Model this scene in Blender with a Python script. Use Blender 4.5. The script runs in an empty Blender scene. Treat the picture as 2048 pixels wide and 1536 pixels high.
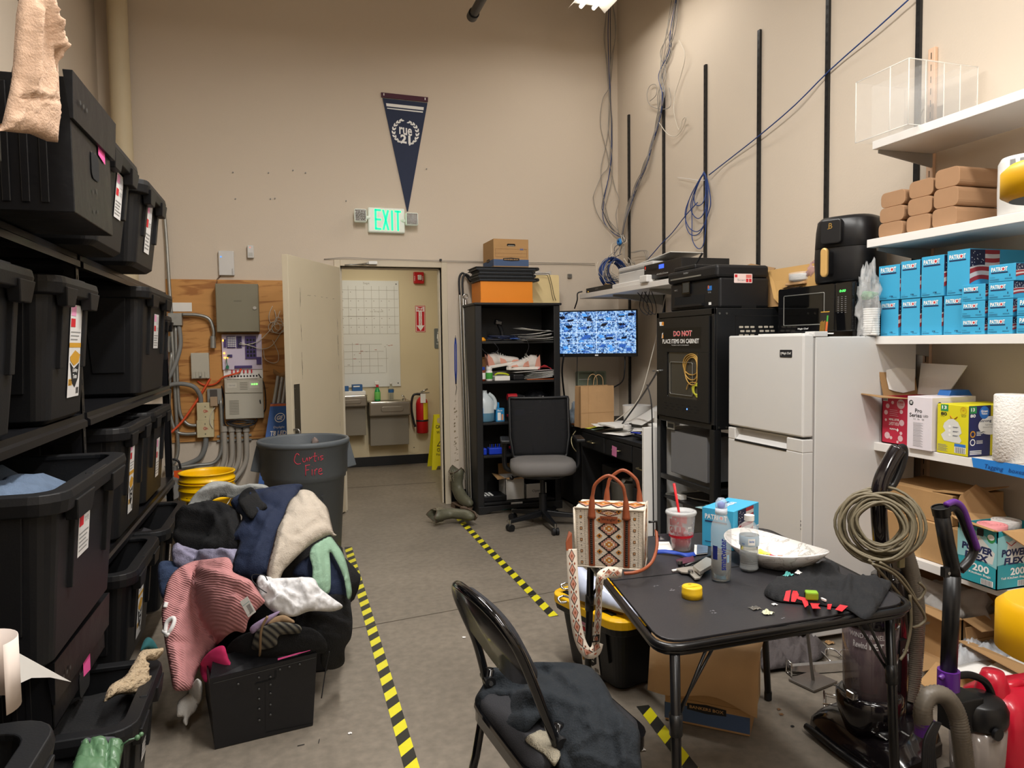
import bpy,math,random
from mathutils import Vector,Matrix,noise,geometry
V=lambda*a:Vector(a if len(a)>1 else a[0])
sc=bpy.context.scene
COL=sc.collection
PI=math.pi;sin=math.sin;cos=math.cos;X_=(1,0,0);Z_=(0,0,1);Y_=(0,-1,0)
FPX,CAMH=1450.0,1.4
def _basis():
 d=V(((575-1024)/FPX,-(693-768)/FPX,-1.0)).normalized()
 s,c=sin(0.013),cos(0.013)
 w=-(-s*d.x+c*d.y)/d.z
 u=V((-s,c,w)).normalized()
 x=d.cross(u)
 return Matrix((x,d,u))
RM=_basis()
cam_d=bpy.data.cameras.new('camera')
cam=bpy.data.objects.new('camera',cam_d)
COL.objects.link(cam)
cam.matrix_world=Matrix.Translation((0,0,CAMH))@RM.to_4x4()
cam_d.sensor_fit='HORIZONTAL'
cam_d.sensor_width=36.0
cam_d.lens=36.0*FPX/2048.0
cam_d.clip_start=0.02
sc.camera=cam
sc.view_settings.view_transform='Standard'
sc.view_settings.look='None'
sc.view_settings.gamma=1.0
sc.view_settings.use_curve_mapping=False
sc.view_settings.exposure=0.0
world=bpy.data.worlds.new('world');sc.world=world
world.use_nodes=True
world.node_tree.nodes['Background'].inputs[0].default_value=(0.9,0.93,1.0,1)
world.node_tree.nodes['Background'].inputs[1].default_value=0.0
sc.cycles.max_bounces=8
sc.cycles.diffuse_bounces=4
sc.cycles.transparent_max_bounces=12
sc.cycles.sample_clamp_indirect=6.0
sc.cycles.caustics_reflective=False
sc.cycles.caustics_refractive=False
def area(name,loc,sx,sy,watts,col=(1,.98,.95),rot=(0,0,0)):
 l=bpy.data.lights.new(name,'AREA');l.shape='RECTANGLE';l.size=sx;l.size_y=sy
 l.energy=watts;l.color=col
 o=bpy.data.objects.new(name,l);COL.objects.link(o);o.location=loc;o.rotation_euler=rot
 return o
FIXTURES=[(2.38,4.95,4.12,1.2,9),(0.70,2.4,4.0,2.4,125),(1.7,0.0,4.0,2.4,95),(-0.3,-1.6,4.0,2.4,60)]
for i,(x,y,z,L,wt)in enumerate(FIXTURES):
 area('strip_light',(x,y,z-0.09),0.22,L,wt)
area('hall_light',(0.9,7.3,2.52),0.6,1.2,17,(1,.93,.8))
O_=V((0,0,CAMH))
def ray(px,py):return RM@V(((px-1024)/FPX,-(py-768)/FPX,-1.0))
def onz(px,py,z=0.0):
 r=ray(px,py);return O_+r*((z-CAMH)/r.z)
def onx(px,py,x):
 r=ray(px,py);return O_+r*(x/r.x)
def ony(px,py,y):
 r=ray(px,py);return O_+r*(y/r.y)
def onp(px,py,p0,n):
 r=ray(px,py);return O_+r*((V(p0)-O_).dot(V(n))/r.dot(V(n)))
def lin(c):
 if isinstance(c,str):
  c=tuple(int(c[i:i+2],16)/255 for i in(0,2,4))
 return tuple((v/12.92 if v<=0.04045 else((v+0.055)/1.055)**2.4)for v in c[:3])+(1.0,)
MATS={}
def NN(nt,k):return nt.nodes.new(k)
def LK(nt,a,b):return nt.links.new(a,b)
def DV(n,k,v):n.inputs[k].default_value=v
def mat(name,col,rough=0.6,metal=0.0,var=0.06,vs=8.0,bump=0.0,bs=60.0,emit=None,es=0.0,alpha=1.0,trans=0.0,ior=1.45,coat=0.0,spec=0.5,sheen=0.0,stretch=None):
 if name in MATS:return MATS[name]
 m=bpy.data.materials.new(name);m.use_nodes=True
 nt=m.node_tree;b=nt.nodes['Principled BSDF']
 c=lin(col)
 tc=NN(nt,'ShaderNodeTexCoord')
 vec=tc.outputs['Object']
 if stretch:
  mp=NN(nt,'ShaderNodeMapping');DV(mp,'Scale',stretch)
  LK(nt,vec,mp.inputs[0]);vec=mp.outputs[0]
 nz=NN(nt,'ShaderNodeTexNoise');DV(nz,'Scale',vs);DV(nz,'Detail',4)
 LK(nt,vec,nz.inputs['Vector'])
 mx=NN(nt,'ShaderNodeMixRGB')
 DV(mx,1,tuple(max(0,v*(1-var))for v in c[:3])+(1,))
 DV(mx,2,tuple(min(1,v*(1+var))for v in c[:3])+(1,))
 LK(nt,nz.outputs['Fac'],mx.inputs[0]);LK(nt,mx.outputs[0],b.inputs['Base Color'])
 DV(b,'Roughness',rough);DV(b,'Metallic',metal)
 DV(b,'IOR',ior);DV(b,'Alpha',alpha)
 DV(b,'Transmission Weight',trans)
 DV(b,'Coat Weight',coat)
 DV(b,'Specular IOR Level',spec)
 DV(b,'Sheen Weight',sheen)
 if emit:
  DV(b,'Emission Color',lin(emit));DV(b,'Emission Strength',es)
 if bump:
  n2=NN(nt,'ShaderNodeTexNoise');DV(n2,'Scale',bs);DV(n2,'Detail',3)
  LK(nt,vec,n2.inputs['Vector'])
  bp=NN(nt,'ShaderNodeBump');DV(bp,'Strength',bump);DV(bp,'Distance',0.01)
  LK(nt,n2.outputs['Fac'],bp.inputs['Height']);LK(nt,bp.outputs[0],b.inputs['Normal'])
 MATS[name]=m
 return m
def wave_bump(m,scale,strength,direction='Z',dist=0.01,kind='BANDS',col2=None,colfac=1.0):
 """regular ribs or stripes in the object's own coordinates"""
 nt=m.node_tree;b=nt.nodes['Principled BSDF']
 tc=NN(nt,'ShaderNodeTexCoord');w=NN(nt,'ShaderNodeTexWave')
 w.wave_type=kind
 if kind=='BANDS':w.bands_direction=direction
 DV(w,'Scale',scale)
 DV(w,'Distortion',0.6)
 LK(nt,tc.outputs['Object'],w.inputs['Vector'])
 if strength:
  bp=NN(nt,'ShaderNodeBump');DV(bp,'Strength',strength);DV(bp,'Distance',dist)
  LK(nt,w.outputs['Fac'],bp.inputs['Height']);LK(nt,bp.outputs[0],b.inputs['Normal'])
 if col2:
  old=b.inputs['Base Color'].links[0].from_socket
  mx=NN(nt,'ShaderNodeMixRGB');DV(mx,2,lin(col2))
  ma=NN(nt,'ShaderNodeMath');ma.operation='MULTIPLY';DV(ma,1,colfac)
  LK(nt,w.outputs['Fac'],ma.inputs[0]);LK(nt,ma.outputs[0],mx.inputs[0]);LK(nt,old,mx.inputs[1])
  LK(nt,mx.outputs[0],b.inputs['Base Color'])
 return m
WAL=mat('wall_paint','cfc2b1',.75,var=.02,vs=1.2,bump=.06,bs=90)
HWl=mat('hall_paint','d9cba9',.7,var=.03,vs=1.5,bump=.05,bs=90)
M_trim=mat('trim_paint','c9bea8',.45,var=.03)
M_ceil=mat('ceiling_paint','b8ada0',.9)
M_conc=mat('concrete','7d7468',.5,var=.16,vs=2.4,bump=.12,bs=40)
BLK=mat('black_plastic','141518',.42,var=.1)
TOT=mat('tote_plastic','101114',.5,var=.12,vs=5,bump=.05,bs=200)
BMet=mat('black_metal','17181a',.35,metal=.0,var=.08,coat=.1)
BGl=mat('black_gloss','0c0c0e',.12,var=.05,coat=.4)
BWd=mat('black_wood','1b1b1c',.5,var=.15,vs=12,stretch=(1,1,12))
WHT=mat('white','e9e7e3',.5,var=.02)
WGl=mat('white_enamel','cfcecc',.28,var=.015,coat=.2)
M_shelf=mat('shelf_laminate','e6e3df',.45,var=.02)
PAP=mat('paper','e8e6e1',.8,var=.03)
STL=mat('steel','a9a9a6',.3,metal=1.,var=.08)
GLV=mat('galvanised','9d9d98',.45,metal=.7,var=.15,vs=30)
CHR=mat('chrome','d6d6d6',.12,metal=1.,var=.02)
CRD=mat('cardboard','b08a5c',.85,var=.07,vs=14,bump=.05,bs=80)
CRDi=mat('cardboard_inner','9c7a52',.9,var=.07)
KRF=mat('kraft_paper','b79268',.85,var=.07,vs=16,bump=.1,bs=30)
M_red=mat('red_paint','b8171c',.35,var=.04)
RPr=mat('red_print','c8202c',.6,var=.03)
BPr=mat('black_print','1a1a1c',.7)
WPr=mat('white_print','efefec',.6)
GPr=mat('grey_print','8b8b8a',.7)
NPr=mat('navy_print','1f2a52',.6)
M_yellow=mat('yellow_plastic','e3b40e',.4,var=.03)
M_pink=mat('pink_note','e4569a',.7)
BLP=mat('blue_print','2a6fc0',.6)
DRK=mat('dark_void','050505',.9)
M_glass=mat('clear_glass','ffffff',.03,trans=1.,ior=1.45,var=0)
class RND(random.Random):u=random.Random.uniform
rg=range;en=enumerate
Q4=[(0,1,2,3)];atan2=math.atan2;radians=math.radians
def U_(z):return Vector((0,0,z))
_TXT={}
def text_geo(s,bold=0.0,shear=0.0,res=2):
 k=(s,bold,shear)
 if k in _TXT:return _TXT[k]
 cu=bpy.data.curves.new('t','FONT');cu.body=s;cu.resolution_u=res;cu.offset=bold;cu.shear=shear
 o=bpy.data.objects.new('t',cu)
 me=bpy.data.meshes.new_from_object(o)
 vs=[(v.co.x,v.co.y)for v in me.vertices];fs=[tuple(p.vertices)for p in me.polygons]
 bpy.data.objects.remove(o);bpy.data.curves.remove(cu);bpy.data.meshes.remove(me)
 x0=min(v[0]for v in vs);x1=max(v[0]for v in vs);y0=min(v[1]for v in vs);y1=max(v[1]for v in vs)
 vs=[((x-x0)/(x1-x0),(y-y0)/(y1-y0))for x,y in vs]
 _TXT[k]=(vs,fs);return _TXT[k]
def quads(N,n):return[(k*n+i,k*n+(i+1)%n,(k+1)*n+(i+1)%n,(k+1)*n+i)for k in range(N)for i in range(n)]
class Fr:
 """a flat frame: origin, unit u axis, unit v axis; w is the outward normal"""
 def __init__(s,o,u,v):s.o=V(o);s.u=V(u).normalized();s.v=V(v).normalized();s.n=s.u.cross(s.v).normalized()
 def p(s,u,v,w=0.0):return s.o+s.u*u+s.v*v+s.n*w
def FrX(*o):return Fr(o,X_,Z_)
def FrY(*o):return Fr(o,Y_,Z_)
class MB:
 def __init__(s,M=None):s.v=[];s.f=[];s.mi=[];s.sm=[];s.mats=[];s.M=M or Matrix()
 def slot(s,m):
  if m not in s.mats:s.mats.append(m)
  return s.mats.index(m)
 def add(s,vs,fs,m,smooth=False):
  b=len(s.v);s.v+=[s.M@V(p)for p in vs];k=s.slot(m)
  for f in fs:
   s.f.append([b+i for i in f]);s.mi.append(k);s.sm.append(smooth)
  return s
 def box(s,a,b,m,top=None):
  x0,y0,z0=(min(a[i],b[i])for i in range(3));x1,y1,z1=(max(a[i],b[i])for i in range(3))
  vs=[(x0,y0,z0),(x1,y0,z0),(x1,y1,z0),(x0,y1,z0),(x0,y0,z1),(x1,y0,z1),(x1,y1,z1),(x0,y1,z1)]
  return s.add(vs,[(3,2,1,0),(4,5,6,7),(0,1,5,4),(1,2,6,5),(2,3,7,6),(3,0,4,7)],m)
 def hexa(s,p,m):
  return s.add(p,[(3,2,1,0),(4,5,6,7),(0,1,5,4),(1,2,6,5),(2,3,7,6),(3,0,4,7)],m)
 def ext(s,poly,z0,z1,m,fr=None,smooth=False):
  fr=fr or Fr((0,0,0),(1,0,0),(0,1,0));n=len(poly)
  vs=[fr.p(u,v,z0)for u,v in poly]+[fr.p(u,v,z1)for u,v in poly]
  s.add(vs,[tuple(range(n-1,-1,-1)),tuple(range(n,2*n))],m)
  b=len(s.v)-2*n;k=s.slot(m)
  for i in range(n):
   j=(i+1)%n;s.f.append([b+i,b+j,b+n+j,b+n+i]);s.mi.append(k);s.sm.append(smooth)
  return s
 def poly(s,fr,pts,m,w=0.001):return s.add([fr.p(u,v,w)for u,v in pts],[tuple(range(len(pts)))],m)
 def rect(s,fr,u0,v0,u1,v1,m,w=0.001):return s.poly(fr,[(u0,v0),(u1,v0),(u1,v1),(u0,v1)],m,w)
 def disc(s,fr,u,v,r,m,w=0.001,n=20,r2=None,a0=0,a1=2*PI):
  r2=r if r2 is None else r2
  return s.poly(fr,[(u+r*cos(a0+(a1-a0)*i/n),v+r2*sin(a0+(a1-a0)*i/n))for i in range(n)],m,w)
 def ringf(s,fr,u,v,r0,r1,m,w=0.001,n=24):
  vs=[]
  for i in range(n):
   a=2*PI*i/n
   vs+=[fr.p(u+r0*cos(a),v+r0*sin(a),w),fr.p(u+r1*cos(a),v+r1*sin(a),w)]
  return s.add(vs,[(2*i,2*i+1,(2*i+3)%(2*n),(2*i+2)%(2*n))for i in range(n)],m)
 def text(s,fr,t,u,v,wd,h,m,w=0.0015,bold=0.0,shear=0.0,rot=0.0):
  vs,fs=text_geo(t,bold,shear);c,sn=cos(rot),sin(rot)
  return s.add([fr.p(u+(x*wd)*c-(y*h)*sn,v+(x*wd)*sn+(y*h)*c,w)for x,y in vs],fs,m)
 def lat(s,prof,m,n=28,c=(0,0,0),sx=1.,sy=1.,smooth=True,close=False):
  c=V(c);vs=[]
  for r,z in prof:
   for i in range(n):
    a=2*PI*i/n;vs.append(c+V((r*cos(a)*sx,r*sin(a)*sy,z)))
  fs=[]
  for k in range(len(prof)-1):
   for i in range(n):
    j=(i+1)%n;fs.append((k*n+i,k*n+j,(k+1)*n+j,(k+1)*n+i))
  s.add(vs,fs,m,smooth)
  return s
 def cyl(s,p0,p1,r0,m,r1=None,n=16,smooth=True,caps=True):
  p0,p1=V(p0),V(p1);r1=r0 if r1 is None else r1
  d=(p1-p0).normalized();a=d.orthogonal().normalized();b=d.cross(a)
  ring=lambda p,r:[p+a*(r*cos(2*PI*i/n))+b*(r*sin(2*PI*i/n))for i in range(n)]
  s.add(ring(p0,r0)+ring(p1,r1),[(i,(i+1)%n,n+(i+1)%n,n+i)for i in range(n)],m,smooth)
  if caps:
   s.add(ring(p0,r0),[tuple(range(n-1,-1,-1))],m);s.add(ring(p1,r1),[tuple(range(n))],m)
  return s
 def tube(s,pts,r,m,n=8,closed=False,flat=None,rs=None):
  pts=[V(p)for p in pts];N=len(pts);vs=[];a=None
  for i,p in enumerate(pts):
   if closed:d=(pts[(i+1)%N]-pts[i-1])
   else:d=pts[min(i+1,N-1)]-pts[max(i-1,0)]
   if d.length<1e-9:d=V((0,0,1))
   d.normalize()
   if a is None:a=d.orthogonal().normalized()
   a=(a-d*a.dot(d));a=a.normalized()if a.length>1e-6 else d.orthogonal().normalized()
   b=d.cross(a);rr=rs[i]if rs else r
   for k in range(n):
    t=2*PI*k/n;vs.append(p+a*(rr*cos(t))+b*(rr*sin(t)))
  fs=[]
  for i in range(N if closed else N-1):
   j=(i+1)%N
   for k in range(n):fs.append((i*n+k,i*n+(k+1)%n,j*n+(k+1)%n,j*n+k))
  if not closed:fs+=[tuple(range(n-1,-1,-1)),tuple((N-1)*n+k for k in range(n))]
  return s.add(vs,fs,m,True)
 def ribbon(s,pts,wv,th,m):
  """flat band of width vector wv (per point or one) and thickness th"""
  pts=[V(p)for p in pts];N=len(pts);vs=[]
  for i,p in enumerate(pts):
   w=V(wv[i]if isinstance(wv,list)else wv);d=pts[min(i+1,N-1)]-pts[max(i-1,0)]
   nn=d.cross(w);nn=nn.normalized()*th/2 if nn.length>1e-9 else V((0,0,th/2))
   vs+=[p-w/2-nn,p+w/2-nn,p+w/2+nn,p-w/2+nn]
  fs=[]
  for i in range(N-1):
   for k in range(4):fs.append((4*i+k,4*i+(k+1)%4,4*i+4+(k+1)%4,4*i+4+k))
  fs+=[(3,2,1,0),(4*N-4,4*N-3,4*N-2,4*N-1)]
  return s.add(vs,fs,m,True)
 def sphere(s,c,r,m,n=14,sc_=(1,1,1)):
  k=n//2;prof=[(max(1e-5,r*sin(PI*i/k)),-r*cos(PI*i/k))for i in range(k+1)]
  c=V(c);vs=[]
  for rr,z in prof:
   for i in range(n):a=2*PI*i/n;vs.append(c+V((rr*cos(a)*sc_[0],rr*sin(a)*sc_[1],z*sc_[2])))
  return s.add(vs,[(q*n+i,q*n+(i+1)%n,(q+1)*n+(i+1)%n,(q+1)*n+i)for q in range(k)for i in range(n)],m,True)
 def grid(s,rows,m,smooth=True):
  n=len(rows[0]);vs=[p for r in rows for p in r]
  return s.add(vs,[(i*n+j,i*n+j+1,(i+1)*n+j+1,(i+1)*n+j)for i in range(len(rows)-1)for j in range(n-1)],m,smooth)
 def mk(s,name,parent=None,bv=0.0,solid=0.0,sub=0,loc=None,seg=2,label=None):
  me=bpy.data.meshes.new(name);me.from_pydata([tuple(p)for p in s.v],[],s.f)
  for m in s.mats:me.materials.append(m)
  me.polygons.foreach_set('material_index',s.mi);me.polygons.foreach_set('use_smooth',s.sm)
  me.update()
  o=bpy.data.objects.new(name,me);COL.objects.link(o)
  if parent:o.parent=parent
  if loc:o.location=loc
  if solid:
   md=o.modifiers.new('thick','SOLIDIFY');md.thickness=solid;md.offset=-1
  if sub:
   md=o.modifiers.new('sub','SUBSURF');md.levels=sub;md.render_levels=sub
  if bv:
   md=o.modifiers.new('bevel','BEVEL');md.width=bv;md.segments=seg;md.limit_method='ANGLE';md.angle_limit=math.radians(35)
  if label:o['label']=label
  s.__init__()
  return o
def tag(o,label=None,cat=None,group=None,kind=None):
 if label:o['label']=label
 if cat:o['category']=cat
 if group:o['group']=group
 if kind:o['kind']=kind
 return o
def TH(name,label,cat,group=None,loc=(0,0,0),rz=0.0,rot=None):
 o=bpy.data.objects.new(name,None);COL.objects.link(o);o.empty_display_size=0.05
 o.location=loc;o.rotation_euler=rot or(0,0,rz)
 return tag(o,label,cat,group)
def stru(name,m,**k):return tag(m.mk(name,**k),kind='structure')
def copy_thing(src,loc=None,rz=None,label=None,group=None,rot=None):
 r=src.copy();COL.objects.link(r)
 if loc is not None:r.location=loc
 if rz is not None:r.rotation_euler=(0,0,rz)
 if rot is not None:r.rotation_euler=rot
 if label:r['label']=label
 if group:r['group']=group
 for ch in[o for o in COL.objects if o.parent is src]:
  c=ch.copy();COL.objects.link(c);c.parent=r
  for g in[o for o in COL.objects if o.parent is ch]:
   d=g.copy();COL.objects.link(d);d.parent=c
 return r
def path(pts,n=8,closed=False):
 """Catmull-Rom through the points"""
 P=[V(p)for p in pts];out=[];N=len(P)
 for i in range(N if closed else N-1):
  p0=P[i-1]if(closed or i>0)else P[0];p1=P[i];p2=P[(i+1)%N]
  p3=P[(i+2)%N]if(closed or i+2<N)else P[-1]
  for k in range(n):
   t=k/n;out.append(0.5*((2*p1)+(p2-p0)*t+(2*p0-5*p1+4*p2-p3)*t*t+(3*p1-p0-3*p2+p3)*t**3))
 if not closed:out.append(P[-1])
 return out
def rrect(x0,y0,x1,y1,r,n=5):
 out=[]
 for cx,cy,a in((x1-r,y0+r,-PI/2),(x1-r,y1-r,0),(x0+r,y1-r,PI/2),(x0+r,y0+r,PI)):
  for k in range(n+1):t=a+PI/2*k/n;out.append((cx+r*cos(t),cy+r*sin(t)))
 return out
def inpoly(x,y,P):
 c=False;j=len(P)-1
 for i in range(len(P)):
  if(P[i][1]>y)!=(P[j][1]>y)and x<(P[j][0]-P[i][0])*(y-P[i][1])/(P[j][1]-P[i][1])+P[i][0]:c=not c
  j=i
 return c
def segdist(x,y,a,b):
 dx,dy=b[0]-a[0],b[1]-a[1];L=dx*dx+dy*dy
 t=0 if L==0 else max(0,min(1,((x-a[0])*dx+(y-a[1])*dy)/L))
 return math.hypot(x-a[0]-t*dx,y-a[1]-t*dy)
def drape(name,outline,surf,m,step=7.0,puff=0.03,edge=25.0,folds=(),wr=0.008,wf=0.02,wdir=(1,1),thick=0.012,parent=None,lift=0.0,seed=0,smoothed=True):
 """a cloth with real relief lying on surf(px,py)->(point, normal); folds: (x0,y0,x1,y1,width,height[m])"""
 puff*=.8;edge*=.6;step*=.8
 if smoothed:
  out=path([(p[0],p[1],0)for p in outline],5,True);P=[(p.x,p.y)for p in out]
 else:P=[tuple(map(float,p))for p in outline]
 E=[]
 for i in range(len(P)):
  a,b=P[i],P[(i+1)%len(P)];L=math.hypot(b[0]-a[0],b[1]-a[1]);k=max(1,int(L/step))
  for q in range(k):E.append((a[0]+(b[0]-a[0])*q/k,a[1]+(b[1]-a[1])*q/k))
 x0=min(p[0]for p in E);x1=max(p[0]for p in E);y0=min(p[1]for p in E);y1=max(p[1]for p in E)
 pts=[V(p)for p in E];ne=len(E)
 rr=random.Random(seed+1);yy=y0;row=0
 while yy<y1:
  xx=x0+(step/2 if row%2 else 0)
  while xx<x1:
   if inpoly(xx,yy,E):
    d=min(segdist(xx,yy,E[i],E[(i+1)%ne])for i in range(0,ne))
    if d>step*0.6:pts.append(V((xx+rr.uniform(-.2,.2)*step,yy+rr.uniform(-.2,.2)*step)))
   xx+=step
  yy+=step*0.87;row+=1
 vs,es,fs,*_=geometry.delaunay_2d_cdt(pts,[(i,(i+1)%ne)for i in range(ne)],[],1,1e-4)
 out=[]
 for p in vs:
  x,y=p.x,p.y
  d=min(segdist(x,y,E[i],E[(i+1)%ne])for i in range(ne))
  b,nrm=surf(x,y)
  h=puff*(1-math.exp(-d/edge))+lift
  q=min(1.0,d/(edge*0.6))
  for(a0,b0,a1,b1,w,hh)in folds:
   s=segdist(x,y,(a0,b0),(a1,b1))/w
   if s<3:h+=hh*math.exp(-s*s)*q
  u=x*wf*wdir[0];v=y*wf*wdir[1]
  nn=noise.noise(V((u,v,seed*3.7)))
  rd=1-min(1,abs(noise.noise(V((u*1.5+nn*.6,v*1.5,seed+9.1))))*4.5);rd2=1-min(1,abs(noise.noise(V((u*3.3+rd*.3,v*3.3-nn*.5,seed+4.2))))*4.0)
  h+=wr*(nn*1.0+0.95*rd*rd+0.45*rd2*rd2-.35)*q
  out.append(b+nrm*h)
 mb=MB();mb.add(out,[tuple(f)for f in fs],m,True)
 o=mb.mk(name,parent)
 me=o.data
 s_=sum((pl.normal.dot(O_-pl.center))for pl in me.polygons)
 if s_<0:me.flip_normals()
 md=o.modifiers.new('thick','SOLIDIFY');md.thickness=thick;md.offset=-1
 return o
def ell_surf(c,rad,rotz=0.0):
 """ray against an ellipsoid; a ray that misses takes its closest pass"""
 c=V(c);Rz=Matrix.Rotation(-rotz,3,'Z')
 def f(px,py):
  d=ray(px,py).normalized();o=Rz@(O_-c);e=Rz@d
  o=V((o[i]/rad[i]for i in range(3)));e2=V((e[i]/rad[i]for i in range(3)))
  A=e2.dot(e2);B=o.dot(e2);C=o.dot(o)-1;D=B*B-A*C
  t=(-B-math.sqrt(D))/A if D>0 else-B/A
  p=O_+d*t;return p,(-d*0.75+V((0,0,0.66))).normalized()
 return f
def plane_surf(p0,n,up=None):
 p0=V(p0);n=V(n).normalized()
 def f(px,py):return onp(px,py,p0,n),n
 return f
m=MB()
# SETTING
XL,XR,YB,YF,ZC=-1.30,2.963,6.2,-3.2,4.75
DX0,DX1,DZ=.435,1.285,2.06
YH=8.47
m.box((-1.5,YF-.1,-.1),(XR+.2,YH+.1,0),M_conc);fl=stru('floor',m)
nt=M_conc.node_tree;b_=nt.nodes['Principled BSDF']
def conc_nodes():
 tc=NN(nt,'ShaderNodeTexCoord');n1=NN(nt,'ShaderNodeTexNoise');DV(n1,'Scale',26);DV(n1,'Detail',8)
 n2=NN(nt,'ShaderNodeTexNoise');DV(n2,'Scale',1.3);DV(n2,'Detail',5)
 LK(nt,tc.outputs['Object'],n1.inputs['Vector']);LK(nt,tc.outputs['Object'],n2.inputs['Vector'])
 old=b_.inputs['Base Color'].links[0].from_socket
 r1=NN(nt,'ShaderNodeMapRange');DV(r1,'From Min',.3);DV(r1,'From Max',.7);DV(r1,'To Min',.82);DV(r1,'To Max',1.12)
 LK(nt,n1.outputs['Fac'],r1.inputs['Value'])
 r2=NN(nt,'ShaderNodeMapRange');DV(r2,'From Min',.35);DV(r2,'From Max',.65);DV(r2,'To Min',.84);DV(r2,'To Max',1.1)
 LK(nt,n2.outputs['Fac'],r2.inputs['Value'])
 mu=NN(nt,'ShaderNodeMath');mu.operation='MULTIPLY';LK(nt,r1.outputs[0],mu.inputs[0]);LK(nt,r2.outputs[0],mu.inputs[1])
 vm=NN(nt,'ShaderNodeVectorMath');vm.operation='SCALE';LK(nt,old,vm.inputs[0]);LK(nt,mu.outputs[0],vm.inputs['Scale'])
 LK(nt,vm.outputs[0],b_.inputs['Base Color'])
conc_nodes()
m.box((-1.5,YF-.1,ZC),(XR+.2,YB+.12,ZC+.1),M_ceil);stru('ceiling',m)
m.box((XL,YB,0),(DX0,YB+.12,ZC),WAL);m.box((DX1,YB,0),(XR,YB+.12,ZC),WAL);m.box((DX0,YB,DZ),(DX1,YB+.12,ZC),WAL)
stru('wall_back',m)
m.box((XL-.12,YF,0),(XL,YB+.12,ZC),WAL);stru('wall_left',m)
m.box((XR,YF,0),(XR+.12,YB+.12,ZC),WAL);stru('wall_right',m)
m.box((XL-.12,YF-.1,0),(XR+.12,YF,ZC),WAL);stru('wall_front',m)
m.box((-.7,YH,0),(2.4,YH+.1,2.7),HWl);stru('wall_hall_back',m)
m.box((-.8,YB+.12,0),(-.7,YH+.1,2.7),HWl);stru('wall_hall_left',m)
m.box((2.4,YB+.12,0),(2.5,YH+.1,2.7),HWl);stru('wall_hall_right',m)
m.box((-.8,YB+.12,2.6),(2.5,YH+.1,2.7),HWl);stru('ceiling_hall',m)
m.box((-.7,YH-.012,0),(2.4,YH-.001,.11),BLK);stru('baseboard_hall',m,bv=.003)
m.box((DX1+.055,YB-.012,0),(1.75,YB-.001,.12),BLK);stru('baseboard_back',m,bv=.003)
def pf(x0,x1,z0,z1):
 m.box((x0,YB-.018,z0),(x1,YB+.14,z1),M_trim)
pf(DX0-.05,DX0,0,DZ+.05);pf(DX1,DX1+.05,0,DZ+.05);pf(DX0,DX1,DZ,DZ+.05)
m.box((DX0,YB+.045,0),(DX0+.016,YB+.10,DZ),M_trim);m.box((DX1-.016,YB+.045,0),(DX1,YB+.10,DZ),M_trim);m.box((DX0,YB+.045,DZ-.016),(DX1,YB+.10,DZ),M_trim)
stru('trim_1',m,bv=.003)
D0=V(DX0-.005,YB-.03,0);D1=V(.018,5.345,0);du=(D1-D0).normalized();dn=V(du.y,-du.x,0)
if dn.dot(-D1)<0:dn=-dn
M_door=mat('door_paint','cfc4ac',.5,var=.05,vs=3)
LW=(D1-D0).length
fd=Fr(D0+U_(.015),du,Z_)

sgn=1 if fd.n.dot(dn)>0 else-1
q=[D0+U_(.015),D1+U_(.015),D1-dn*.045+U_(.015),D0-dn*.045+U_(.015)]
m.hexa(q+[p+U_(2.03)for p in q],M_door)
M_scuff=mat('scuff','4b463f',.8)
fdr=Fr(D0+dn*.0,du,Z_)if sgn>0 else Fr(D1,-du,Z_)
def dpt(u,z):
 return(u if sgn>0 else LW-u,z)
def dline(u0,z0,u1,z1,w=.004):
 d=V((u1-u0,z1-z0));n=V((-d.y,d.x)).normalized()*w/2
 m.poly(fdr,[dpt(u0-n.x,z0-n.y),dpt(u1-n.x,z1-n.y),dpt(u1+n.x,z1+n.y),dpt(u0+n.x,z0+n.y)],M_scuff,.0008)
rs=RND(3)
for k in rg(16):
 z=1.0+rs.random()*.8;dline(.74+rs.u(-.004,.004),z,.745,z+rs.u(.01,.08),rs.u(.001,.003))
 z=.7+rs.random()*1.0;dline(.075+rs.u(-.006,.006),z,.08,z+rs.u(.01,.09),rs.u(.001,.003))
for k in rg(26):
 u=.06+k*.022+rs.u(-.01,.01);z=.56+(.66-u)*-.12+.02;dline(u,z,u+rs.u(.01,.02),z+rs.u(-.012,.012),rs.u(.002,.006))
for k in rg(7):
 u=.1+rs.random()*.6;dline(u,1.78,u+.03,1.78+rs.u(-.004,.004),.002)
door=stru('door_1',m,bv=.002)
a,b2=dpt(LW-.125,0)[0],dpt(LW-.035,0)[0]
m.rect(fdr,min(a,b2),.62,max(a,b2),1.13,mat('guard_plate','55524b',.4,metal=.6),.003);
for z in(.65,.8,.95,1.1):m.disc(fdr,min(a,b2)+.012,z,.004,STL,.004,8)
m.mk('door_handle_guard',door,solid=0)
hx=dpt(LW-.012,0)[0]
pp=[fdr.p(hx,.66,0),fdr.p(hx,.67,.04),fdr.p(hx,.80,.045),fdr.p(hx,.81,0)]
m.tube(path(pp,4),.006,STL);m.mk('pull_handle',door)
m.tube([D0+dn*.02+V(.02,-.04,2.06),V(.62,YB-.035,2.075)],.006,STL);m.tube([V(.62,YB-.035,2.075),V(.70,YB-.03,2.09)],.008,STL)
m.box((.665,YB-.05,2.075),(.735,YB-.019,2.10),STL)
tag(m.mk('door_closer_arm'),'steel overhead stay arm fixed to the door frame head above the open door','door closer')
M_joint=mat('joint_line','5d554a',.9)
J0,J1=onz(735,1252),onz(1062,1192);dj=(J1-J0).normalized()
jl=[J0-dj*.9,J0,J1,J1+dj*1.6];m.ribbon([p+U_(.0012)for p in jl],V(-dj.y,dj.x,0)*.006,.001,M_joint)
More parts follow.
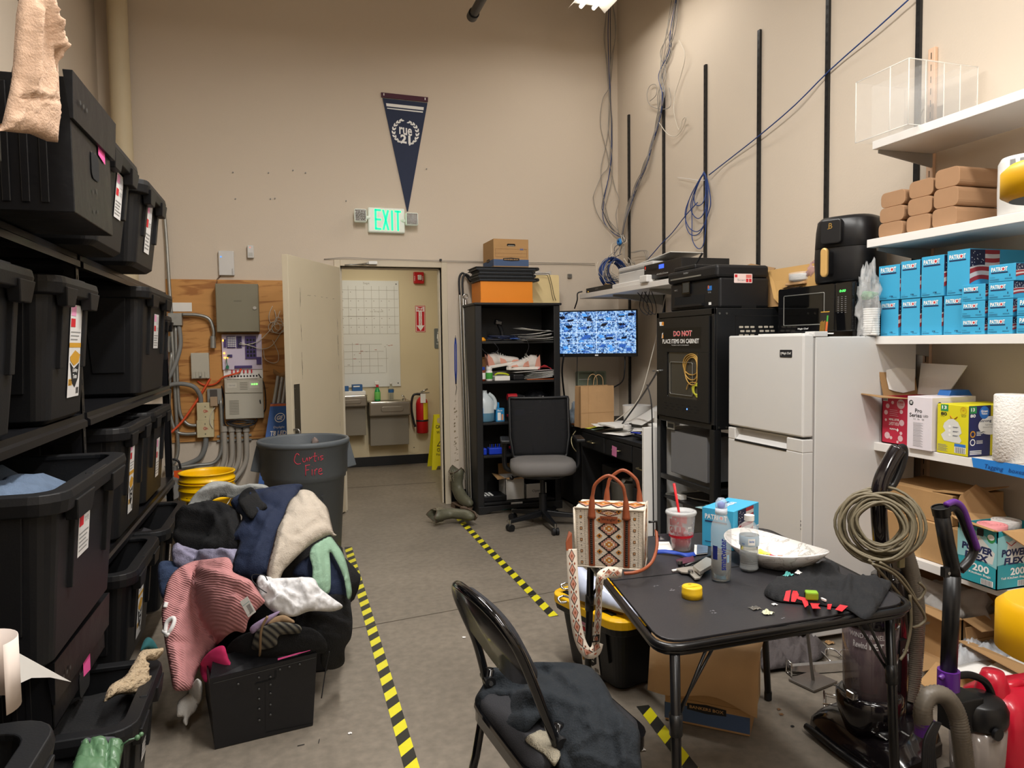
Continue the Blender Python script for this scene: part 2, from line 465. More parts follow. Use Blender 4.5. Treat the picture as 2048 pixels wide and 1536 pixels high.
j2a,j2b=onz(700,880+60),onz(885,945)
m.ribbon([V(.3,7.25,.0012),V(1.4,7.22,.0012)],V(0,.006,0),.001,M_joint)
stru('trim_2',m)
M_tk=mat('tape_black','24241f',.45,var=.2,vs=20);M_ty=mat('tape_yellow','d8cf1e',.4,var=.08,vs=25)
def tape(p0,p1,label,w=.05,period=.135,lean=.05):
 p0,p1=V(p0),V(p1);d=(p1-p0).normalized();L=(p1-p0).length;n=V(-d.y,d.x,0)
 mb=MB();s=.0;k=0
 def pt(a,b):return p0+d*max(0,min(L,a))+n*b+U_(.0015)
 while s<L+lean:
  e=s+period/2
  a=[(s,-w/2),(e,-w/2),(e-lean,w/2),(s-lean,w/2)]
  if e>0:mb.add([pt(*q)for q in a],Q4,M_ty if k%2 else M_tk)
  s=e;k+=1
 return tag(mb.mk('hazard_tape',solid=.0),label,'floor tape')
tape((.363,5.1,0),(.352,1.9,0),'yellow and black striped floor tape running from the grey trash can toward the camera')
tape(onz(915,1035),onz(1108,1233),'yellow and black striped floor tape between the cowboy boots and the yellow lidded tote')
tape(onz(1285,1412),onz(1400,1560),'short worn length of striped floor tape beside the cardboard box under the table')
M_tube=mat('lamp_tube','ffffff',.5,emit='fff2df',es=9.0)
for i,(x,y,z,L,wt)in en(FIXTURES):
 t=TH('strip_light',['white ceiling strip light with bright tubes near the back right corner','long ceiling strip light above the middle of the room','long ceiling strip light above the right wall shelves','long ceiling strip light behind the camera'][i],'light',loc=(x,y,z))
 m=MB();m.box((-.11,-L/2,0),(.11,L/2,.03),WHT);m.add([(-.11,-L/2,0),(-.16,-L/2,-.05),(-.16,L/2,-.05),(-.11,L/2,0)],Q4,WHT);m.add([(.11,-L/2,0),(.16,-L/2,-.05),(.16,L/2,-.05),(.11,L/2,0)],[(3,2,1,0)],WHT)
 m.mk('housing',t,solid=0)
 for s in(-1,1):
  m=MB();m.cyl((s*.055,-L/2+.02,-.03),(s*.055,L/2-.02,-.03),.016,M_tube,n=10);m.mk('tube',t)
 for yy in(-L*.35,L*.35):
  m=MB();m.cyl((0,yy,.03),(0,yy,ZC-z),.004,STL,n=6);m.mk('hanger',t)
e=V(1.42,5.5,3.9);m.cyl(e,e+V(0,-5,0),.034,BMet,n=18);m.cyl(e+V(0,.02,0),e-V(0,.05,0),.042,BMet,n=18);m.tube([e+V(0,-1.2,0),e+V(0,-1.2,ZC-3.9)],.008,STL)
tag(m.mk('overhead_pipe'),'black capped sprinkler pipe hanging overhead in front of the back wall','pipe')
c=ony(233,0,6.1);m.cyl((c.x,6.1,.0),(c.x,6.1,ZC),.07,mat('pipe_paint','cbbd9f',.6,var=.05),n=24)
tag(m.mk('riser_pipe'),'tall painted beige riser pipe in the back left corner behind the totes','pipe')
RAILS=[(5.956,3.415),(5.33,3.405),(4.715,3.40),(4.085,3.39),(3.462,4.2),(2.842,4.2)]
LR=['short black slotted wall rail nearest the back corner','black slotted wall rail second from the back corner','black slotted wall rail carrying the looped blue cable','black slotted wall rail rising behind the open cardboard carton','tall black slotted wall rail rising behind the black air fryer','tall black slotted wall rail behind the clear acrylic box']
for k,(y,zt)in en(RAILS):
 m=MB();X=XR
 m.box((X-.016,y-.013,.35),(X-.0005,y+.013,zt),BMet)
 z=.4
 while z<zt-.03:
  m.add([(X-.0165,y-.006,z),(X-.0165,y-.0035,z),(X-.0165,y-.0035,z+.022),(X-.0165,y-.006,z+.022)],Q4,DRK)
  m.add([(X-.0165,y+.0035,z),(X-.0165,y+.006,z),(X-.0165,y+.006,z+.022),(X-.0165,y+.0035,z+.022)],Q4,DRK)
  z+=.05
 tag(m.mk('wall_rail'),LR[k],'shelf rail','black slotted rails on the right wall')
M_beige=mat('beige_metal','dcb99c',.5)
y=2.757
m.box((XR-.02,y-.02,.3),(XR-.0005,y+.02,2.768),M_beige)
z=.35
while z<2.75:
 m.add([(XR-.0206,y-.002,z),(XR-.0206,y+.002,z),(XR-.0206,y+.002,z+.03),(XR-.0206,y-.002,z+.03)],Q4,DRK);z+=.055
tag(m.mk('wall_rail',bv=.004),'beige slotted wall rail standing behind the white laminate shelves','shelf rail')
y=1.95
m.box((XR-.02,y-.02,.3),(XR-.0005,y+.02,2.768),M_beige)
tag(m.mk('wall_rail',bv=.004),'beige slotted wall rail further right behind the shelves','shelf rail')
for(px,py)in[(466,345),(537,346),(586,341),(611,346),(471,398),(541,398),(550,397),(692,402),(853,338)]:
 p=ony(px,py,YB);m=MB();m.cyl(p,p+V(0,-.012,0),.005,GPr,n=8)
 o=tag(m.mk('wall_anchor'),'small grey screw anchor left in the bare back wall','screw','screw anchors in the back wall')
 # LEFT RACK
XB=-.69
rack=TH('steel_shelving','long black steel shelving rack along the left wall loaded with totes','shelving',loc=(0,0,0))
RCK=mat('rack_metal','1a1a1d',.32,metal=.3,var=.2,vs=10)
def beam(z,y0,y1,h=.045):
 mb=MB();X=XB
 prof=[(0,0),(.022,0),(.022,h*.45),(.012,h*.6),(.012,h),(-.03,h),(-.03,h-.012),(0,h-.012)]
 fr=FrX(X,y0,z-h);mb.ext(prof,0,-(y1-y0),RCK,fr)
 mb.mk('front_beam',rack)
 mb=MB();mb.box((XL+.03,y0,z-h),(XL+.06,y1,z),RCK);mb.mk('rear_beam',rack)
 mb=MB();mb.box((XL+.035,y0,z-.016),(X-.002,y1,z-.002),RCK)
 for k in rg(int((y1-y0)/.45)+1):
  mb.box((XL+.05,y0+k*.45,z-.035),(X-.005,y0+k*.45+.03,z-.017),RCK)
 mb.mk('shelf_panel',rack)
for z,y0 in((1.725,.15),(1.178,.15),(.63,1.5),(.42,1.5),(.19,2.86)):
 beam(z,y0,2.82 if z!=.19 else 4.72)
 if z>.5:beam(z,2.86,4.72)
for y in(.12,2.84,4.75):
 for X in(XB,XL+.06):
  mb=MB();mb.box((X-.03,y-.018,0),(X+.006,y-.014,1.73),RCK);mb.box((X+.002,y-.018,0),(X+.006,y+.018,1.73),RCK)
  if X==XB:
   z=.06
   while z<1.7:
    mb.add([(X+.0066,y-.005,z),(X+.0066,y+.005,z),(X+.0066,y+.003,z+.02),(X+.0066,y-.003,z+.02)],Q4,STL if int(z*20)%7==0 else DRK);z+=.045
  mb.mk('upright',rack)
M_stk=mat('sticker_white','dcdad8',.5)
def tote_label(mb,fr,w,h,kind=0):
 mb.rect(fr,0,0,w,h,M_stk,.001)
 R=lambda a,b,c,d,mm:mb.rect(fr,a*w,b*h,c*w,d*h,mm,.0016)
 if kind==0:
  R(.05,.78,.45,.97,M_pk);R(.05,.50,.42,.66,RPr);R(.5,.7,.9,.93,M_greyfaint)
  for k in rg(5):R(.08,.36-.07*k,.9-.1*(k%3),.385-.07*k,GPr)
  mb.text(fr,'TOTE',.5*w,.52*h,.4*w,.09*h,GPr,.0018)
 else:
  R(.05,.88,.45,.985,M_pk);R(.05,.76,.42,.85,RPr)
  for k in rg(3):R(.08,.70-.04*k,.9-.12*k,.712-.04*k,GPr)
  R(0,.54,1,.59,GLD)
  mb.poly(fr,[(.1*w,.44*h),(.5*w,.51*h),(.95*w,.46*h),(.85*w,.38*h),(.45*w,.34*h),(.12*w,.40*h)],GLD,.0018)
  mb.poly(fr,[(.1*w,.38*h),(.45*w,.31*h),(.9*w,.37*h),(.85*w,.2*h),(.6*w,.1*h),(.35*w,.15*h)],BPr,.0017)
  mb.text(fr,'Utility',.35*w,.26*h,.42*w,.05*h,WPr,.0022,bold=.02)
  mb.text(fr,'Tote',.38*w,.2*h,.34*w,.05*h,WPr,.0022,bold=.02)
  R(.05,.13,.35,.2,GLD);mb.text(fr,'27',.1*w,.14*h,.2*w,.05*h,BPr,.0022)
  for k in rg(8):R(.72+.028*k,.03,.735+.028*k,.1,BPr)
M_pk=mat('label_pink','e79ac0',.6);GLD=mat('label_gold','c9962f',.6);M_greyfaint=mat('label_faint','c4c2c4',.6)
def tote(label,X,y0,y1,z0,H,L=.58,lab=None,body=TOT,rim=None,tab=1,group=None,cat='storage tote',rimX=1,rz=.0,lid=None,skew=.0,name='storage_tote'):
 """X: rim front; open storage tote, short or long side to the aisle"""
 rim=rim or body
 W=y1-y0;t=TH(name,label,cat,group,loc=(X,y0,z0+.002),rz=rz)
 ov,tp,r=.032,.032,.05
 def ring(inset,z,rr,n=5):return[V(-L+p[0],p[1],z)for p in rrect(inset,inset,L-inset,W-inset,max(.008,rr),n)]
 mb=MB();n=24
 levels=[(ov+tp+.02,0,.03),(ov+tp,.015,.04),(ov,H-.05,r),(ov,H-.012,r)]
 rings=[ring(*l)for l in levels];inner=[ring(ov+.004,H-.012,r),ring(ov+tp+.006,.012,.04)]
 allr=rings+inner
 vs=[p for q in allr for p in q]
 fs=[tuple(range(n-1,-1,-1))]+quads(len(allr)-1,n)+[tuple((len(allr)-1)*n+i for i in rg(n))]
 mb.add(vs,fs,body,False)
 def slopex(z):return-(ov+tp*(1-z/(H-.05)))
 for(a,b)in((.24*W,.24*W+.03),(.72*W,.72*W+.03)):
  zb=.38*H;mb.hexa([V((slopex(zb)-.01,a,zb)),V((slopex(zb)+.012,a,zb)),V((slopex(zb)+.012,b,zb)),V((slopex(zb)-.01,b,zb)),V(-ov-.01,a,H-.05),V(-ov+.012,a,H-.05),V(-ov+.012,b,H-.05),V(-ov-.01,b,H-.05)],body)
 def slopey(z):return ov+tp*(1-z/(H-.05))
 for a in(-.42*L,-.78*L):
  zb=.22*H;mb.hexa([V((a,slopey(zb)-.008,zb)),V((a+.13,slopey(zb)-.008,zb)),V((a+.13,slopey(zb)+.01,zb)),V((a,slopey(zb)+.01,zb)),V(a-.02,ov-.01,H-.05),V(a+.15,ov-.01,H-.05),V(a+.15,ov+.01,H-.05),V(a-.02,ov+.01,H-.05)],body)
 mb.mk('body',t,bv=.004)
 mb=MB()
 rr=[ring(ov-.004,H-.055,r),ring(.006,H-.05,r+.02),ring(0,H-.02,r+.025),ring(.004,H,r+.02),ring(ov+.012,H,r),ring(ov+.012,H-.012,r)]
 mb.add([p for q in rr for p in q],quads(len(rr)-1,n),rim,False)
 if tab:
  for a,b in((.13*W,.36*W),(.64*W,.87*W)):
   mb.hexa([V(-.03,a+.02,H-.085),V(-.002,a+.02,H-.085),V(-.002,b-.02,H-.085),V(-.03,b-.02,H-.085),V(-.03,a,H-.03),V(.004,a,H-.03),V(.004,b,H-.03),V(-.03,b,H-.03)],rim)
  mb.box((-.028,.4*W,H-.004),(-.006,.6*W,H+.003),rim)
 mb.mk('rim',t,bv=.003)
 if lab is not None:
  kind,a,zb,w,h=lab;mb=MB()
  nx=tp/(H-.05);fr=Fr(V((slopex(zb)+.0015,a,zb)),(0,1,0),(nx,0,1));tote_label(mb,fr,w,h,kind);mb.mk('sticker',t)
 if lid:
  mb=MB();q=[ring(-.004,H-.02,r+.03),ring(-.004,H+.012,r+.03),ring(.012,H+.02,r+.02),ring(.05,H+.02,r),ring(.055,H+.008,r),]
  mb.add([p for g in q for p in g],quads(len(q)-1,n)+[tuple((len(q)-1)*n+i for i in rg(n))],lid)
  return t,mb
 return t
GT='totes on the left rack'
tote('dark near tote on the second shelf at the left edge of the frame',-.60,1.66,2.16,1.178,.42,group=GT)
tote('closed-up black tote with the tall white and gold utility tote sticker',-.60,2.30,2.81,1.178,.43,lab=(1,.24,.07,.13,.29),group=GT)
tote('deep black tote with small white sticker, nearest the conduits on the second shelf',-.59,3.62,4.40,1.178,.50,L=.6,lab=(0,.34,.22,.13,.17),group=GT)
tote('far black tote on the second shelf hardly showing behind its deeper neighbour',-.64,4.42,4.72,1.178,.40,L=.5,group=GT)
tote('black tote on the top shelf between the battered carton and the last tote',-.50,2.50,3.02,1.725,.33,lab=(0,.26,.12,.1,.15),group=GT)
tote('last black tote on the top shelf with white and red sticker, beside the riser pipe',-.50,3.12,3.66,1.725,.33,lab=(0,.2,.07,.11,.21),group=GT)
tote('large open black tote holding faded blue jeans, nearest on the third shelf',-.50,1.88,2.62,.63,.435,lab=(0,.25,.22,.11,.16),group=GT)
tote('open black tote with long narrow white sticker, second on the third shelf',-.60,3.10,3.69,.63,.46,L=.58,lab=(1,.22,.08,.09,.3),group=GT)
tote('open black tote stuffed with dark denim, farthest on the third shelf',-.62,3.80,4.42,.63,.46,L=.56,lab=(0,.3,.1,.09,.2),group=GT)
tote('empty open black tote with yellow striped sticker under the blue jeans tote',-.55,2.87,3.46,.19,.393,L=.58,lab=(1,.25,.06,.1,.3),group=GT)
tote('open black tote holding a dark garment beside the black clothes of the heap',-.53,3.50,4.2,.19,.393,L=.58,lab=(0,.2,.15,.1,.18),group=GT)
tote('open black tote on the floor with cream fleece and white sticker',-.42,2.12,2.62,0,.37,L=.44,lab=(0,.3,.12,.09,.17),group=GT)
tote('open black tote on the floor holding the green quilted jacket',-.40,1.46,1.93,0,.33,L=.6,group=GT)
tote('big empty open tote at the lower left corner of the frame',-.39,.80,1.42,.40,.36,L=.62,group=GT)
tote('black tote standing on the floor beneath the big empty tote',-.41,.78,1.40,0,.40,L=.62,group=GT)
BCD=mat('black_carton','101013',.42,var=.25,vs=9,bump=.25,bs=14)
HOL=mat('carton_hole','40403f',.5)
def dark_carton(label,X,y0,y1,z0,H,L,note=None,ribs=1,open_top=0):
 t=TH('black_carton',label,'carton','black plastic cartons',loc=(X,y0,z0));W=y1-y0
 mb=MB();w=.006
 if open_top:
  mb.box((-L,0,0),(0,W,.006),BCD)
  for b in(((-L,0,0),(-L+w,W,H)),((-w,0,0),(0,W,H)),((-L,0,0),(0,w,H)),((-L,W-w,0),(0,W,H))):mb.box(*b,BCD)
 else:mb.box((-L,0,0),(0,W,H),BCD)
 if ribs:
  for k in rg(14):mb.box((-L+.03+k*(L-.06)/14,-.003,.02),(-L+.03+(k+.45)*(L-.06)/14,.001,H-.02),BCD)
 mb.mk('body',t,bv=.006)
 mb=MB()
 mb.hexa([V(0,-.01,H-.10),V(.008,-.01,H-.10),V(.012,W+.01,H-.10),V(0,W+.01,H-.10),V(-.01,-.015,H+.012),V(.012,-.015,H+.012),V(.018,W+.01,H+.008),V(-.01,W+.01,H+.008)],BCD)
 fr=Fr((.013,0,0),(0,1,0),Z_)
 for k in rg(3):mb.disc(fr,.08*W+.03*k,H-.05,.006,HOL,.002,10)
 mb.ext(rrect(.42*W,H-.2,.62*W,H-.13,.02),0,.002,DRK,Fr((.001,0,0),(0,1,0),Z_))
 fr2=Fr((.0012,0,0),(0,1,0),Z_)
 for k in rg(5):
  mb.disc(fr2,.44*W,.1*H+.16*H*k,.005,HOL,.001,8);mb.disc(fr2,.54*W,.12*H+.16*H*k,.005,HOL,.001,8)
 mb.mk('collar_flap',t,bv=.004)
 if note:
  mb=MB();mb.add([V(.003,note[0]*W,note[1]*H),V(.003,note[0]*W+.075,note[1]*H-.01),V(.004,note[0]*W+.075,note[1]*H+.065),V(.003,note[0]*W,note[1]*H+.075)],Q4,M_pink)
  mb.mk('sticky_note',t,label='bright pink sticky note')
 return t
dark_carton('battered black corrugated carton with pink note on the top shelf, below the beige sweater',-.48,2.00,2.40,1.73,.32,.62,note=(.62,.62))
dark_carton('black carton at the upper left edge of the frame, behind the beige sweater',-.47,1.10,1.50,1.73,.62,.62)
dark_carton('black carton on the bottom shelf with magenta note, below the jeans tote',-.60,2.08,2.62,.423,.17,.5,note=(.5,.12),open_top=1)
# BACK WALL, LEFT OF THE DOOR
FB=FrX(0,YB,0)
def bw(px,py,d=.0):
 p=ony(px,py,YB-d);return p.x,p.z
def bbox_(mb,px0,py0,px1,py1,d,mm,d0=.0):
 """box hung on the back wall, given by its front rectangle"""
 x0,z1=bw(px0,py0,d);x1,z0=bw(px1,py1,d)
 mb.box((x0,YB-d,z0),(x1,YB-d0-.001,z1),mm);return FrX(x0,YB-d,z0),x1-x0,z1-z0
M_ply=mat('plywood','c58f50',.6,var=.10,vs=5,stretch=(.6,1,6))
def ply_nodes(m):
 nt=m.node_tree;b=nt.nodes['Principled BSDF'];old=b.inputs['Base Color'].links[0].from_socket
 tc=NN(nt,'ShaderNodeTexCoord');mp=NN(nt,'ShaderNodeMapping');DV(mp,'Scale',(1.1,1,7))
 w=NN(nt,'ShaderNodeTexNoise');DV(w,'Scale',2.2);DV(w,'Detail',3);DV(w,'Distortion',1.4)
 LK(nt,tc.outputs['Object'],mp.inputs[0]);LK(nt,mp.outputs[0],w.inputs['Vector'])
 r=NN(nt,'ShaderNodeValToRGB');r.color_ramp.elements[0].position=.36;r.color_ramp.elements[0].color=(.62,.5,.42,1);r.color_ramp.elements[1].position=.46;r.color_ramp.elements[1].color=(1,1,1,1)
 LK(nt,w.outputs['Fac'],r.inputs[0])
 mu=NN(nt,'ShaderNodeMixRGB');mu.blend_type='MULTIPLY';DV(mu,0,1)
 LK(nt,old,mu.inputs[1]);LK(nt,r.outputs[0],mu.inputs[2]);LK(nt,mu.outputs[0],b.inputs['Base Color'])
ply_nodes(M_ply)
x0,z1=bw(331,558,.018);x1,z0=bw(600,873,.018);m.box((x0,YB-.018,z0),(x1,YB-.001,z1),M_ply)
tag(m.mk('plywood_board'),'knotty plywood backing board holding the electrical gear left of the door','board')
DP=.018
t=TH('electrical_cabinet','olive grey locked metal cabinet on the plywood above the purple circuit board','cabinet')
M_olive=mat('cabinet_paint','7f7a66',.45,var=.03)
f,w,h=bbox_(m,430,567,519,664,.14,M_olive,DP);m.mk('body',t,bv=.003)
m.ext([(.004,.004),(w-.004,.004),(w-.004,h-.004),(.004,h-.004)],.0,.006,M_olive,f);m.rect(f,w*.42,h*.63,w*.6,h*.655,mat('olive_dark','6c6857',.5),.0065);m.mk('door',t,bv=.002)
q=f.p(w*.905,h*.5,.006);m.cyl(q,q+V(0,-.01,0),.013,STL,n=14);m.mk('lock',t)
t=TH('alarm_box','white alarm communicator box with blue light high on the wall','alarm box')
f,w,h=bbox_(m,436,501,469,551,.035,WGl);m.mk('body',t,bv=.006)
m.disc(f,w*.17,h*.75,.006,mat('led_blue','3a7ad8',.4,emit='4a90ff',es=1.5),.0012,10);m.text(f,'HONEYWELL',w*.92,h*.04,h*.25,w*.09,GPr,.0012,rot=PI/2);m.mk('indicator',t)
t=TH('motion_sensor','small white motion sensor beside the alarm box','sensor')
f,w,h=bbox_(m,494,490,508,516,.04,WGl);m.mk('body',t,bv=.006)
m.rect(f,w*.18,h*.12,w*.82,h*.42,mat('lens_grey','b9b9b4',.3),.0015);m.disc(f,w*.45,h*.82,.003,mat('led_red','e03020',.5,emit='ff3020',es=2),.0015,8);m.mk('lens',t)
a=V((bw(441,552)[0],YB-.012,bw(441,552)[1]));b=V((bw(433,568)[0],YB-.02,bw(433,568)[1]));m.tube(path([a,(a+b)/2+V(-.01,0,.004),b],4),.002,mat('wire_brown','6b4a38',.6));m.tube(path([a+V(.005,0,0),(a+b)/2+V(-.002,0,.004),b+V(.004,0,0)],4),.0015,BPr)
tag(m.mk('alarm_wire'),'thin brown wire running from the alarm box down behind the cabinet','wire')
t=TH('circuit_board','white panel with purple circuit modules and glowing yellow lights on the plywood','circuit board')
M_pcb=mat('pcb_white','cfc4d6',.5);M_purple=mat('pcb_purple','4a3a73',.5)
f,w,h=bbox_(m,443,669,525,738,.05,M_pcb,DP);m.mk('panel',t,bv=.001)
def mod(nm,rects,mm,d=.012):
 for(a,b,c,e)in rects:
  mb=MB();mb.ext([(a*w,b*h),(c*w,b*h),(c*w,e*h),(a*w,e*h)],0,d,mm,f);mb.mk(nm,t)
mod('module',[(.13,.62,.34,.95),(.37,.62,.5,.95),(.58,.3,.86,.95),(.86,.14,.98,.35),(.3,.04,.74,.11),(.13,.36,.25,.43),(.05,.64,.11,.86)],M_purple)
for r in rg(6):
 for c in rg(5):m.ext(rrect((.15+.042*c)*w,(.65+.05*r)*h,(.18+.042*c)*w,(.68+.05*r)*h,.0008,1),.012,.018,WHT,f)
 for c in rg(2):m.ext(rrect((.4+.045*c)*w,(.65+.05*r)*h,(.43+.045*c)*w,(.68+.05*r)*h,.0008,1),.012,.018,BPr,f)
for r in rg(5):
 for c in rg(3):m.ext(rrect((.62+.08*c)*w,(.36+.11*r)*h,(.67+.08*c)*w,(.43+.11*r)*h,.0008,1),.012,.016,BPr,f)
o=m.mk('terminals',t);o['kind']='stuff'
M_led=mat('led_yellow','ffc040',.5,emit='ffb030',es=6)
for(u,v)in((.035,.83),(.05,.47),(.06,.34),(.12,.34)):
 m=MB();q=f.p(u*w,v*h,.004);m.sphere(q,.006,M_led,8);m.mk('indicator',t)
q=[f.p(.13*w,.1*h,.02),f.p(.11*w,.25*h,.03),f.p(.14*w,.40*h,.03),f.p(.2*w,.42*h,.02)];m.tube(path(q,4),.003,mat('wire_green','2f7a55',.5));m.box(f.p(.09*w,.03*h,.012),f.p(.16*w,.12*h,.03),mat('wire_green','2f7a55'));m.mk('ground_wire',t,label='green ground wire')
t=TH('terminal_strip','white terminal strip with red connectors just below the circuit board','terminal strip')
f,w,h=bbox_(m,447,738,526,756,.04,WHT,DP);m.mk('base',t)
for k in rg(6):m.box(f.p((.2+.1*k)*w,.55*h,.0),f.p((.23+.1*k)*w,.9*h,.012),RPr)
for k in rg(10):m.rect(f,(.1+.08*k)*w,.15*h,(.14+.08*k)*w,.32*h,BPr,.002)
m.mk('connector',t)
t=TH('phone_controller','pale grey plastic telephone controller with vent grilles and green lights','controller')
M_pg=mat('pale_grey_plastic','b8b3a4',.5,var=.02)
f,w,h=bbox_(m,448,758,528,836,.09,M_pg,DP)
m.mk('body',t,bv=.006)
m.ext([(.02*w,.66*h),(.98*w,.64*h),(.98*w,.97*h),(.02*w,.97*h)],0,.008,M_pg,f);
for k in rg(22):m.rect(f,(.08+.036*k)*w,.975*h,(.095+.036*k)*w,.995*h,BPr,.0012)
for k in rg(5):m.rect(f,.4*w,(.73+.04*k)*h,.6*w,(.742+.04*k)*h,mat('vent_dark','6f6a5c',.6),.009)
m.rect(f,.08*w,.78*h,.32*w,.9*h,mat('vent_light','c9c4b6',.5),.009);m.text(f,'Nortel',.12*w,.82*h,.16*w,.04*h,GPr,.0095)
m.rect(f,.65*w,.76*h,.9*w,.93*h,mat('vent_light','c9c4b6'),.009)
m.mk('cover',t,bv=.002)
for k in rg(3):m.rect(f,(.7+.06*k)*w,.84*h,(.74+.06*k)*w,.87*h,mat('led_green','70ff60',.5,emit='60ff50',es=4),.0098)
m.mk('indicator',t)
for k in rg(12):m.rect(f,.11*w,(.12+.03*k)*h,.36*w,(.13+.03*k)*h,mat('vent_dark','6f6a5c'),.0012)
m.mk('vent_grille',t)
t=TH('junction_cover','beige plastic network box with ribbed foot on the plywood','junction box')
f,w,h=bbox_(m,381,706,419,757,.07,M_pg,DP);m.mk('body',t,bv=.004)
for k in rg(5):m.box(f.p((.08+.17*k)*w,.03*h,0),f.p((.2+.17*k)*w,.28*h,.006),M_pg)
m.cyl(f.p(.5*w,.07*h,.006),f.p(.5*w,.07*h,.012),.008,STL,n=10);m.mk('foot',t)
M_cream=mat('cream_plate','c9bd98',.5,var=.03)
for k,(py0,py1,lb)in en(((806,840,'upper cream electrical box with red printing'),(841,874,'lower cream electrical box with red printing, gripped by two conduits'))):
 t=TH('electrical_box',lb,'electrical box');m=MB();f,w,h=bbox_(m,393,py0,428,py1,.08,M_cream,DP);m.mk('body',t,bv=.003)
 m=MB();m.ringf(f,.48*w,.52*h,.009,.012,RPr,.002,12);m.text(f,'VER',.45*w,.46*h,.22*w,.1*h,RPr,.002);m.disc(f,.5*w,.78*h,.004,STL,.002,8);m.disc(f,.5*w,.2*h,.004,STL,.002,8);m.mk('print',t)
t=TH('outlet_box','galvanised outlet box with a tan plug adapter hanging on it','outlet box')
f,w,h=bbox_(m,414,778,444,808,.06,GLV,DP);m.mk('body',t,bv=.002)
m.box(f.p(.2*w,.35*h,0),f.p(.7*w,.95*h,.006),mat('outlet_dark','4a4440',.5));m.mk('outlet',t)
m.box(f.p(.22*w,-.1*h,.006),f.p(.72*w,.5*h,.045),mat('adapter_tan','a58d72',.5));m.mk('plug_adapter',t,bv=.003)
t=TH('junction_box','grey galvanised junction box where the conduits meet beside the totes','junction box')
f,w,h=bbox_(m,335,626,364,651,.09,GLV,DP);m.mk('body',t,bv=.003)
f,w,h=bbox_(m,325,605,384,623,.022,PAP,DP)
tag(m.mk('paper_sign'),'blank white paper strip pinned above the galvanised junction box','sign')
def B3(px,py,d):p=ony(px,py,YB-d);return V(p.x,YB-d,p.z)
def cdt(pts,r,mm,label,name='conduit',cat='conduit',n=6,lead=None):
 mb=MB();mb.tube(path([B3(*p)for p in pts],n),r,mm,10);return tag(mb.mk(name),label,cat)
cdt([(327,405,.03),(333,480,.03),(338,560,.05),(343,628,.06)],.012,GLV,'thin steel conduit rising from the junction box up past the last tote')
cdt([(364,629,.06),(395,630,.06),(418,638,.06),(427,660,.06),(427,672,.06)],.013,GLV,'steel conduit curving over from the junction box to a grey fitting')
a,b=B3(426,672,.06),B3(426,696,.06);m.cyl(a,b,.022,GLV,n=14);tag(m.mk('conduit_fitting',bv=.003),'grey pull elbow fitting at the end of the curved conduit','conduit fitting')
cdt([(343,650,.05),(349,760,.05),(354,850,.05),(356,900,.05),(348,925,.06),(330,935,.06)],.013,GLV,'leftmost of the steel conduits dropping from the junction box')
cdt([(351,650,.05),(355,760,.05),(360,825,.05),(375,848,.05),(393,851,.05)],.013,GLV,'steel conduit dropping from the junction box into the lower cream box')
cdt([(358,650,.06),(361,690,.07),(350,730,.09),(335,760,.1),(322,775,.1)],.016,mat('flex_grey','7c7d7b',.5),'grey flexible conduit sweeping left from the junction box behind the tote')
cdt([(315,780,.1),(350,768,.09),(385,772,.09),(400,790,.07),(402,806,.06)],.017,mat('flex_grey','7c7d7b'),'thick grey flexible conduit arching into the upper cream box')
cdt([(343,705,.05),(338,800,.05),(342,835,.05),(352,862,.05),(370,868,.05),(393,867,.05)],.013,GLV,'steel conduit hooking under into the lower cream box from the left')
m.cyl(B3(334,704,.06),B3(334,672,.06),.026,GLV,n=14);tag(m.mk('conduit_fitting',bv=.003),'grey conduit body fitting beside the last tote on the second shelf','conduit fitting')
cdt([(441,800,.05),(444,860,.05),(443,900,.05),(428,925,.06),(390,931,.07),(330,940,.08)],.014,GLV,'steel conduit curving from the outlet box along the wall foot')
cdt([(412,874,.05),(410,895,.05),(400,915,.05),(380,926,.05),(355,934,.06)],.02,mat('flex_grey','7c7d7b'),'thick grey conduit leaving the bottom of the lower cream box')
M_pvc=mat('pvc_grey','a49d92',.55,var=.04)
LP_=['first','second','third','fourth']
for k,x in en((449,464,478,493)):
 pts=[(x-1,855,.05),(x,880,.05),(x,915,.05),(x-8,938,.06),(x-28,962,.09),(x-52,975,.12)]
 t=TH('pvc_conduit','%s from the left of four grey plastic conduits rising to the controller'%LP_[k],'conduit','row of grey plastic conduits')
 mb=MB();mb.tube(path([B3(*p)for p in pts],6),.02,M_pvc,12);mb.mk('pipe',t)
 mb=MB();mb.cyl(B3(x-1,852,.05),B3(x-.5,863,.05),.027,M_pvc,n=14);mb.mk('coupling',t)
for py in(873,882):a,b=B3(434,py,.03),B3(503,py,.03);m.box((a.x,YB-.03,a.z-.008),(b.x,YB-.001,a.z+.008),GLV)
tag(m.mk('strut_channel'),'pair of galvanised strut bars holding the grey plastic conduits','strut')
M_orange=mat('orange_duct','d8542a',.5)
cdt([(395,762,.03),(408,770,.03),(430,768,.04),(446,755,.06),(462,750,.07),(478,745,.07),(482,738,.05)],.007,M_orange,'orange cable duct looping up to the terminal strip','cable','cable')
cdt([(420,757,.04),(410,775,.05),(388,810,.06),(362,846,.08),(332,874,.1)],.009,M_orange,'orange cable duct running diagonally down behind the last tote','cable','cable')
M_cbk=mat('cable_black','16161a',.45)
cdt([(517,748,.05),(527,765,.06),(531,790,.06),(531,818,.06),(524,822,.06),(520,800,.1)],.004,M_cbk,'black cable hanging beside the right side of the phone controller','cable','cable')
cdt([(443,772,.06),(448,800,.03),(446,830,.05),(452,852,.05),(475,858,.06),(510,846,.07),(513,825,.06)],.005,M_cbk,'black power cord drooping under the phone controller','cable','cable')
rs=RND(5)
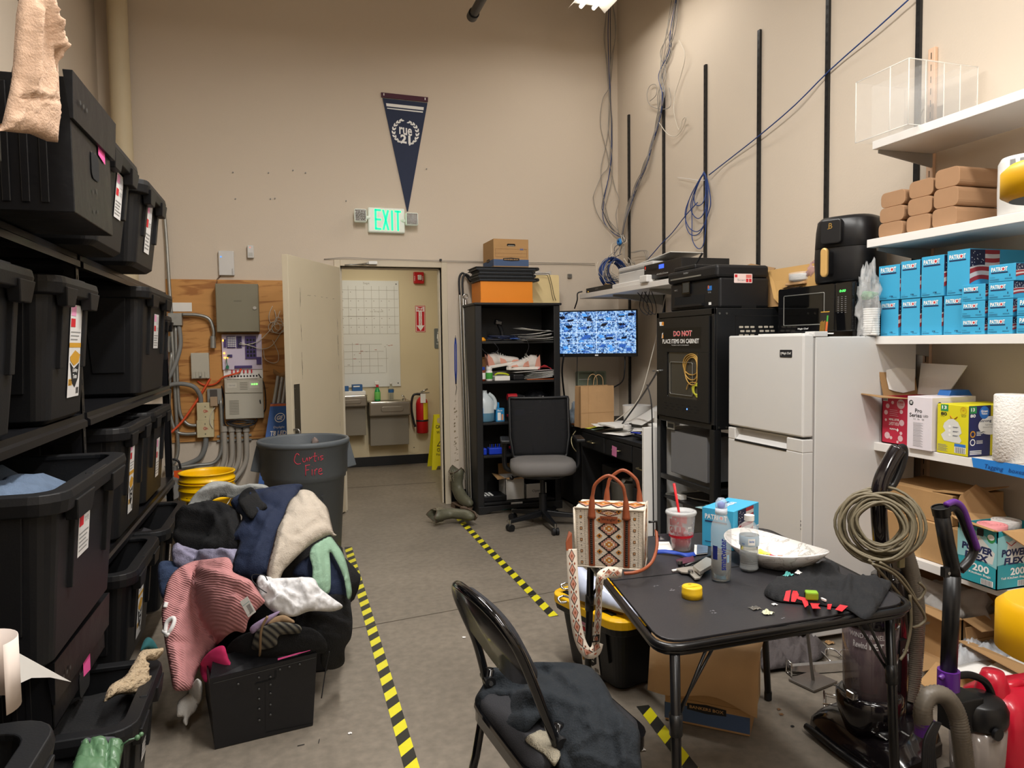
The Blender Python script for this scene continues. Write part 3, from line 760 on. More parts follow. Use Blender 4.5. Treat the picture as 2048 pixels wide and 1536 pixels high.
for k in rg(5):
 pts=[B3(455+rs.u(-3,3),845+rs.u(-3,3),.09),B3(480,850+rs.u(-5,5),.10),B3(508+rs.u(-3,3),845+rs.u(-4,4),.09),B3(480,842+rs.u(-3,3),.11)]
 m.tube(path(pts,5,1),.004,M_cbk,6,closed=1)
tag(m.mk('cable_bundle'),'black power cord gathered in a bundle below the phone controller','cable')
M_cw=mat('cable_white','cfc8ba',.5)
def loopy(pts,label,r=.0028,mm=None,name='cable'):
 return cdt(pts,r,mm or M_cw,label,name,'cable')
for k in rg(4):
 r2=RND(20+k);cx,cy=552+r2.u(-5,5),652+r2.u(-6,6);rx,ry=r2.u(8,14),r2.u(9,13)
 m=MB();m.tube(path([B3(cx+rx*cos(2*PI*i/8+k),cy+ry*sin(2*PI*i/8+k),.03+.01*k)for i in rg(8)],5,1),.0026,M_cw,6,closed=1)
 tag(m.mk('cable_coil'),'loop of thin white wire coiled on the plywood beside the cabinet','cable','white wire loops on the plywood')
loopy([(545,612,.03),(538,630,.03),(541,645,.03),(552,640,.03),(549,620,.03)],'white wire loop highest on the plywood near the door')
loopy([(560,622,.03),(548,650,.05),(520,680,.07),(495,689,.07),(478,688,.07)],'white wire swooping from the coil across to the circuit board')
loopy([(565,660,.03),(545,690,.05),(525,698,.07),(505,693,.07),(480,685,.07)],'lower white wire swooping from the coil to the circuit board')
loopy([(545,680,.03),(556,705,.03),(556,722,.03),(545,726,.03),(530,718,.03),(527,700,.03)],'white wire drooping below the coil beside the circuit board')
loopy([(430,815,.09),(422,828,.09),(420,845,.09),(426,856,.09)],'thin white wire hanging in front of the cream boxes')
M_boxblue=mat('carton_blue','1f5aa8',.5,var=.03);OrB=mat('carton_orange','c4632f',.5)
t=TH('lamp_tube_carton','blue carton of LED tubes with silver tubes sticking out, leaning behind the door','carton')
a=ony(541,809,5.93);b=ony(571,809,5.93);W=b.x-a.x
bl=V((ony(527,900,5.8).x,5.8,ony(527,900,5.8).z));zt=a.z
lean=V(a.x-bl.x,.13,a.z-bl.z);d_=V(0,.13,-.02)
base=bl+lean*(-bl.z/lean.z)
p=[base,base+V(.17,0,0),base+V(.17,.12,0),base+V(0,.12,0)];L_=lean*(zt/lean.z)
p=[V((q.x,q.y,max(.004,q.z)))for q in p]
m.hexa(p+[q+L_ for q in p],M_boxblue)
ff=Fr(p[0]+V(0,-.001,0),X_,L_);LL=L_.length
m.rect(ff,0,LL-.02,.17,LL,OrB,.001)
m.ringf(ff,.085,LL-.115,.032,.038,WPr,.002);m.text(ff,'GE',.062,LL-.132,.046,.034,WPr,.002,bold=.03,shear=.2)
m.text(ff,'Daylight',.05,LL-.205,.08,.022,WPr,.002);m.text(ff,'T8 LED',.03,LL-.26,.12,.04,WPr,.002,bold=.03)
m.rect(ff,.03,LL-.29,.14,LL-.287,WPr,.002);m.text(ff,'32w 18"',.045,LL-.32,.07,.018,WPr,.002);m.text(ff,'Replacement',.035,LL-.36,.1,.018,WPr,.002)
m.rect(ff,0,.12,.17,.28,OrB,.0015);m.text(ff,'Replaces',.03,.23,.11,.028,WPr,.0025);m.text(ff,'Plug and Play LED',.02,.085,.13,.018,WPr,.0025)
m.mk('carton',t)
for k in rg(5):c=p[0]+L_+V(.02+.032*k,.05,-.03);dd=L_.normalized();m.cyl(c,c+dd*.26,.014,mat('tube_silver','a3a5a6',.35,metal=.4),n=10)
m.mk('lamp_tubes',t)
c=p[0]+L_+L_.normalized()*.235;m.grid([[c+V((x*.185-.01,.03+.02*sin(x*7),.02*sin(x*9+2)+zz*.035))for x in[i/8 for i in rg(9)]]for zz in(0,1)],CRDi);m.mk('torn_flap',t,solid=.003,label='torn cardboard flap')
t=TH('water_valve','metal water valve with orange handle tag and grey disc, low beside the yellow buckets','valve')
c=ony(350,950,5.9)
m.cyl(c+V(-.06,0,.0),c+V(.06,0,0),.035,GLV);m.cyl(c+U_(-.04),c+U_(.07),.022,GLV);m.cyl(c+U_(-.02),V(c.x,c.y,.0),.02,GLV);m.mk('body',t)
q=ony(345,974,5.85);m.cyl(q,q+V(.0,-.05,0),.085,mat('valve_grey','8a8986',.5),n=24);m.cyl(q,V(q.x,q.y+.02,.0),.02,GLV);m.mk('round_cover',t,bv=.004)
q=ony(354,955,5.8);m.box(q+V(-.02,0,-.04),q+V(.035,.01,.05),mat('tag_orange','e0571f',.5));m.mk('orange_tag',t)
m.tube(path([c+V(-.05,-.04,.05),c+V(-.02,-.04,.12),c+V(.03,-.04,.11),c+V(.045,-.04,.05)],5),.009,M_cbk);m.mk('hose_loop',t)
M_yb=mat('bucket_yellow','f0bc00',.35,var=.02,coat=.1)
BC=onz(412,1075,0);
def bucket(c,z,label,top,mid=1):
 t=TH('plastic_bucket',label,'bucket','nested yellow buckets',loc=(c[0],c[1],z))
 mb=MB();H=.37;R0,R1=.125,.15
 mb.lat([(.001,.003),(R0,.003),(R0+.003,.01),(R1-.004,H-.10),(R1+.006,H-.10),(R1+.006,H-.085),(R1-.002,H-.08),(R1-.001,H-.05),(R1+.007,H-.048),(R1+.007,H-.038),(R1,H-.035),(R1,H-.008),(R1+.008,H-.006),(R1+.008,H),(R1-.004,H),(R1-.008,H-.02),(R0-.004,.012),(.001,.012)],M_yb,40)
 mb.mk('pail',t)
 fr=Fr((-.065,-(R0+.017),.16),X_,(0,-.07,1))
 if top:
  mb=MB()
  for k in rg(2):mb.tube(path([V(((R1+.004)*cos(a),-abs((R1+.01)*sin(a))-.01,H-.075-.16*sin(a)))for a in[PI*i/8 for i in rg(9)]],3),.002,STL,6);break
  mb.mk('bail',t)
  mb=MB()
  def curved_text(s,ang0,span,z,h):
   vs,fs=text_geo(s,.02);R=lambda zz:R0+.0045+(R1-R0)*zz/(H-.1)
   mb.add([V((R(z+y*h)*sin(ang0+x*span),-R(z+y*h)*cos(ang0+x*span),z+y*h))for x,y in vs],fs,BPr)
  curved_text('DALE TIFFANY',-.75,.9,.215,.024);curved_text('PAINT PAIL',-.75,.6,.195,.012)
  mb.mk('printing',t)
 return t
c=ony(413,941,4.6)
bucket((c.x,c.y),.245,'lower yellow plastic bucket, outer one of the nested pair behind the clothes',False)
bucket((c.x+.002,c.y),.30,'upper yellow plastic bucket nested in the other, with black print',1)
tag(MB().box((c.x-.16,c.y-.14,.002),(c.x+.14,c.y+.14,.244),CRD).mk('cardboard_box',bv=.003),'plain cardboard box under the nested yellow buckets, behind the clothes','box')
# BACK WALL CENTRE AND HALL
M_pennant=mat('pennant_navy','26304a',.75,var=.05,vs=60);M_maroon=mat('pennant_maroon','4a2233',.7)
t=TH('pennant','navy felt pennant with white laurel wreath hanging above the exit sign','pennant')
def bp(px,py,d=.008):p=ony(px,py,YB-d);return(p.x,p.z)
P=[bp(765,196),bp(855,206),bp(816,423),bp(814,423)]
m.ext([P[3],P[2],P[1],P[0]],.006,.009,M_pennant,FB);m.mk('felt',t)
m.ext([bp(762.5,194.5),bp(855.5,204.5),bp(856,195),bp(762,185)],.006,.014,M_maroon,FB);m.mk('header_band',t)
for px,py in((767.5,189),(850,198)):m.ext([bp(px-1,py+2.5),bp(px+1,py+2.7),bp(px+1,py-1.8),bp(px-1,py-2)],.014,.0155,WPr,FB)
m.mk('grommet',t)
m.ext([bp(773,212.5),bp(847,220.5),bp(847.5,214.5),bp(772,206.5)],.009,.0096,WPr,FB)
m.ext([bp(774.5,217.5),bp(845.5,225.5),bp(846,223),bp(774,215.5)],.009,.0096,WPr,FB)
def leaf(px,py,ang,L,wd):
 c,s=cos(ang),sin(ang);pts=[]
 for i in rg(10):
  a=2*PI*i/10;u,v=L/2*cos(a),wd/2*sin(a)*(1-.35*cos(a));pts.append(bp(px+u*c-v*s,py-(u*s+v*c)))
 m.poly(FB,pts,WPr,.0098)
cx,cy,rw=811,265,23.5
for side in(-1,1):
 for k in rg(8):
  a=radians(-62+k*19);px=cx+side*rw*cos(a)*1.0;py=cy-rw*sin(a)+(side*2)
  tang=a+PI/2 if side>0 else PI-(a+PI/2)
  leaf(px+side*2.2,py-.5,tang-side*.45,7.5,3.6);leaf(px-side*1.8,py+.5,tang+side*.45,7.0,3.2)
f0=Fr((bp(798.5,268.3)[0],YB,bp(798.5,268.3)[1]),(1,0,-.1),(.0,0,1))
sx=(bp(826,268)[0]-bp(798,268)[0])
m.text(f0,'rue',0,0,sx*.92,.062,WPr,.0105,bold=.02)
f1=Fr((bp(801,285.5)[0],YB,bp(801,285.5)[1]),(1,0,-.1),Z_)
m.text(f1,'21',0,0,sx*.72,.072,WPr,.0105,bold=.045)
m.mk('print',t)
t=TH('exit_sign','white exit sign with glowing green letters and two emergency lamps over the door','exit sign')
M_es=mat('sign_housing','e0e2da',.4,emit='e6ffe8',es=.12)
f,w,h=bbox_(m,736,414,810,466,.05,M_es);m.mk('housing',t,bv=.01)
fE=Fr(f.o,(1,0,-.04),Z_);f=fE
M_exit=mat('exit_green','00f08a',.5,emit='00f584',es=1.6)
hh=h*.76;z0=h*.15
def bar(u0,v0,u1,v1,tk=.017):
 d=V((u1-u0,v1-v0));n=V((-d.y,d.x)).normalized()*tk/2;e=d.normalized()*tk*.35
 m.poly(f,[(u0-e.x+n.x*-1,v0-e.y-n.y),(u1+e.x-n.x,v1+e.y-n.y),(u1+e.x+n.x,v1+e.y+n.y),(u0-e.x+n.x,v0-e.y+n.y)],M_exit,.0015)
u=w*.2;bw_=w*.13
for(a,b,c,d)in[(u,z0,u,z0+hh),(u,z0,u+bw_,z0),(u,z0+hh/2,u+bw_,z0+hh/2),(u,z0+hh,u+bw_,z0+hh),(u+w*.21,z0,u+w*.34,z0+hh),(u+w*.34,z0,u+w*.21,z0+hh),(u+w*.45,z0,u+w*.45,z0+hh),(u+w*.61,z0,u+w*.61,z0+hh),(u+w*.54,z0+hh,u+w*.68,z0+hh)]:bar(a,b,c,d)
m.mk('lettering',t)
M_reflector=mat('lamp_reflector','8f8f8c',.15,metal=.9,var=.2,vs=120,bump=.6,bs=160)
for(a,b,c,d)in((709,418,733,443),(812,426,836,450)):
 lp=MB();p0=ony(a,d,YB-.09);p1=ony(c,b,YB-.09);lp.box((p0.x,YB-.10,p0.z),(p1.x,YB-.045,p1.z),M_es);L=lp.mk('emergency_lamp',t,bv=.01)
 lp=MB();ff=FrX(p0.x,YB-.10,p0.z);ww,hh2=p1.x-p0.x,p1.z-p0.z
 for i in rg(4):
  for j in rg(4):lp.disc(ff,ww*(.17+.22*i),hh2*(.17+.22*j),ww*.10,M_reflector,.002,8)
 lp.rect(ff,ww*.07,hh2*.07,ww*.93,hh2*.93,M_reflector,.0015);lp.mk('lens',L)
 lp=MB();xx=p1.x if a<750 else p0.x;yy=(p0.z+p1.z)/2-.01;lp.cyl((xx-.01,YB-.06,yy),(xx+.03 if a<750 else xx-.03,YB-.04,yy),.014,M_es);lp.mk('lamp_neck',t)
M_wire=mat('wire_grey','8e8a83',.5)
for k,(lb,off)in en((('thin grey wire stapled along the wall above the door, upper strand',0),('thin grey wire stapled along the wall above the door, lower strand',2.2))):
 pts=[(648,518),(690,515+off),(740,517+off),(800,519+off*.6),(884,521+off),(960,523+off*.5),(1060,525+off),(1130,526+off*.7),(1190,527+off)]
 m=MB();m.tube(path([ony(px,py+off*.4,YB-.008)if px<670 or px>895 else ony(px,py,YB-.025)for px,py in pts],5),.0018,M_wire,6)
 tag(m.mk('wall_wire'),lb,'wire')
a=ony(881,520,YB-.03);m.box((a.x-.008,YB-.04,a.z-.008),(a.x+.01,YB-.018,a.z+.008),BLK);tag(m.mk('contact_sensor'),'small black square sensor on top of the door frame corner','sensor')
f,w,h=bbox_(m,1136,548,1144,556,.02,STL);tag(m.mk('wall_hook'),'small metal hook plate on the wall between bookcase and shelf','hook')
def hb(mb,px0,py0,px1,py1,d,mm):
 p0=ony(px0,py1,YH-d);p1=ony(px1,py0,YH-d);mb.box((p0.x,YH-d,p0.z),(p1.x,YH-.001,p1.z),mm)
 return FrX(p0.x,YH-d,p0.z),p1.x-p0.x,p1.z-p0.z
M_wb=mat('whiteboard','e4e6e2',.25,var=.01,coat=.3)
f,w,h=hb(m,672,562,797,776,.012,M_wb)
t=TH('whiteboard','large white dry erase calendar board hanging in the hall above the fountains','whiteboard')
m.mk('panel',t)
M_ink=mat('faint_ink','a7a39a',.7)
rs=RND(4)
for k in rg(8):u=w*(.1+.118*k);m.rect(f,u,h*.5,u+.003,h*.95,M_ink,.001)
for k in rg(6):v=h*(.5+.082*k);m.rect(f,.04*w,v,.99*w,v+.003,M_ink,.001)
for k in rg(5):v=h*(.13+.068*k);m.rect(f,.08*w,v,w*rs.u(.7,.98),v+.003,M_ink,.001)
for k in rg(6):u=w*(.13+.13*k);m.rect(f,u,h*.13,u+.003,h*rs.u(.3,.43),M_ink,.001)
m.text(f,'Sept',.45*w,.96*h,.1*w,.025*h,M_ink,.0012)
M_redink=mat('red_ink','b9695c',.7)
for k in rg(14):u,v=w*rs.u(.15,.9),h*rs.u(.2,.42);m.rect(f,u,v,u+rs.u(.01,.04),v+.005,M_redink if k%2 else M_ink,.0012)
for k in rg(30):u,v=w*(.13+.118*(k%7)),h*(.56+.082*(k//7));m.rect(f,u,v,u+.009,v+.009,M_ink,.0012)
m.rect(f,.2*w,.665*h,.62*w,.669*h,M_ink,.0013);m.text(f,'no drop off',.55*w,.7*h,.2*w,.02*h,M_ink,.0013)
m.mk('calendar_writing',t)
for(u,v)in((.96,.97),(.96,.03)):m.disc(f,u*w,v*h,.007,BPr,.003,10)
m.mk('screw',t)
M_fount=mat('fountain_steel','8b8479',.35,metal=.75,var=.05,vs=20)
M_fountb=mat('fountain_panel','807a6e',.5,metal=.2,var=.03)
def fountain(px0,px1,pyt,pyl,pyb,label,hide_l=0):
 t=TH('drinking_fountain',label,'drinking fountain','steel drinking fountains in the hall')
 d=.30
 a=ony(px0,pyt,YH-d);b=ony(px1,pyl,YH-d);c=ony(px1,pyb,YH-.22)
 x0,x1,zt,zl,zb=a.x,b.x,a.z-.015,b.z,c.z
 mb=MB();mb.box((x0,YH-d,zl),(x1,YH-.002,zt),M_fount);mb.mk('basin_body',t,bv=.015)
 mb=MB();mb.box((x0+.015,YH-.22,zb),(x1-.015,YH-.002,zl),M_fountb);mb.mk('lower_panel',t,bv=.004)
 mb=MB();P=rrect(x0-.004,YH-d-.004,x1+.004,YH-.005,.03);Q=rrect(x0+.05,YH-d+.03,x1-.09,YH-.06,.06);n=len(P)
 zr=zt+.006
 vs=[V(p[0],p[1],zt-.005)for p in P]+[V(p[0],p[1],zr)for p in P]+[V(p[0],p[1],zr)for p in Q]+[V((p[0]*.7+(x0+x1)/2*.3,p[1]*.7+(YH-.16)*.3,zr-.05))for p in Q]
 mb.add(vs,quads(3,n)+[tuple(3*n+i for i in rg(n))],mat('bowl_steel','b9b5ab',.22,metal=.9),1);mb.mk('bowl',t)
 mb=MB();fr=FrX(x0,YH-d,zl);W,H=x1-x0,zt-zl
 mb.ext(rrect(W*.28,H*.3,W*.82,H*.68,H*.18),-.002,.01,M_fount,fr);mb.mk('push_bar',t,bv=.004)
 mb=MB();q=V(x1-.055,YH-.17,zr);mb.cyl(q,q+U_(.022),.022,CHR);mb.tube(path([q,q+U_(.04),q+V(-.025,-.02,.055)],4),.009,CHR);mb.mk('spout',t)
 mb=MB();q=V(x1-.01,YH-.14,zt-.05);mb.cyl(q,q+V(.012,0,0),.01,BPr,n=8);mb.mk('side_screw',t)
 return x0,x1,zr
r1=fountain(738,822,803,830,888,'steel drinking fountain holding the green spray bottle, right hand one')
r2=fountain(664,735,791,813,870,'steel drinking fountain higher on the wall, half hidden by the open door')
def bottle_lathe(mb,c,prof,mm,n=24,sx=1,sy=1):mb.lat(prof,mm,n,c,sx,sy)
t=TH('spray_bottle','green cleaner spray bottle with white trigger standing on the hall fountain','spray bottle')
c=ony(756,802,YH-.2);z=r1[2];c=V(c.x,YH-.16,z)
m.lat([(.001,0),(.032,0),(.034,.01),(.034,.08),(.03,.11),(.02,.14),(.013,.155),(.013,.165),(.001,.165)],mat('cleaner_green','1f9a4c',.25),20,c,1,.7);m.mk('bottle',t)
m.lat([(.0345,.02),(.035,.022),(.035,.1),(.034,.105)],mat('cleaner_label','6fbf5a',.5),20,c,1,.72);m.mk('label_wrap',t)
m.cyl(c+U_(.16),c+U_(.185),.016,RPr);m.mk('collar',t)
m.box(c+V(-.03,-.012,.19),c+V(.02,.012,.225),WHT);m.box(c+V(-.02,-.006,.16),c+V(-.012,.006,.195),WHT);m.mk('trigger_head',t,bv=.004)
t=TH('water_bottle','clear water bottle with blue label standing on the hall fountain','bottle')
c=V((ony(783,800,YH-.14).x,YH-.12,z));
m.lat([(.001,0),(.03,0),(.032,.01),(.03,.06),(.032,.12),(.02,.16),(.012,.175),(.012,.19),(.001,.19)],mat('clear_plastic','e8f0f2',.08,trans=.9,ior=1.3,var=0),18,c);m.mk('bottle',t)
m.lat([(.0325,.09),(.033,.125)],mat('bottle_label_blue','2d5f96',.5),18,c);m.mk('label_wrap',t)
m.cyl(c+U_(.19),c+U_(.205),.014,WHT);m.mk('cap',t)
t=TH('small_carton','small blue carton on the left hall fountain beside the door','carton')
zz=r2[2];a=ony(705,776,YH-.22)
m.box((a.x,YH-.22,zz+.045),(a.x+.11,YH-.1,zz+.115),mat('small_carton_blue','27598f',.5));m.mk('carton',t)
m.rect(FrX(a.x,YH-.22,zz+.045),.01,.045,.08,.058,WPr,.001);m.mk('print',t)
m.box((a.x-.15,YH-.26,zz+.001),(a.x+.14,YH-.08,zz+.043),PAP);tag(m.mk('white_tray',bv=.003),'shallow white carton tray lying across the left hall fountain','tray')
m.box((a.x-.12,YH-.2,zz+.045),(a.x-.04,YH-.1,zz+.10),mat('small_carton_blue','27598f'));tag(m.mk('small_carton'),'second small blue carton mostly hidden by the door edge','carton')
t=TH('fire_alarm_strobe','red fire alarm horn with clear strobe high on the hall wall','fire alarm')
f,w,h=hb(m,828,544,848,567,.05,M_red);m.mk('housing',t,bv=.008)
m.ext(rrect(w*.36,h*.3,w*.74,h*.74,.01),0,.02,mat('strobe_lens','d9d6d2',.15,metal=.3),f);m.mk('strobe_lens',t,bv=.005)
m.text(f,'FIRE',.12*w,.25*h,h*.4,w*.09,WPr,.001,rot=PI/2);m.text(f,'FIRE',.9*w,.25*h,h*.4,w*.09,WPr,.001,rot=PI/2);m.mk('lettering',t)
t=TH('fire_extinguisher_sign','red fire extinguisher arrow sign on the hall wall','sign')
f,w,h=hb(m,831.5,611.5,850,664,.003,RPr);m.mk('panel',t)
m.rect(f,.05*w,.02*h,.95*w,.98*h,WPr,.0006);m.rect(f,.09*w,.035*h,.91*w,.965*h,RPr,.001)
m.poly(f,[(.1*w,.955*h),(.5*w,.9*h),(.9*w,.955*h),(.9*w,.78*h),(.66*w,.78*h),(.66*w,.25*h),(.9*w,.25*h),(.5*w,.04*h),(.1*w,.25*h),(.34*w,.25*h),(.34*w,.78*h),(.1*w,.78*h)],WPr,.0014)
m.text(f,'FIRE',.17*w,.805*h,.66*w,.09*h,RPr,.0018,bold=.03)
for k,ch in en('EXTINGUISHER'):m.text(f,ch,.43*w if ch!='I' else .48*w,(.735-.043*k)*h,.16*w if ch!='I' else .05*w,.034*h,RPr,.0018,bold=.02)
m.mk('lettering',t)
t=TH('restroom_sign','grey restroom sign with white figure, cut off by the door frame','sign')
p0=ony(869,697,YH-.005);p1=ony(869,657,YH-.005);W=.15;H=p1.z-p0.z
f=FrX(p0.x,YH-.004,p0.z);m.ext(rrect(0,0,W,H,.012),-.003,.003,mat('sign_grey','6f7676',.5),f);m.mk('panel',t)
m.disc(f,.05,H*.80,.012,WPr,.004,12);m.poly(f,[(.03,H*.5),(.035,H*.73),(.065,H*.73),(.07,H*.5),(.062,H*.48),(.062,H*.35),(.038,H*.35),(.038,H*.48)],WPr,.004)
m.rect(f,.078,H*.36,.082,H*.88,WPr,.004);m.disc(f,.112,H*.80,.012,WPr,.004,12);m.poly(f,[(.1,H*.73),(.124,H*.73),(.14,H*.48),(.084,H*.48)],WPr,.004);m.rect(f,.1,H*.35,.124,H*.5,WPr,.004)
m.text(f,'RESTROOM',.025,H*.2,.1,H*.07,WPr,.004);m.mk('lettering',t)
t=TH('fire_extinguisher','red fire extinguisher with black hose hanging on the hall wall','fire extinguisher')
q0=ony(845,866,YH-.11);q1=ony(843,800,YH-.11);c=V(q0.x,YH-.11,q0.z);H=q1.z-q0.z
m.lat([(.001,0),(.06,0),(.07,.01),(.07,H*.9),(.06,H*1.0),(.03,H*1.09),(.001,H*1.1)],M_red,28,c);m.mk('cylinder',t)
m.cyl(c+U_(H*1.08),c+U_(H*1.2),.022,STL);m.box(c+V(-.06,-.012,H*1.2),c+V(.09,.012,H*1.225),STL);m.tube([c+V(-.01,0,H*1.23),c+V(.07,0,H*1.33)],.01,STL);m.mk('valve_handle',t)
m.tube(path([c+V(-.02,-.01,H*1.17),c+V(-.10,-.01,H*1.15),c+V(-.125,-.01,H*.8),c+V(-.105,-.01,H*.4),c+V(-.085,-.02,H*.2)],6),.013,M_cbk);m.mk('hose',t)
m.box(c+V(-.03,-.085,H*.93),c+V(.03,-.078,H*1.2),PAP);m.mk('inspection_tag',t)
vsx=[V((c.x+.071*sin(a),c.y-.071*cos(a),c.z+zz))for zz in(H*.42,H*.92)for a in[.05+i*.25 for i in rg(5)]]
m.add(vsx,[(i,i+1,6+i,5+i)for i in rg(4)],mat('ext_label','d8c02a',.5));m.mk('yellow_label',t)
m.lat([(.0715,H*.36),(.073,H*.37),(.073,H*.40),(.0715,H*.41)],M_cbk,24,c);m.box(c+V(-.04,.06,H*.3),c+V(.04,.108,H*.5),M_red);m.mk('strap',t)
t=TH('wet_floor_sign','yellow caution wet floor sign standing in the hall behind the door frame','floor sign')
M_wfs=mat('sign_yellow','e8df1c',.4,var=.03)
a=onz(865,938);a=V(a.x+.0,7.95,0);a=ony(865,938,7.9);x0=a.x;W=.30;H=.62;z0=0
f=Fr((x0,7.95,0),X_,(0,.18,1))
o_=[(0,0),(.05,0),(.07,.04),(W-.07,.04),(W-.05,0),(W,0),(W-.06,H),(.06,H)];m.ext(o_,0,.008,M_wfs,f)
m.mk('front_panel',t)
f2=Fr((x0,8.22,0),X_,(0,-.2,1));m.ext(o_,0,.008,M_wfs,f2);m.mk('rear_panel',t)
m.ext(rrect(.09,H-.10,W-.09,H-.04,.02),.008,.0095,mat('handle_gap','cdbf98',.8),f);m.text(f,'CAUTION',.07,.46,.17,.04,BPr,.0095,bold=.02);m.text(f,'Wet Floor',.075,.40,.16,.035,BPr,.0095)
m.poly(f,[(.07,.26),(.23,.26),(.15,.38)],BPr,.0095);m.poly(f,[(.085,.268),(.215,.268),(.15,.366)],M_wfs,.010);m.tube([f.p(.13,.29,.011),f.p(.15,.33,.011),f.p(.17,.28,.011)],.006,BPr)
m.text(f,'CUIDADO',.07,.20,.17,.04,BPr,.0095,bold=.02);m.text(f,'Piso Mojado',.06,.15,.18,.03,BPr,.0095);m.mk('lettering',t)
p=ony(828,895,YH-.004);m.cyl((p.x,YH-.006,p.z),(p.x,YH-.001,p.z),.07,HWl,n=28);m.cyl((p.x,YH-.008,p.z),(p.x,YH-.006,p.z),.006,BPr,n=8)
tag(m.mk('cleanout_cover'),'round cover plate low on the hall wall below the extinguisher','wall plate')
rs=RND(9);M_chip=mat('wall_chip','8d7d63',.9)
for k in rg(34):
 py=800+k*4+rs.u(-2,2);px=911+rs.u(-3,3)+k*.04;w_=rs.u(.5,2.5);x0,z0=bw(px-w_,py+rs.u(.5,5));x1,z1=bw(px+w_,py)
 m.add([(x0,YB-.0008,z0),(x1,YB-.0008,z0+.004),(x1,YB-.0008,z1),(x0+.002,YB-.0008,z1-.003)],Q4,M_chip)
tag(m.mk('wall_scrape'),'flaked paint scrapes on the wall between door frame and poles','wall damage',kind='stuff')
t=TH('lanyard','blue lanyard hanging on the wall between door frame and poles','lanyard')
M_lan=mat('lanyard_blue','22409a',.6)
for dx in(-1.5,1.5):m.ribbon([ony(911,675,YB-.012),ony(911+dx,690,YB-.012),ony(911.5+dx,740,YB-.012),ony(912,768,YB-.012)],V(.009,0,0),.002,M_lan)
m.mk('strap',t)
a=ony(911,671,YB-.006);m.tube([a,a+V(0,-.01,-.015),a+V(0,-.004,-.03)],.002,STL);b=ony(912,775,YB-.012);m.tube(path([b+U_(.02),b+V(.006,0,0),b+U_(-.03),b+V(-.004,0,-.06)],4),.003,STL);m.mk('hook',t)
p=ony(909,772,YB-.01)
POLES=[(919.5,590,935,1015),(926,592,939,1018),(931,600,943,1020)]
for k,(px0,py0,px1,py1)in en(POLES):
 t=TH('garment_pole',['leftmost of the three long steel poles leaning beside the bookcase','middle long steel pole leaning beside the bookcase','right long steel pole with ring end, touching the bookcase'][k],'pole','steel poles leaning by the bookcase')
 a=ony(px0,py0,YB-.06-.02*k);b=onz(px1,py1,.004)
 if k:b=V((b.x,min(b.y,5.98-.03*k),.004))
 m=MB();m.cyl(b,a,.011,STL,n=12);m.mk('tube',t)
 m=MB();u=(a-b).normalized()
 if k<2:m.tube(path([a,a+u*.14,a+u*.19+V(.03,0,0),a+u*.16+V(.07,0,0),a+u*.12+V(.10,0,0),a+u*.15+V(.135,0,0),a+u*.19+V(.135,0,0)],5),.009,M_cbk)
 else:m.tube(path([a+V((.02*cos(x),0,.03+.02*sin(x)))for x in[i*PI/4 for i in rg(8)]],3,1),.005,STL,closed=1)
 m.mk('hook_end',t)
M_boot=mat('boot_leather','5a4a3d',.5,var=.35,vs=14,bump=.15,bs=40);M_bootin=mat('boot_inside','4a2a1c',.8)
M_bootg=mat('boot_green','5b5a49',.5,var=.4,vs=18,bump=.2,bs=50)
def boot(label,loc,rot,sc_=1.0):
 t=TH('cowboy_boot',label,'boot','pair of cowboy boots',loc=loc,rot=rot)
 def ring(cx,cz,rx,ry,tilt=0,n=16):return[V((cx+rx*cos(2*PI*i/n)*cos(tilt),ry*sin(2*PI*i/n),cz+rx*cos(2*PI*i/n)*sin(tilt)))for i in rg(n)]
 R=[]
 for cx,cz,rx,ry,tl in[(.235,.035,.004,.006,1.4),(.22,.04,.03,.028,1.35),(.17,.045,.042,.042,1.3),(.11,.055,.052,.042,1.1),(.05,.085,.068,.04,.75),(.01,.12,.062,.042,.35),(0,.17,.055,.045,.1),(0,.24,.065,.052,0),(0,.31,.075,.058,0)]:
  R.append(ring(cx*sc_,cz*sc_,rx*sc_,ry*sc_,tl))
 mb=MB();n=16;top=R[-1]
 R[-1]=[V((p.x,p.y,p.z-.05*sc_*abs(p.y)/(.058*sc_)))for p in top]
 vs=[p for r in R for p in r];mb.add(vs,quads(len(R)-1,n)+[tuple(range(n-1,-1,-1))],M_bootg,1)
 o=mb.mk('shaft_and_foot',t,solid=.004)
 mb=MB();mb.tube([q+U_(.001)for q in R[-1]],.004*sc_,M_boot,6,closed=1);mb.mk('top_welt',t)
 mb=MB();mb.ext([(-.05*sc_,-.03*sc_),(.0,-.034*sc_),(.1*sc_,-.04*sc_),(.2*sc_,-.036*sc_),(.245*sc_,0),(.2*sc_,.036*sc_),(.1*sc_,.04*sc_),(0,.034*sc_),(-.05*sc_,.03*sc_)],.0,.012*sc_,M_boot);mb.mk('sole',t,bv=.002)
 mb=MB();mb.ext([(-.055*sc_,-.032*sc_),(.01*sc_,-.032*sc_),(.01*sc_,.032*sc_),(-.055*sc_,.032*sc_)],-.03*sc_,.0,M_boot);mb.mk('heel',t,bv=.003)
 mb=MB()
 for k in rg(4):
  for sgn in(-1,1):mb.tube(path([V((x*sc_,sgn*(.052+.002)*sc_,(z)*sc_))for x,z in((-.05,.2+.02*k),(-.02,.23+.02*k),(0,.19+.02*k),(.02,.23+.02*k),(.05,.2+.02*k))],3),.0016,mat('boot_stitch','8f8770',.6),4)
 mb.mk('stitching',t)
 return t
a=onz(918,1018,0)
boot('worn green cowboy boot standing upright against the wall by the poles',(a.x-.0,a.y+.06,.03),(0,0,-1.3),1.05)
b=onz(905,1030,.06)
boot('worn brown cowboy boot lying on its side in front of the standing one',(b.x+.10,b.y+.03,.075),(PI/2,0,-PI/2+.25),.95)
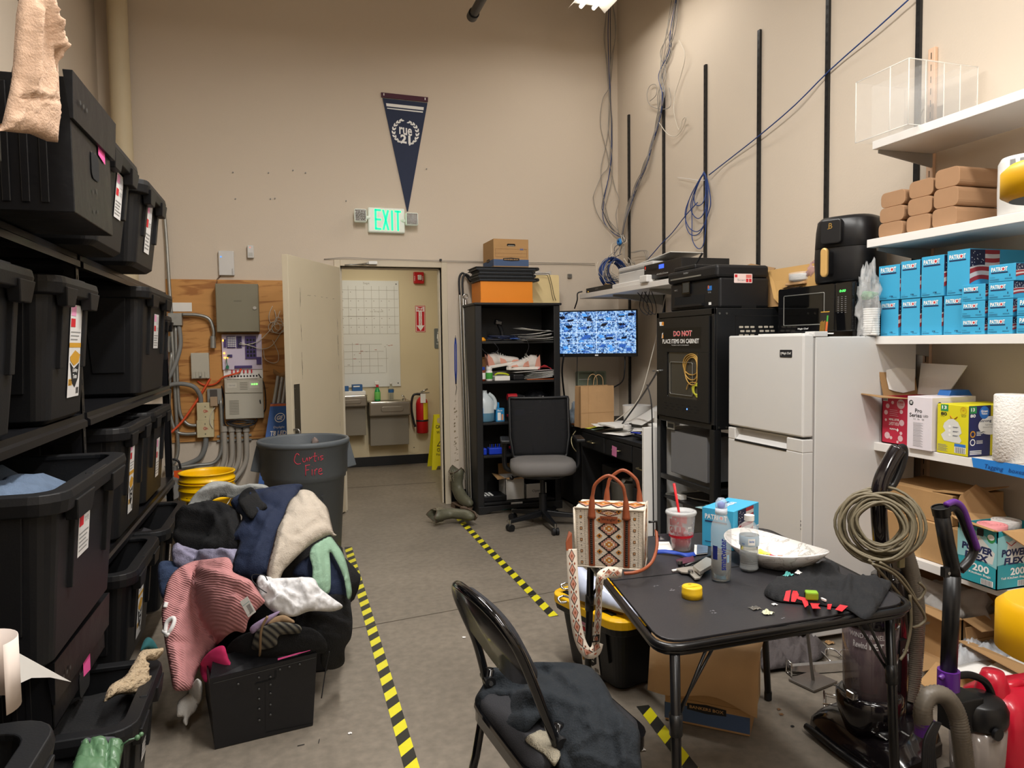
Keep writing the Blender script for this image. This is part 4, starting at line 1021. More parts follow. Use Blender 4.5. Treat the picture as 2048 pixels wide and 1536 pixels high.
# BOOKCASE
BX0,BX1,BY0,BY1,BZ=1.457,2.19,5.73,6.12,1.735
t=TH('bookcase','tall black wooden bookcase of open shelves against the back wall','bookcase')
def pbox(nm,par,a,b,mm,bv=.003,label=None):
 mb=MB();mb.box(a,b,mm);return mb.mk(nm,par,bv=bv,label=label)
pbox('side_panel',t,(BX0,BY0,.0),(BX0+.018,BY1,BZ-.02),BWd);pbox('side_panel',t,(BX1-.018,BY0,0),(BX1,BY1,BZ-.02),BWd)
for xx in(BX0,BX1-.055):pbox('face_stile',t,(xx,BY0-.02,0),(xx+.055,BY0,BZ-.02),BWd,.006)
pbox('top',t,(BX0-.012,BY0-.035,BZ-.02),(BX1+.012,BY1,BZ),BWd,.006)
pbox('back_panel',t,(BX0+.018,BY1-.008,.05),(BX1-.018,BY1,BZ-.02),BWd)
SH=[1.421,1.093,.752,.479,.085]
for z in SH:pbox('shelf',t,(BX0+.018,BY0,z-.02),(BX1-.018,BY1-.008,z),BWd)
m.ext([(0,0),(.05,0),(.12,.02),(.3,.035),(.45,.035),(.6,.02),(BX1-BX0-.05,0),(BX1-BX0,0),(BX1-BX0,.065),(0,.065)],0,.02,BWd,FrX(BX0,BY0-.02,0));m.mk('plinth',t,bv=.003)
def gx(px,y=5.78):return ony(px,800,y).x
ZT=BZ+.001
M_obox=mat('orange_box','e88a1f',.5,var=.03)
def px_box(nm,label,cat,px0,px1,py_top,y,dep,z0,mm,group=None,bv=.003,pyref=None):
 a=ony(px0,py_top,y);b=ony(px1,py_top,y);t=TH(nm,label,cat,group)
 mb=MB();mb.box((a.x,y,z0),(b.x,y+dep,a.z),mm);mb.mk('body',t,bv=bv)
 return t,FrX(a.x,y,z0),b.x-a.x,a.z-z0
t,f,w,h=px_box('shoe_box','bright orange shoe box lying on top of the bookcase','box',961,1065,562,5.75,.30,ZT,M_obox)
m.ext([(-.003,.0),(w+.003,.0),(w+.003,h*.13),(-.003,h*.13)],-.001,.004,M_obox,f);m.mk('lid',t)
zz=ZT+h
for k in rg(4):
 t=TH('ring_binder',['lowest of four black binders stacked on the orange box','second black binder up in the stack on the orange box','third black binder up, pushed to the right','topmost black binder right under the cardboard file box'][k],'binder','black binders on the bookcase')
 x0=[1.50,1.49,1.50,1.475][k];x1=[2.01,1.98,1.975,2.01][k]
 m=MB();d=.004
 m.box((x0,5.74,zz+.001),(x1,6.02,zz+.007),BLK);m.box((x0,5.74,zz+.0225),(x1,6.02,zz+.0285),BLK)
 m.cyl((x1-.002,5.74,zz+.0148),(x1-.002,6.02,zz+.0148),.0137,BLK,n=12);m.mk('cover',t,bv=.002)
 m=MB();m.box((x0+.01,5.75,zz+.007),(x1-.01,6.01,zz+.0225),mat('binder_inside','2c3138',.6));m.mk('pages',t)
 zz+=.0295
def bankers(t,x0,y0,z0,W,D,H,sideprint=1,handle=(.38,.62)):
 mb=MB();mb.box((x0,y0,z0),(x0+W,y0+D,z0+H),CRD);mb.mk('carton',t,bv=.003)
 mb=MB();fr=FrX(x0,y0,z0);fs_=FrY(x0,y0+D,z0)
 M_bb=mat('box_blue','44597d',.7)
 mb.rect(fr,0,.035*H,W,.27*H,M_bb,.0012);mb.rect(fs_,0,.035*H,D,.27*H,M_bb,.0012)
 mb.rect(fr,0,.27*H,W,.278*H,KRF,.0014)
 for a,b,c,d in((.05,.36,.95,.365),(.05,.48,.95,.485),(.05,.64,.72,.645),(.05,.36,.055,.64),(.945,.36,.95,.6)):mb.rect(fr,a*W,b*H,c*W,d*H,mat('box_line','6e5133',.8),.0012)
 mb.rect(fr,.75*W,.615*H,.85*W,.645*H,mat('print_blue2','3b5f9e',.7),.0014);mb.text(fr,'STOR',.75*W,.65*H,.1*W,.03*H,mat('print_blue2','3b5f9e'),.0014);mb.text(fr,'FILE',.87*W,.625*H,.08*W,.03*H,BPr,.0014)
 mb.ext([(.27*W,.225*H),(.5*W,.205*H),(.73*W,.225*H),(.73*W,.315*H),(.5*W,.335*H),(.27*W,.315*H)],.0012,.0018,BPr,fr)
 mb.text(fr,'BANKERS BOX',.3*W,.25*H,.4*W,.045*H,mat('box_tan_print','b9915f',.7),.0025,bold=.02)
 mb.ext([(.35*D,.225*H),(.5*D,.205*H),(.65*D,.225*H),(.65*D,.315*H),(.5*D,.335*H),(.35*D,.315*H)],.0012,.0018,BPr,fs_);mb.text(fs_,'BANKERS BOX',.37*D,.25*H,.26*D,.04*H,mat('box_tan_print','b9915f'),.0025)
 mb.mk('printing',t)
 mb=MB();mb.ext(rrect(handle[0]*W,.74*H,handle[1]*W,.83*H,.01),.0008,.0012,DRK,fr);mb.ext(rrect((handle[0]+.02)*W,.745*H,(handle[1]-.02)*W,.78*H,.006),.0012,.0016,mat('box_inside_white','c9c2b4',.8),fr);mb.mk('hand_hole',t)
t=TH('file_box','brown cardboard file box with blue band on top of the bookcase','box')
a=ony(987,477,5.76);b=ony(1057,477,5.76)
z0=zz+.001
bankers(t,ony(987,500,5.76).x,5.76,z0,b.x-a.x,.33,a.z-z0)
t=TH('manila_folder','manila folder standing in a black wire holder on the bookcase','folder')
f=Fr((ony(1062,590,5.95).x,5.97,ZT+.012),X_,(0,.05,1));p=ony(1118,540,5.97);W=p.x-f.o.x+.0;H=.245
m.ext([(0,0),(W,0),(W,H*.97),(W*.97,H),(0,H)],0,.006,mat('manila','e3cd98',.7),f);m.mk('folder',t)
q=lambda px,py:ony(px,py,5.93)
m.tube(path([q(1063,561),q(1064,551),q(1068,547),q(1095,547),q(1099,551),q(1104,570),q(1108,590),q(1112,601)],4),.0025,M_cbk,6);m.tube(path([q(1065,565),q(1067,553),q(1072,550),q(1092,550),q(1096,554),q(1101,572),q(1104,590),q(1107,601)],4),.0025,M_cbk,6)
m.mk('wire_holder',t)
rs=RND(8)
G=[[V((1.99+.05*i+rs.u(-.008,.008),6.03+rs.u(-.015,.015),ZT+.05+.05*j+rs.u(-.006,.006)+(.02*sin(i*1.3)if j==5 else 0)))for i in rg(6)]for j in rg(6)]
M_wrap=mat('clear_wrap','dfe0de',.25,alpha=.35,var=.2,vs=30,bump=.6,bs=30)
m.grid(G,M_wrap);tag(m.mk('plastic_sleeve',solid=.001),'crumpled clear plastic sleeve with papers behind the manila folder','plastic sleeve')
G=[[V((2.05+.045*i,6.06+.01*sin(i*2+j),ZT+.1+.055*j-.012*i*(j/3)))for i in rg(5)]for j in rg(4)];m.grid(G,PAP);tag(m.mk('paper_sheet',solid=.001),'white sheet of paper sticking up behind the manila folder','paper')
def sheet(c,w,d,rz,label,group,curl=.0,z=None,name='paper_sheet',mm=None,tilt=0.):
 mb=MB();n=6;ca,sa=cos(rz),sin(rz);G=[]
 for j in rg(n+1):
  row=[]
  for i in rg(n+1):
   u=(i/n-.5)*w;v=(j/n-.5)*d;zz_=curl*((i/n)**2)*sin(j/n*2+1)+tilt*u
   row.append(V(c[0]+u*ca-v*sa,c[1]+u*sa+v*ca,c[2]+zz_))
  G.append(row)
 mb.grid(G,mm or PAP);return tag(mb.mk(name,solid=.0012),label,'paper',group)
z1=SH[0]
for k,(cx,cy,rz,cu,dz)in en([(2.0,5.82,.1,.01,.004),(1.98,5.83,-.15,.014,.010),(2.01,5.80,.35,.018,.016),(1.97,5.84,.02,.02,.026),(2.0,5.82,-.3,.03,.034),(1.98,5.86,.2,.045,.05)]):
 sheet((cx,cy,z1+dz),.28,.21,rz,'loose white sheet in the untidy paper pile on the top shelf of the bookcase','paper pile on the top bookcase shelf',cu,tilt=-.03 if k>3 else 0)
sheet((2.0,5.84,z1+.085),.3,.2,.1,'upper white sheet curling above the paper pile on the bookcase',None,.02,tilt=-.16)
t=TH('scissors','blue handled scissors lying on the top shelf of the bookcase','scissors',loc=(1.72,5.79,z1+.014),rz=.1)

for dx,dy in((.035,.018),(.045,-.02)):m.tube(path([V((.06+dx+.028*cos(a),dy+.018*sin(a),.006))for a in[i*PI/4 for i in rg(8)]],3,1),.006,mat('scissor_blue','2a4f9a',.4),6,closed=1)
m.mk('handle',t);m.add([(-.15,-.004,0),(.06,.012,0),(.07,0,0),(-.15,.002,0),(-.15,-.004,.003),(.06,.012,.003),(.07,0,.003),(-.15,.002,.003)],[(3,2,1,0),(4,5,6,7),(0,1,5,4),(1,2,6,5),(2,3,7,6),(3,0,4,7)],STL);m.mk('blade',t)
c=V(1.53,5.8,z1);m.lat([(.001,.035),(.02,.033),(.036,.015),(.038,.001),(.001,.001)],mat('amber','e2951e',.3),20,c);tag(m.mk('tape_dispenser'),'small amber dome shaped object at the left end of the top shelf','dispenser')
m.tube(path([(1.52,5.77,z1+.008),(1.5,5.725,z1-.03),(1.54,5.715,z1-.09),(1.6,5.715,z1-.10),(1.65,5.715,z1-.07),(1.62,5.72,z1-.02),(1.58,5.77,z1+.01)],6),.003,M_cbk);tag(m.mk('charger_cord'),'black cord drooping over the top bookcase shelf edge','cord')
m.tube(path([(1.86,5.77,z1+.03),(1.89,5.71,z1+.01),(1.91,5.705,z1-.05),(1.885,5.71,z1-.11)],6),.003,M_cbk);m.box((1.878,5.705,z1-.125),(1.892,5.716,z1-.105),STL);tag(m.mk('short_cord'),'short black cord with metal plug hanging over the top bookcase shelf','cord')
t=TH('barcode_scanner','black handheld scanner resting on cords on the top bookcase shelf','scanner')
m.tube(path([(1.73,5.86,z1+.03),(1.72,5.86,z1+.09),(1.69,5.85,z1+.15)],4),.018,BLK);m.mk('grip',t)
m.hexa([V(p)for p in[(1.655,5.82,z1+.14),(1.715,5.82,z1+.13),(1.715,5.87,z1+.13),(1.655,5.87,z1+.14),(1.665,5.825,z1+.185),(1.725,5.825,z1+.17),(1.725,5.87,z1+.17),(1.665,5.87,z1+.185)]],BGl);m.mk('head',t,bv=.008)
rs=RND(2)
m.tube(path([(1.58+rs.random()*.28,5.78+rs.random()*.1,z1+.01+.045*rs.random())for i in rg(14)],5),.005,mat('cord_navy','1b2440',.5));tag(m.mk('tangled_cord'),'tangled dark blue cord in the middle of the top bookcase shelf','cord')
z2=SH[1]
t=TH('wicker_basket','small brown wicker basket at the left end of the sneaker shelf','basket');M_wick=mat('wicker','8a6239',.8,var=.3,vs=120,bump=.8,bs=150)
m.box((BX0+.03,5.9,z2+.001),(BX0+.17,6.05,z2+.19),M_wick);m.mk('body',t,bv=.01)
m.tube([(BX0+.03,5.9,z2+.19),(BX0+.17,5.9,z2+.19),(BX0+.17,6.05,z2+.19),(BX0+.03,6.05,z2+.19)],.008,M_wick,closed=1);m.mk('rim',t)
def pillbottle(x,y,body,capc,lab,label):
 t=TH('pill_bottle',label,'bottle');mb=MB();mb.lat([(.001,.001),(.026,.001),(.028,.006),(.028,.075),(.022,.09),(.02,.095),(.001,.095)],body,20,(x,y,z2));mb.mk('body',t)
 mb=MB();mb.cyl((x,y,z2+.093),(x,y,z2+.118),.025,capc,n=20);mb.mk('cap',t,bv=.003)
 mb=MB();mb.lat([(.0285,.018),(.0288,.02),(.0288,.068),(.0285,.07)],lab,20,(x,y,z2));mb.mk('label_wrap',t)
pillbottle(1.525,5.775,mat('amber_plastic','7a3218',.25),mat('cap_blue','1f3f9a',.4),PAP,'small brown bottle with blue cap beside the white pill bottle')
pillbottle(1.585,5.775,WHT,WHT,mat('label_green','3f9a3a',.5),'white pill bottle with green label on the sneaker shelf')
M_shoe=mat('sneaker_mesh','dcd4cc',.7,var=.06,vs=60);M_shoepink=mat('sneaker_pink','d99a86',.7);M_sole=mat('sneaker_sole','e6e0d8',.5)
def sneaker(label,loc,rz,tilt=0,flip=0):
 t=TH('sneaker',label,'shoe','pair of white and pink sneakers',loc=loc,rot=(0,tilt,rz));n=14
 secs=[(0,.034,.075),(.03,.042,.10),(.07,.042,.105),(.10,.040,.085),(.14,.042,.07),(.19,.048,.055),(.24,.044,.042),(.275,.025,.028),(.285,.006,.02)]
 vs=[]
 for x,w_,h_ in secs:
  for i in rg(n):
   a=PI*i/(n-1);vs.append(V((x,w_*cos(a),.022+h_*abs(sin(a))**.7)))
 mb=MB();N=len(secs);mb.add(vs,[(k*n+i,k*n+i+1,(k+1)*n+i+1,(k+1)*n+i)for k in rg(N-1)for i in rg(n-1)],M_shoe,1)
 mb.add([vs[i]for i in rg(n)],[tuple(range(n))],M_shoepink);mb.mk('upper',t,solid=.003)
 mb=MB();out=[(-.012,0)]+[(x,-w_-.004)for x,w_,h_ in secs]+[(.292,0)]+[(x,w_+.004)for x,w_,h_ in reversed(secs)]
 mb.ext(out,0,.026,M_sole);mb.mk('sole',t,bv=.006)
 mb=MB()
 for(x0,x1,zt,w2)in((-.004,.05,.10,.0445),(.10,.16,.05,.045),(.2,.27,.02,.05)):
  for sg in(-1,1):mb=MB();mb.add([V((x0,sg*(w2-.008 if x0<0 else w2),.026)),V((x1,sg*(w2+.001),.026)),V(x1-.015,sg*w2*.96,.026+zt*.6),V(x0+.006,sg*w2*.8,.026+zt)],Q4,M_shoepink);mb.mk('overlay',t,label='salmon pink overlay patch',solid=.002)
 mb=MB()
 for k in rg(5):x=.10+.02*k;z=.026+.10-.012*k;mb.tube(path([V(x,-.028,z-.028),V(x+.006,0,z-.002),V(x,.028,z-.028)],3),.003,WHT,6)
 mb.mk('laces',t)
sneaker('white and pink sneaker pointing right, toe raised, beside the wicker basket',(1.60,5.86,z2+.10),.06,-.14)
sneaker('white and pink sneaker with heel to the right, on the clutter of the second shelf',(2.04,5.84,z2+.085),PI+.04,0)
pbox_=lambda nm,label,cat,a,b,mm,group=None,bv=.003:tag(MB().box(a,b,mm).mk(nm,bv=bv),label,cat,group)
pbox_('small_box','small flat white box holding up the first sneaker','box',(1.63,5.76,z2+.001),(1.76,5.88,z2+.038),PAP)
pbox_('sneaker_box','grey box behind the flat white box under the sneakers','box',(1.62,5.89,z2+.001),(2.04,6.0,z2+.078),mat('grey_card','5a5856',.7))
m.tube(path([(1.64,5.79,z2+.05),(1.66,5.765,z2+.062),(1.72,5.77,z2+.058),(1.76,5.8,z2+.045)],5),.008,mat('lime_strap','c6cf2a',.5));tag(m.mk('lime_strap'),'coiled lime green strap lying on the flat white box','strap')
pbox_('black_case','small black zip case in the middle of the second shelf','case',(1.79,5.755,z2+.001),(1.885,5.86,z2+.05),BLK,bv=.01)
for k in rg(5):
 sheet((2.02+.01*k,5.83,z2+.012+.012*k),.25,.16,.1*k-.2,'sheet in the stack of leaflets at the right of the second shelf','leaflets on the second bookcase shelf',.018)
sheet((1.98,5.83,z2+.075),.35,.14,.05,'long white board lying across the leaflets under the second sneaker',None,0,tilt=.05)
pbox_('orange_folder','thin orange folder under the leaflets','folder',(1.91,5.75,z2+.001),(2.16,5.9,z2+.007),OrB)
G=[[V((2.02+.025*i,5.78+.04*j,z2+.085+.03*sin(i*.6)+.012*sin(j*2+i)))for i in rg(6)]for j in rg(3)];m.grid(G,mat('red_cloth','c03038',.8));tag(m.mk('red_leaflet',solid=.002),'crumpled red patterned leaflet on top of the right hand papers','paper')
z3=SH[2]
t=TH('plastic_jug','translucent plastic jug with blue liquid on the third shelf','jug')
M_jug=mat('jug_plastic','c8d2d6',.25,trans=.0,alpha=1,var=.03);M_liq=mat('blue_liquid','5f8ca6',.3,var=.05)
c=V(1.555,5.82,z3)
m.lat([(.001,.001),(.075,.001),(.082,.01),(.082,.075)],M_liq,24,c,1,.75);m.mk('liquid',t)
m.lat([(.082,.075),(.082,.13),(.076,.17),(.05,.215),(.025,.235),(.02,.25),(.02,.262),(.001,.262)],M_jug,24,c,1,.75);m.mk('body',t)
m.tube(path([c+V(.03,-.02,.235),c+V(.07,-.02,.2),c+V(.088,-.02,.15),c+V(.078,-.02,.10)],5),.016,M_jug);m.mk('handle',t)
m.box(c+V(-.06,-.064,.05),c+V(-.03,-.06,.12),mat('jug_label','2b86c8',.5));m.mk('blue_label',t)
t=TH('small_carton','small blue and white carton standing beside the jug','carton')
m.box((1.645,5.79,z3+.001),(1.715,5.84,z3+.11),mat('carton_cyan','2f8fc9',.5));f=FrX(1.645,5.79,z3);m.mk('body',t)
m.rect(f,.012,.01,.04,.075,WPr);m.rect(f,.045,.01,.062,.06,mat('carton_peach','e0a27a',.6));m.text(f,'flux',.01,.085,.045,.015,WPr);m.mk('printing',t)
pbox_('small_carton','small cyan carton behind the blue and white carton','carton',(1.63,5.85,z3+.001),(1.69,5.92,z3+.155),mat('carton_cyan','2f8fc9'))
def drill(label,loc,rz=0.):
 t=TH('cordless_drill',label,'drill','red and black cordless drills',loc=loc,rz=rz)
 R=mat('drill_red','b3202a',.4)
 mb=MB();mb.cyl((-.05,0,.20),(.03,0,.20),.028,R,n=16);mb.mk('motor_housing',t,bv=.004)
 mb=MB();mb.cyl((.03,0,.20),(.06,0,.20),.026,BLK,.022,n=16);mb.cyl((.06,0,.20),(.09,0,.20),.018,BLK,.013,n=12);mb.cyl((.09,0,.2),(.10,0,.2),.006,STL,n=8);mb.mk('chuck',t)
 mb=MB();mb.tube([(-.015,0,.185),(-.005,0,.12),(-.01,0,.05)],.018,BLK,12);mb.mk('grip',t)
 mb=MB();mb.box((.006,-.008,.15),(.018,.008,.172),R);mb.mk('trigger',t)
 mb=MB();mb.box((-.05,-.035,.0),(.055,.035,.028),BLK);mb.box((-.048,-.037,.028),(.052,.037,.052),R);mb.mk('battery',t,bv=.005)
drill('red and black cordless drill standing on its battery on the third shelf',(1.80,5.81,z3+.001))
G=[[V((1.86+.028*i,5.77+.05*j,z3+.06+.13*max(0,(i-2)/5)**1.6+.012*sin(i*1.1+j)))for i in rg(8)]for j in rg(4)];m.grid(G,PAP);tag(m.mk('paper_sheet',solid=.0015),'curled white paper sheet standing up on the third shelf','paper')
def blob(mb,c,r,mm,seed=0,amp=.25,n=20,flat=1.0,fr_=2.0):
 c=V(c);k=n//2;vs=[]
 for q in rg(k+1):
  th=PI*q/k
  for i in rg(n):
   a=2*PI*i/n;d=V((sin(th)*cos(a),sin(th)*sin(a),-cos(th)))
   rr=1+amp*noise.noise(d*fr_+V(seed*5.1,seed,0))*1.6+amp*.5*noise.noise(d*fr_*2.7+V(seed,3,seed))
   vs.append(c+V((d.x*r[0]*rr,d.y*r[1]*rr,max(-flat*r[2],d.z*r[2]*rr))))
 mb.add(vs,[(q*n+i,q*n+(i+1)%n,(q+1)*n+(i+1)%n,(q+1)*n+i)for q in rg(k)for i in rg(n)],mm,1)
 return mb
BGB=mat('bag_nylon','111216',.45,var=.1,bump=.2,bs=30)
blob(m,(2.035,5.9,z3+.125),(.125,.12,.115),BGB,3,.3,28);t=tag(m.mk('backpack'),'slumped black nylon bag on the third shelf, behind the office chair','bag')
m.tube(path([(1.98,5.775,z3+.19),(2.03,5.765,z3+.11),(2.0,5.76,z3+.04)],5),.009,BGB);m.mk('strap',t)
blob(m,(1.86,5.81,z3+.045),(.055,.05,.042),mat('blue_cloth','1c3a8a',.8),8,.3);tag(m.mk('blue_rag'),'crumpled blue cloth beside the drill battery','cloth')
z4=SH[3]
drill('second cordless drill in shadow on the fourth shelf',(1.82,5.83,z4+.001))
def bitset(label,x,w,pegs):
 t=TH('bit_set',label,'tool set');mb=MB();mb.box((x,5.77,z4+.001),(x+w,5.85,z4+.055),mat('case_blue','1f3fc0',.35));mb.mk('case',t,bv=.006)
 for k in rg(pegs):mb=MB();mb.cyl((x+.015+k*.016,5.8,z4+.05),(x+.015+k*.016,5.8,z4+.085),.004,mat('case_blue','1f3fc0')if k%2 else STL,n=8);mb.mk('bit',t)
bitset('blue drill bit case with upright bits on the fourth shelf',1.575,.115,7)
bitset('smaller dark blue case beside the drill bit case',1.495,.06,1)
z5=SH[4]
t=TH('button_tray','black tray with rows of pale buttons on the bottom shelf','tray')
m.box((1.49,5.76,z5+.001),(1.72,5.95,z5+.05),BLK);m.mk('body',t,bv=.008)
for r in rg(4):
 for c_ in rg(4):mb=MB();mb.box((1.5+.03*c_,5.775+.035*r,z5+.05),(1.518+.03*c_,5.795+.035*r,z5+.054),WPr);mb.mk('button',t)
def obox(label,x0,y0,z0,W,D,H,mm,flaps=(.07,.07,.1,.06),nm='carton',group=None,fm=None,wall=.005,text=None,cat='box'):
 """open topped carton with four bent flaps: left, right, front, back lengths"""
 t=TH(nm,label,cat,group,loc=(x0,y0,z0));fm=fm or mm
 mb=MB();mb.box((0,0,0),(W,D,wall),mm)
 for a,b in(((0,0,0),(wall,D,H)),((W-wall,0,0),(W,D,H)),((0,0,0),(W,wall,H)),((0,D-wall,0),(W,D,H))):mb.box(a,b,mm)
 mb.mk('body',t)
 L,R,F,B=flaps
 if L:pb=MB();pb.add([(0,.0,H),(0,D,H),(-L*.9,D-.01,H+L*.2),(-L*.9,.01,H-L*.12)],Q4,fm);pb.mk('flap',t,solid=.003)
 if R:pb=MB();pb.add([(W,.0,H),(W,D,H),(W+R*.8,D-.01,H+R*.5),(W+R*.8,.01,H+R*.3)],Q4,fm);pb.mk('flap',t,solid=.003)
 if F:pb=MB();pb.add([(0,0,H),(W,0,H),(W-.01,-F*.8,H-F*.35),(.01,-F*.8,H-F*.25)],Q4,fm);pb.mk('flap',t,solid=.003)
 if B:pb=MB();pb.add([(0,D,H),(W,D,H),(W,D+B*.15,H+B),(0,D+B*.15,H+B)],Q4,fm);pb.mk('flap',t,solid=.003)
 if text:mb=MB();mb.text(FrX(0,0,0),text,W*.3,H*.4,W*.4,H*.2,BPr);mb.mk('handwriting',t)
 return t
obox('open white carton with brown flaps on the bottom shelf',1.71,5.77,z5+.001,.17,.2,.19,WHT,(.07,.06,.03,.09),fm=CRD)
t=obox('low open white carton with handwriting beside the chair stem',1.89,5.77,z5+.001,.19,.2,.125,WHT,(0,0,0,0),text='Open')
blob(m,(1.985,5.87,z5+.10),(.075,.08,.05),BGB,2,.3);tag(m.mk('black_pouch'),'black pouch filling the low white carton','bag')
m.box((1.74,5.709,z5-.045),(1.84,5.7105,z5-.005),PAP);m.text(FrX(1.74,5.709,z5-.045),'ASSORTED',.01,.022,.08,.01,BPr);tag(m.mk('shelf_label'),'white paper label stuck on the plinth of the bookcase','label')
f=Fr(onz(998,1020),(1,.12,0),(-.12,1,0));m.ext([(0,0),(.04,-.03),(.24,.02),(.2,.06),(.02,.03)],0,.004,mat('flyer_teal','3f9c9a',.5),f);m.rect(f,.05,.0,.1,.03,WPr,.005);m.rect(f,.02,-.01,.06,.02,WPr,.0055);tag(m.mk('flyer'),'teal and white leaflet sticking out under the bookcase','leaflet')
# OFFICE CHAIR
t=TH('office_chair','black mesh back office chair with worn grey seat in front of the bookcase','office chair',loc=(1.84,5.20,0),rz=-.26)
M_seatg=mat('seat_fabric','6f6c6a',.85,var=.08,vs=12,bump=.1,bs=200)
def cushion(mb,w,d,h,z,mm,n=14,cx=0,cy=0):
 R=[]
 for(s,zz)in((.90,0),(.98,h*.2),(1.0,h*.5),(.97,h*.85),(.8,h*1.02),(.4,h*1.0),(.02,h*.96)):
  R.append([V((cx+(p[0])*s,cy+(p[1])*s,z+zz))for p in rrect(-w/2,-d/2,w/2,d/2,min(w,d)*.3,6)])
 k=len(R[0]);mb.add([p for r in R for p in r],[(a*k+i,a*k+(i+1)%k,(a+1)*k+(i+1)%k,(a+1)*k+i)for a in rg(len(R)-1)for i in rg(k)]+[tuple(range(k-1,-1,-1))],mm,1)
cushion(m,.50,.46,.10,.415,M_seatg);m.mk('seat',t)
m.lat([(.001,.385),(.17,.385),(.2,.40),(.2,.42),(.001,.42)],BLK,24);m.mk('seat_pan',t)
M_mesh=mat('chair_mesh','101013',.8,alpha=.86)
BP=[(-.20,.0),(.20,.0),(.235,.12),(.235,.38),(.23,.47),(-.23,.47),(-.235,.38),(-.235,.12)]
def backpt(u,v,w=0.):return V((u,.24+.10*(v/.47)**1.2-.03*cos(u/.235*1.4)+w,.50+v))
G=[[backpt((i/12-.5)*(.42+.05*min(1,j/4)),j/12*.46)for i in rg(13)]for j in rg(13)];m.grid(G,M_mesh);m.mk('back_mesh',t,solid=.003)
ed=[G[0][i]for i in rg(13)]+[G[j][12]for j in rg(1,13)]+[G[12][i]for i in rg(11,-1,-1)]+[G[j][0]for j in rg(11,0,-1)];m.tube(path(ed,2,1),.013,BLK,8,closed=1);m.mk('back_frame',t)
for v in(.32,.38,.2):m.tube([backpt((i/6-.5)*.44,v,.015)for i in rg(7)],.009,BLK,6)
m.tube([backpt(-.03,.46,.02),backpt(-.06,.2,.03),backpt(-.05,.0,.02)],.010,BLK,6);m.tube([backpt(.03,.46,.02),backpt(.06,.2,.03),backpt(.05,.0,.02)],.010,BLK,6);m.tube([(0,.26,.50),(0,.27,.42),(0,.1,.40)],.025,BLK);m.mk('back_brace',t)
for sx in(-1,1):
 m=MB();m.tube(path([(sx*.21,.08,.41),(sx*.28,.08,.44),(sx*.29,.08,.55),(sx*.285,.08,.65)],4),.02,BLK);m.box((sx*.285-.035,-.10,.65),(sx*.285+.035,.17,.675),BLK);m.mk('armrest',t,bv=.01)
m.cyl((0,0,.09),(0,0,.25),.03,BLK);m.cyl((0,0,.25),(0,0,.39),.02,BLK);m.mk('gas_column',t)
m.tube([(-.14,-.05,.40),(-.24,-.06,.385)],.006,BLK);m.sphere((-.24,-.06,.385),.018,BLK);m.mk('height_lever',t)
for k in rg(5):
 a=-PI/2+.22+2*PI*k/5;d=V((cos(a),sin(a),0));n_=V(-d.y,d.x,0)
 m=MB();m.hexa([d*.03-n_*.022+U_(.075),d*.30-n_*.015+U_(.06),d*.30+n_*.015+U_(.06),d*.03+n_*.022+U_(.075),d*.03-n_*.02+U_(.12),d*.30-n_*.012+U_(.085),d*.30+n_*.012+U_(.085),d*.03+n_*.02+U_(.12)],BLK);m.mk('base_arm',t,bv=.004)
 m=MB();q=d*.30;m.cyl(q+U_(.03),q+U_(.085),.009,STL,n=8)
 for s in(-1,1):m.cyl(q+n_*.004*s+U_(.027),q+n_*.024*s+U_(.027),.027,BLK,n=18)
 m.mk('caster',t)
m.ringf(Fr(onz(1040,1042,.001),X_,(0,1,0)),0,0,.10,.106,mat('floor_ring','5e564a',.8),.0005,36);tag(m.mk('floor_mark'),'faint dark ring mark on the concrete beside the chair caster','floor mark',kind='stuff')
# CORNER SHELF, MONITOR, DESK
XS=2.45
t=TH('wall_shelf','white laminate shelf in the back corner carrying printer and amplifier','shelf')
m.box((XS,4.1,1.782),(XR-.017,5.9,1.822),M_shelf);m.mk('board',t,bv=.002)
for y in(5.33,4.715):m.hexa([V(XR-.017,y-.006,1.70),V(XS+.05,y-.006,1.765),V(XS+.05,y+.006,1.765),V(XR-.017,y+.006,1.70),V(XR-.017,y-.006,1.781),V(XS+.05,y-.006,1.781),V(XS+.05,y+.006,1.781),V(XR-.017,y+.006,1.781)],GLV);m.mk('bracket',t)
ZS=1.823
def rx(px,X,y0=0):return onx(px,600,X).y
t=TH('network_recorder','small black network box with cables at the far end of the corner shelf','recorder')
ya,yb=rx(1172,XS+.04),rx(1222,XS+.04);m.box((XS+.04,yb,ZS),(XS+.3,min(5.88,ya),ZS+.045),BLK);m.mk('body',t,bv=.004)
f=Fr((XS+.04,min(5.88,ya),ZS),Y_,Z_);m.text(f,'UNICAM',.2,.02,.06,.012,GPr);m.disc(f,.05,.015,.003,M_led,.001,8);m.mk('front_print',t)
t=TH('white_printer','white inkjet printer with open lid and grey tray on the corner shelf','printer')
y1,y0=rx(1222,XS+.0),rx(1293,XS+.0)
P0,P1=min(y0,y1),max(y0,y1)
X0=XS+.02
m.box((X0+.03,P0,ZS+.02),(X0+.38,P1-.03,ZS+.115),WGl);m.mk('body',t,bv=.012)
m.box((X0-.01,P0+.03,ZS),(X0+.3,P1,ZS+.03),WHT);m.mk('paper_tray',t,bv=.006)
m.box((X0+.03,P0,ZS+.121),(X0+.38,P1-.03,ZS+.155),WGl);m.mk('scanner_lid',t,bv=.010)
f=FrY(X0+.03,P1-.03,ZS+.0);m.rect(f,.0,.114,P1-.03-P0,.121,GPr,.0005);m.text(f,'DeskJet',.28,.10,.04,.008,GPr);m.mk('front_seam',t)
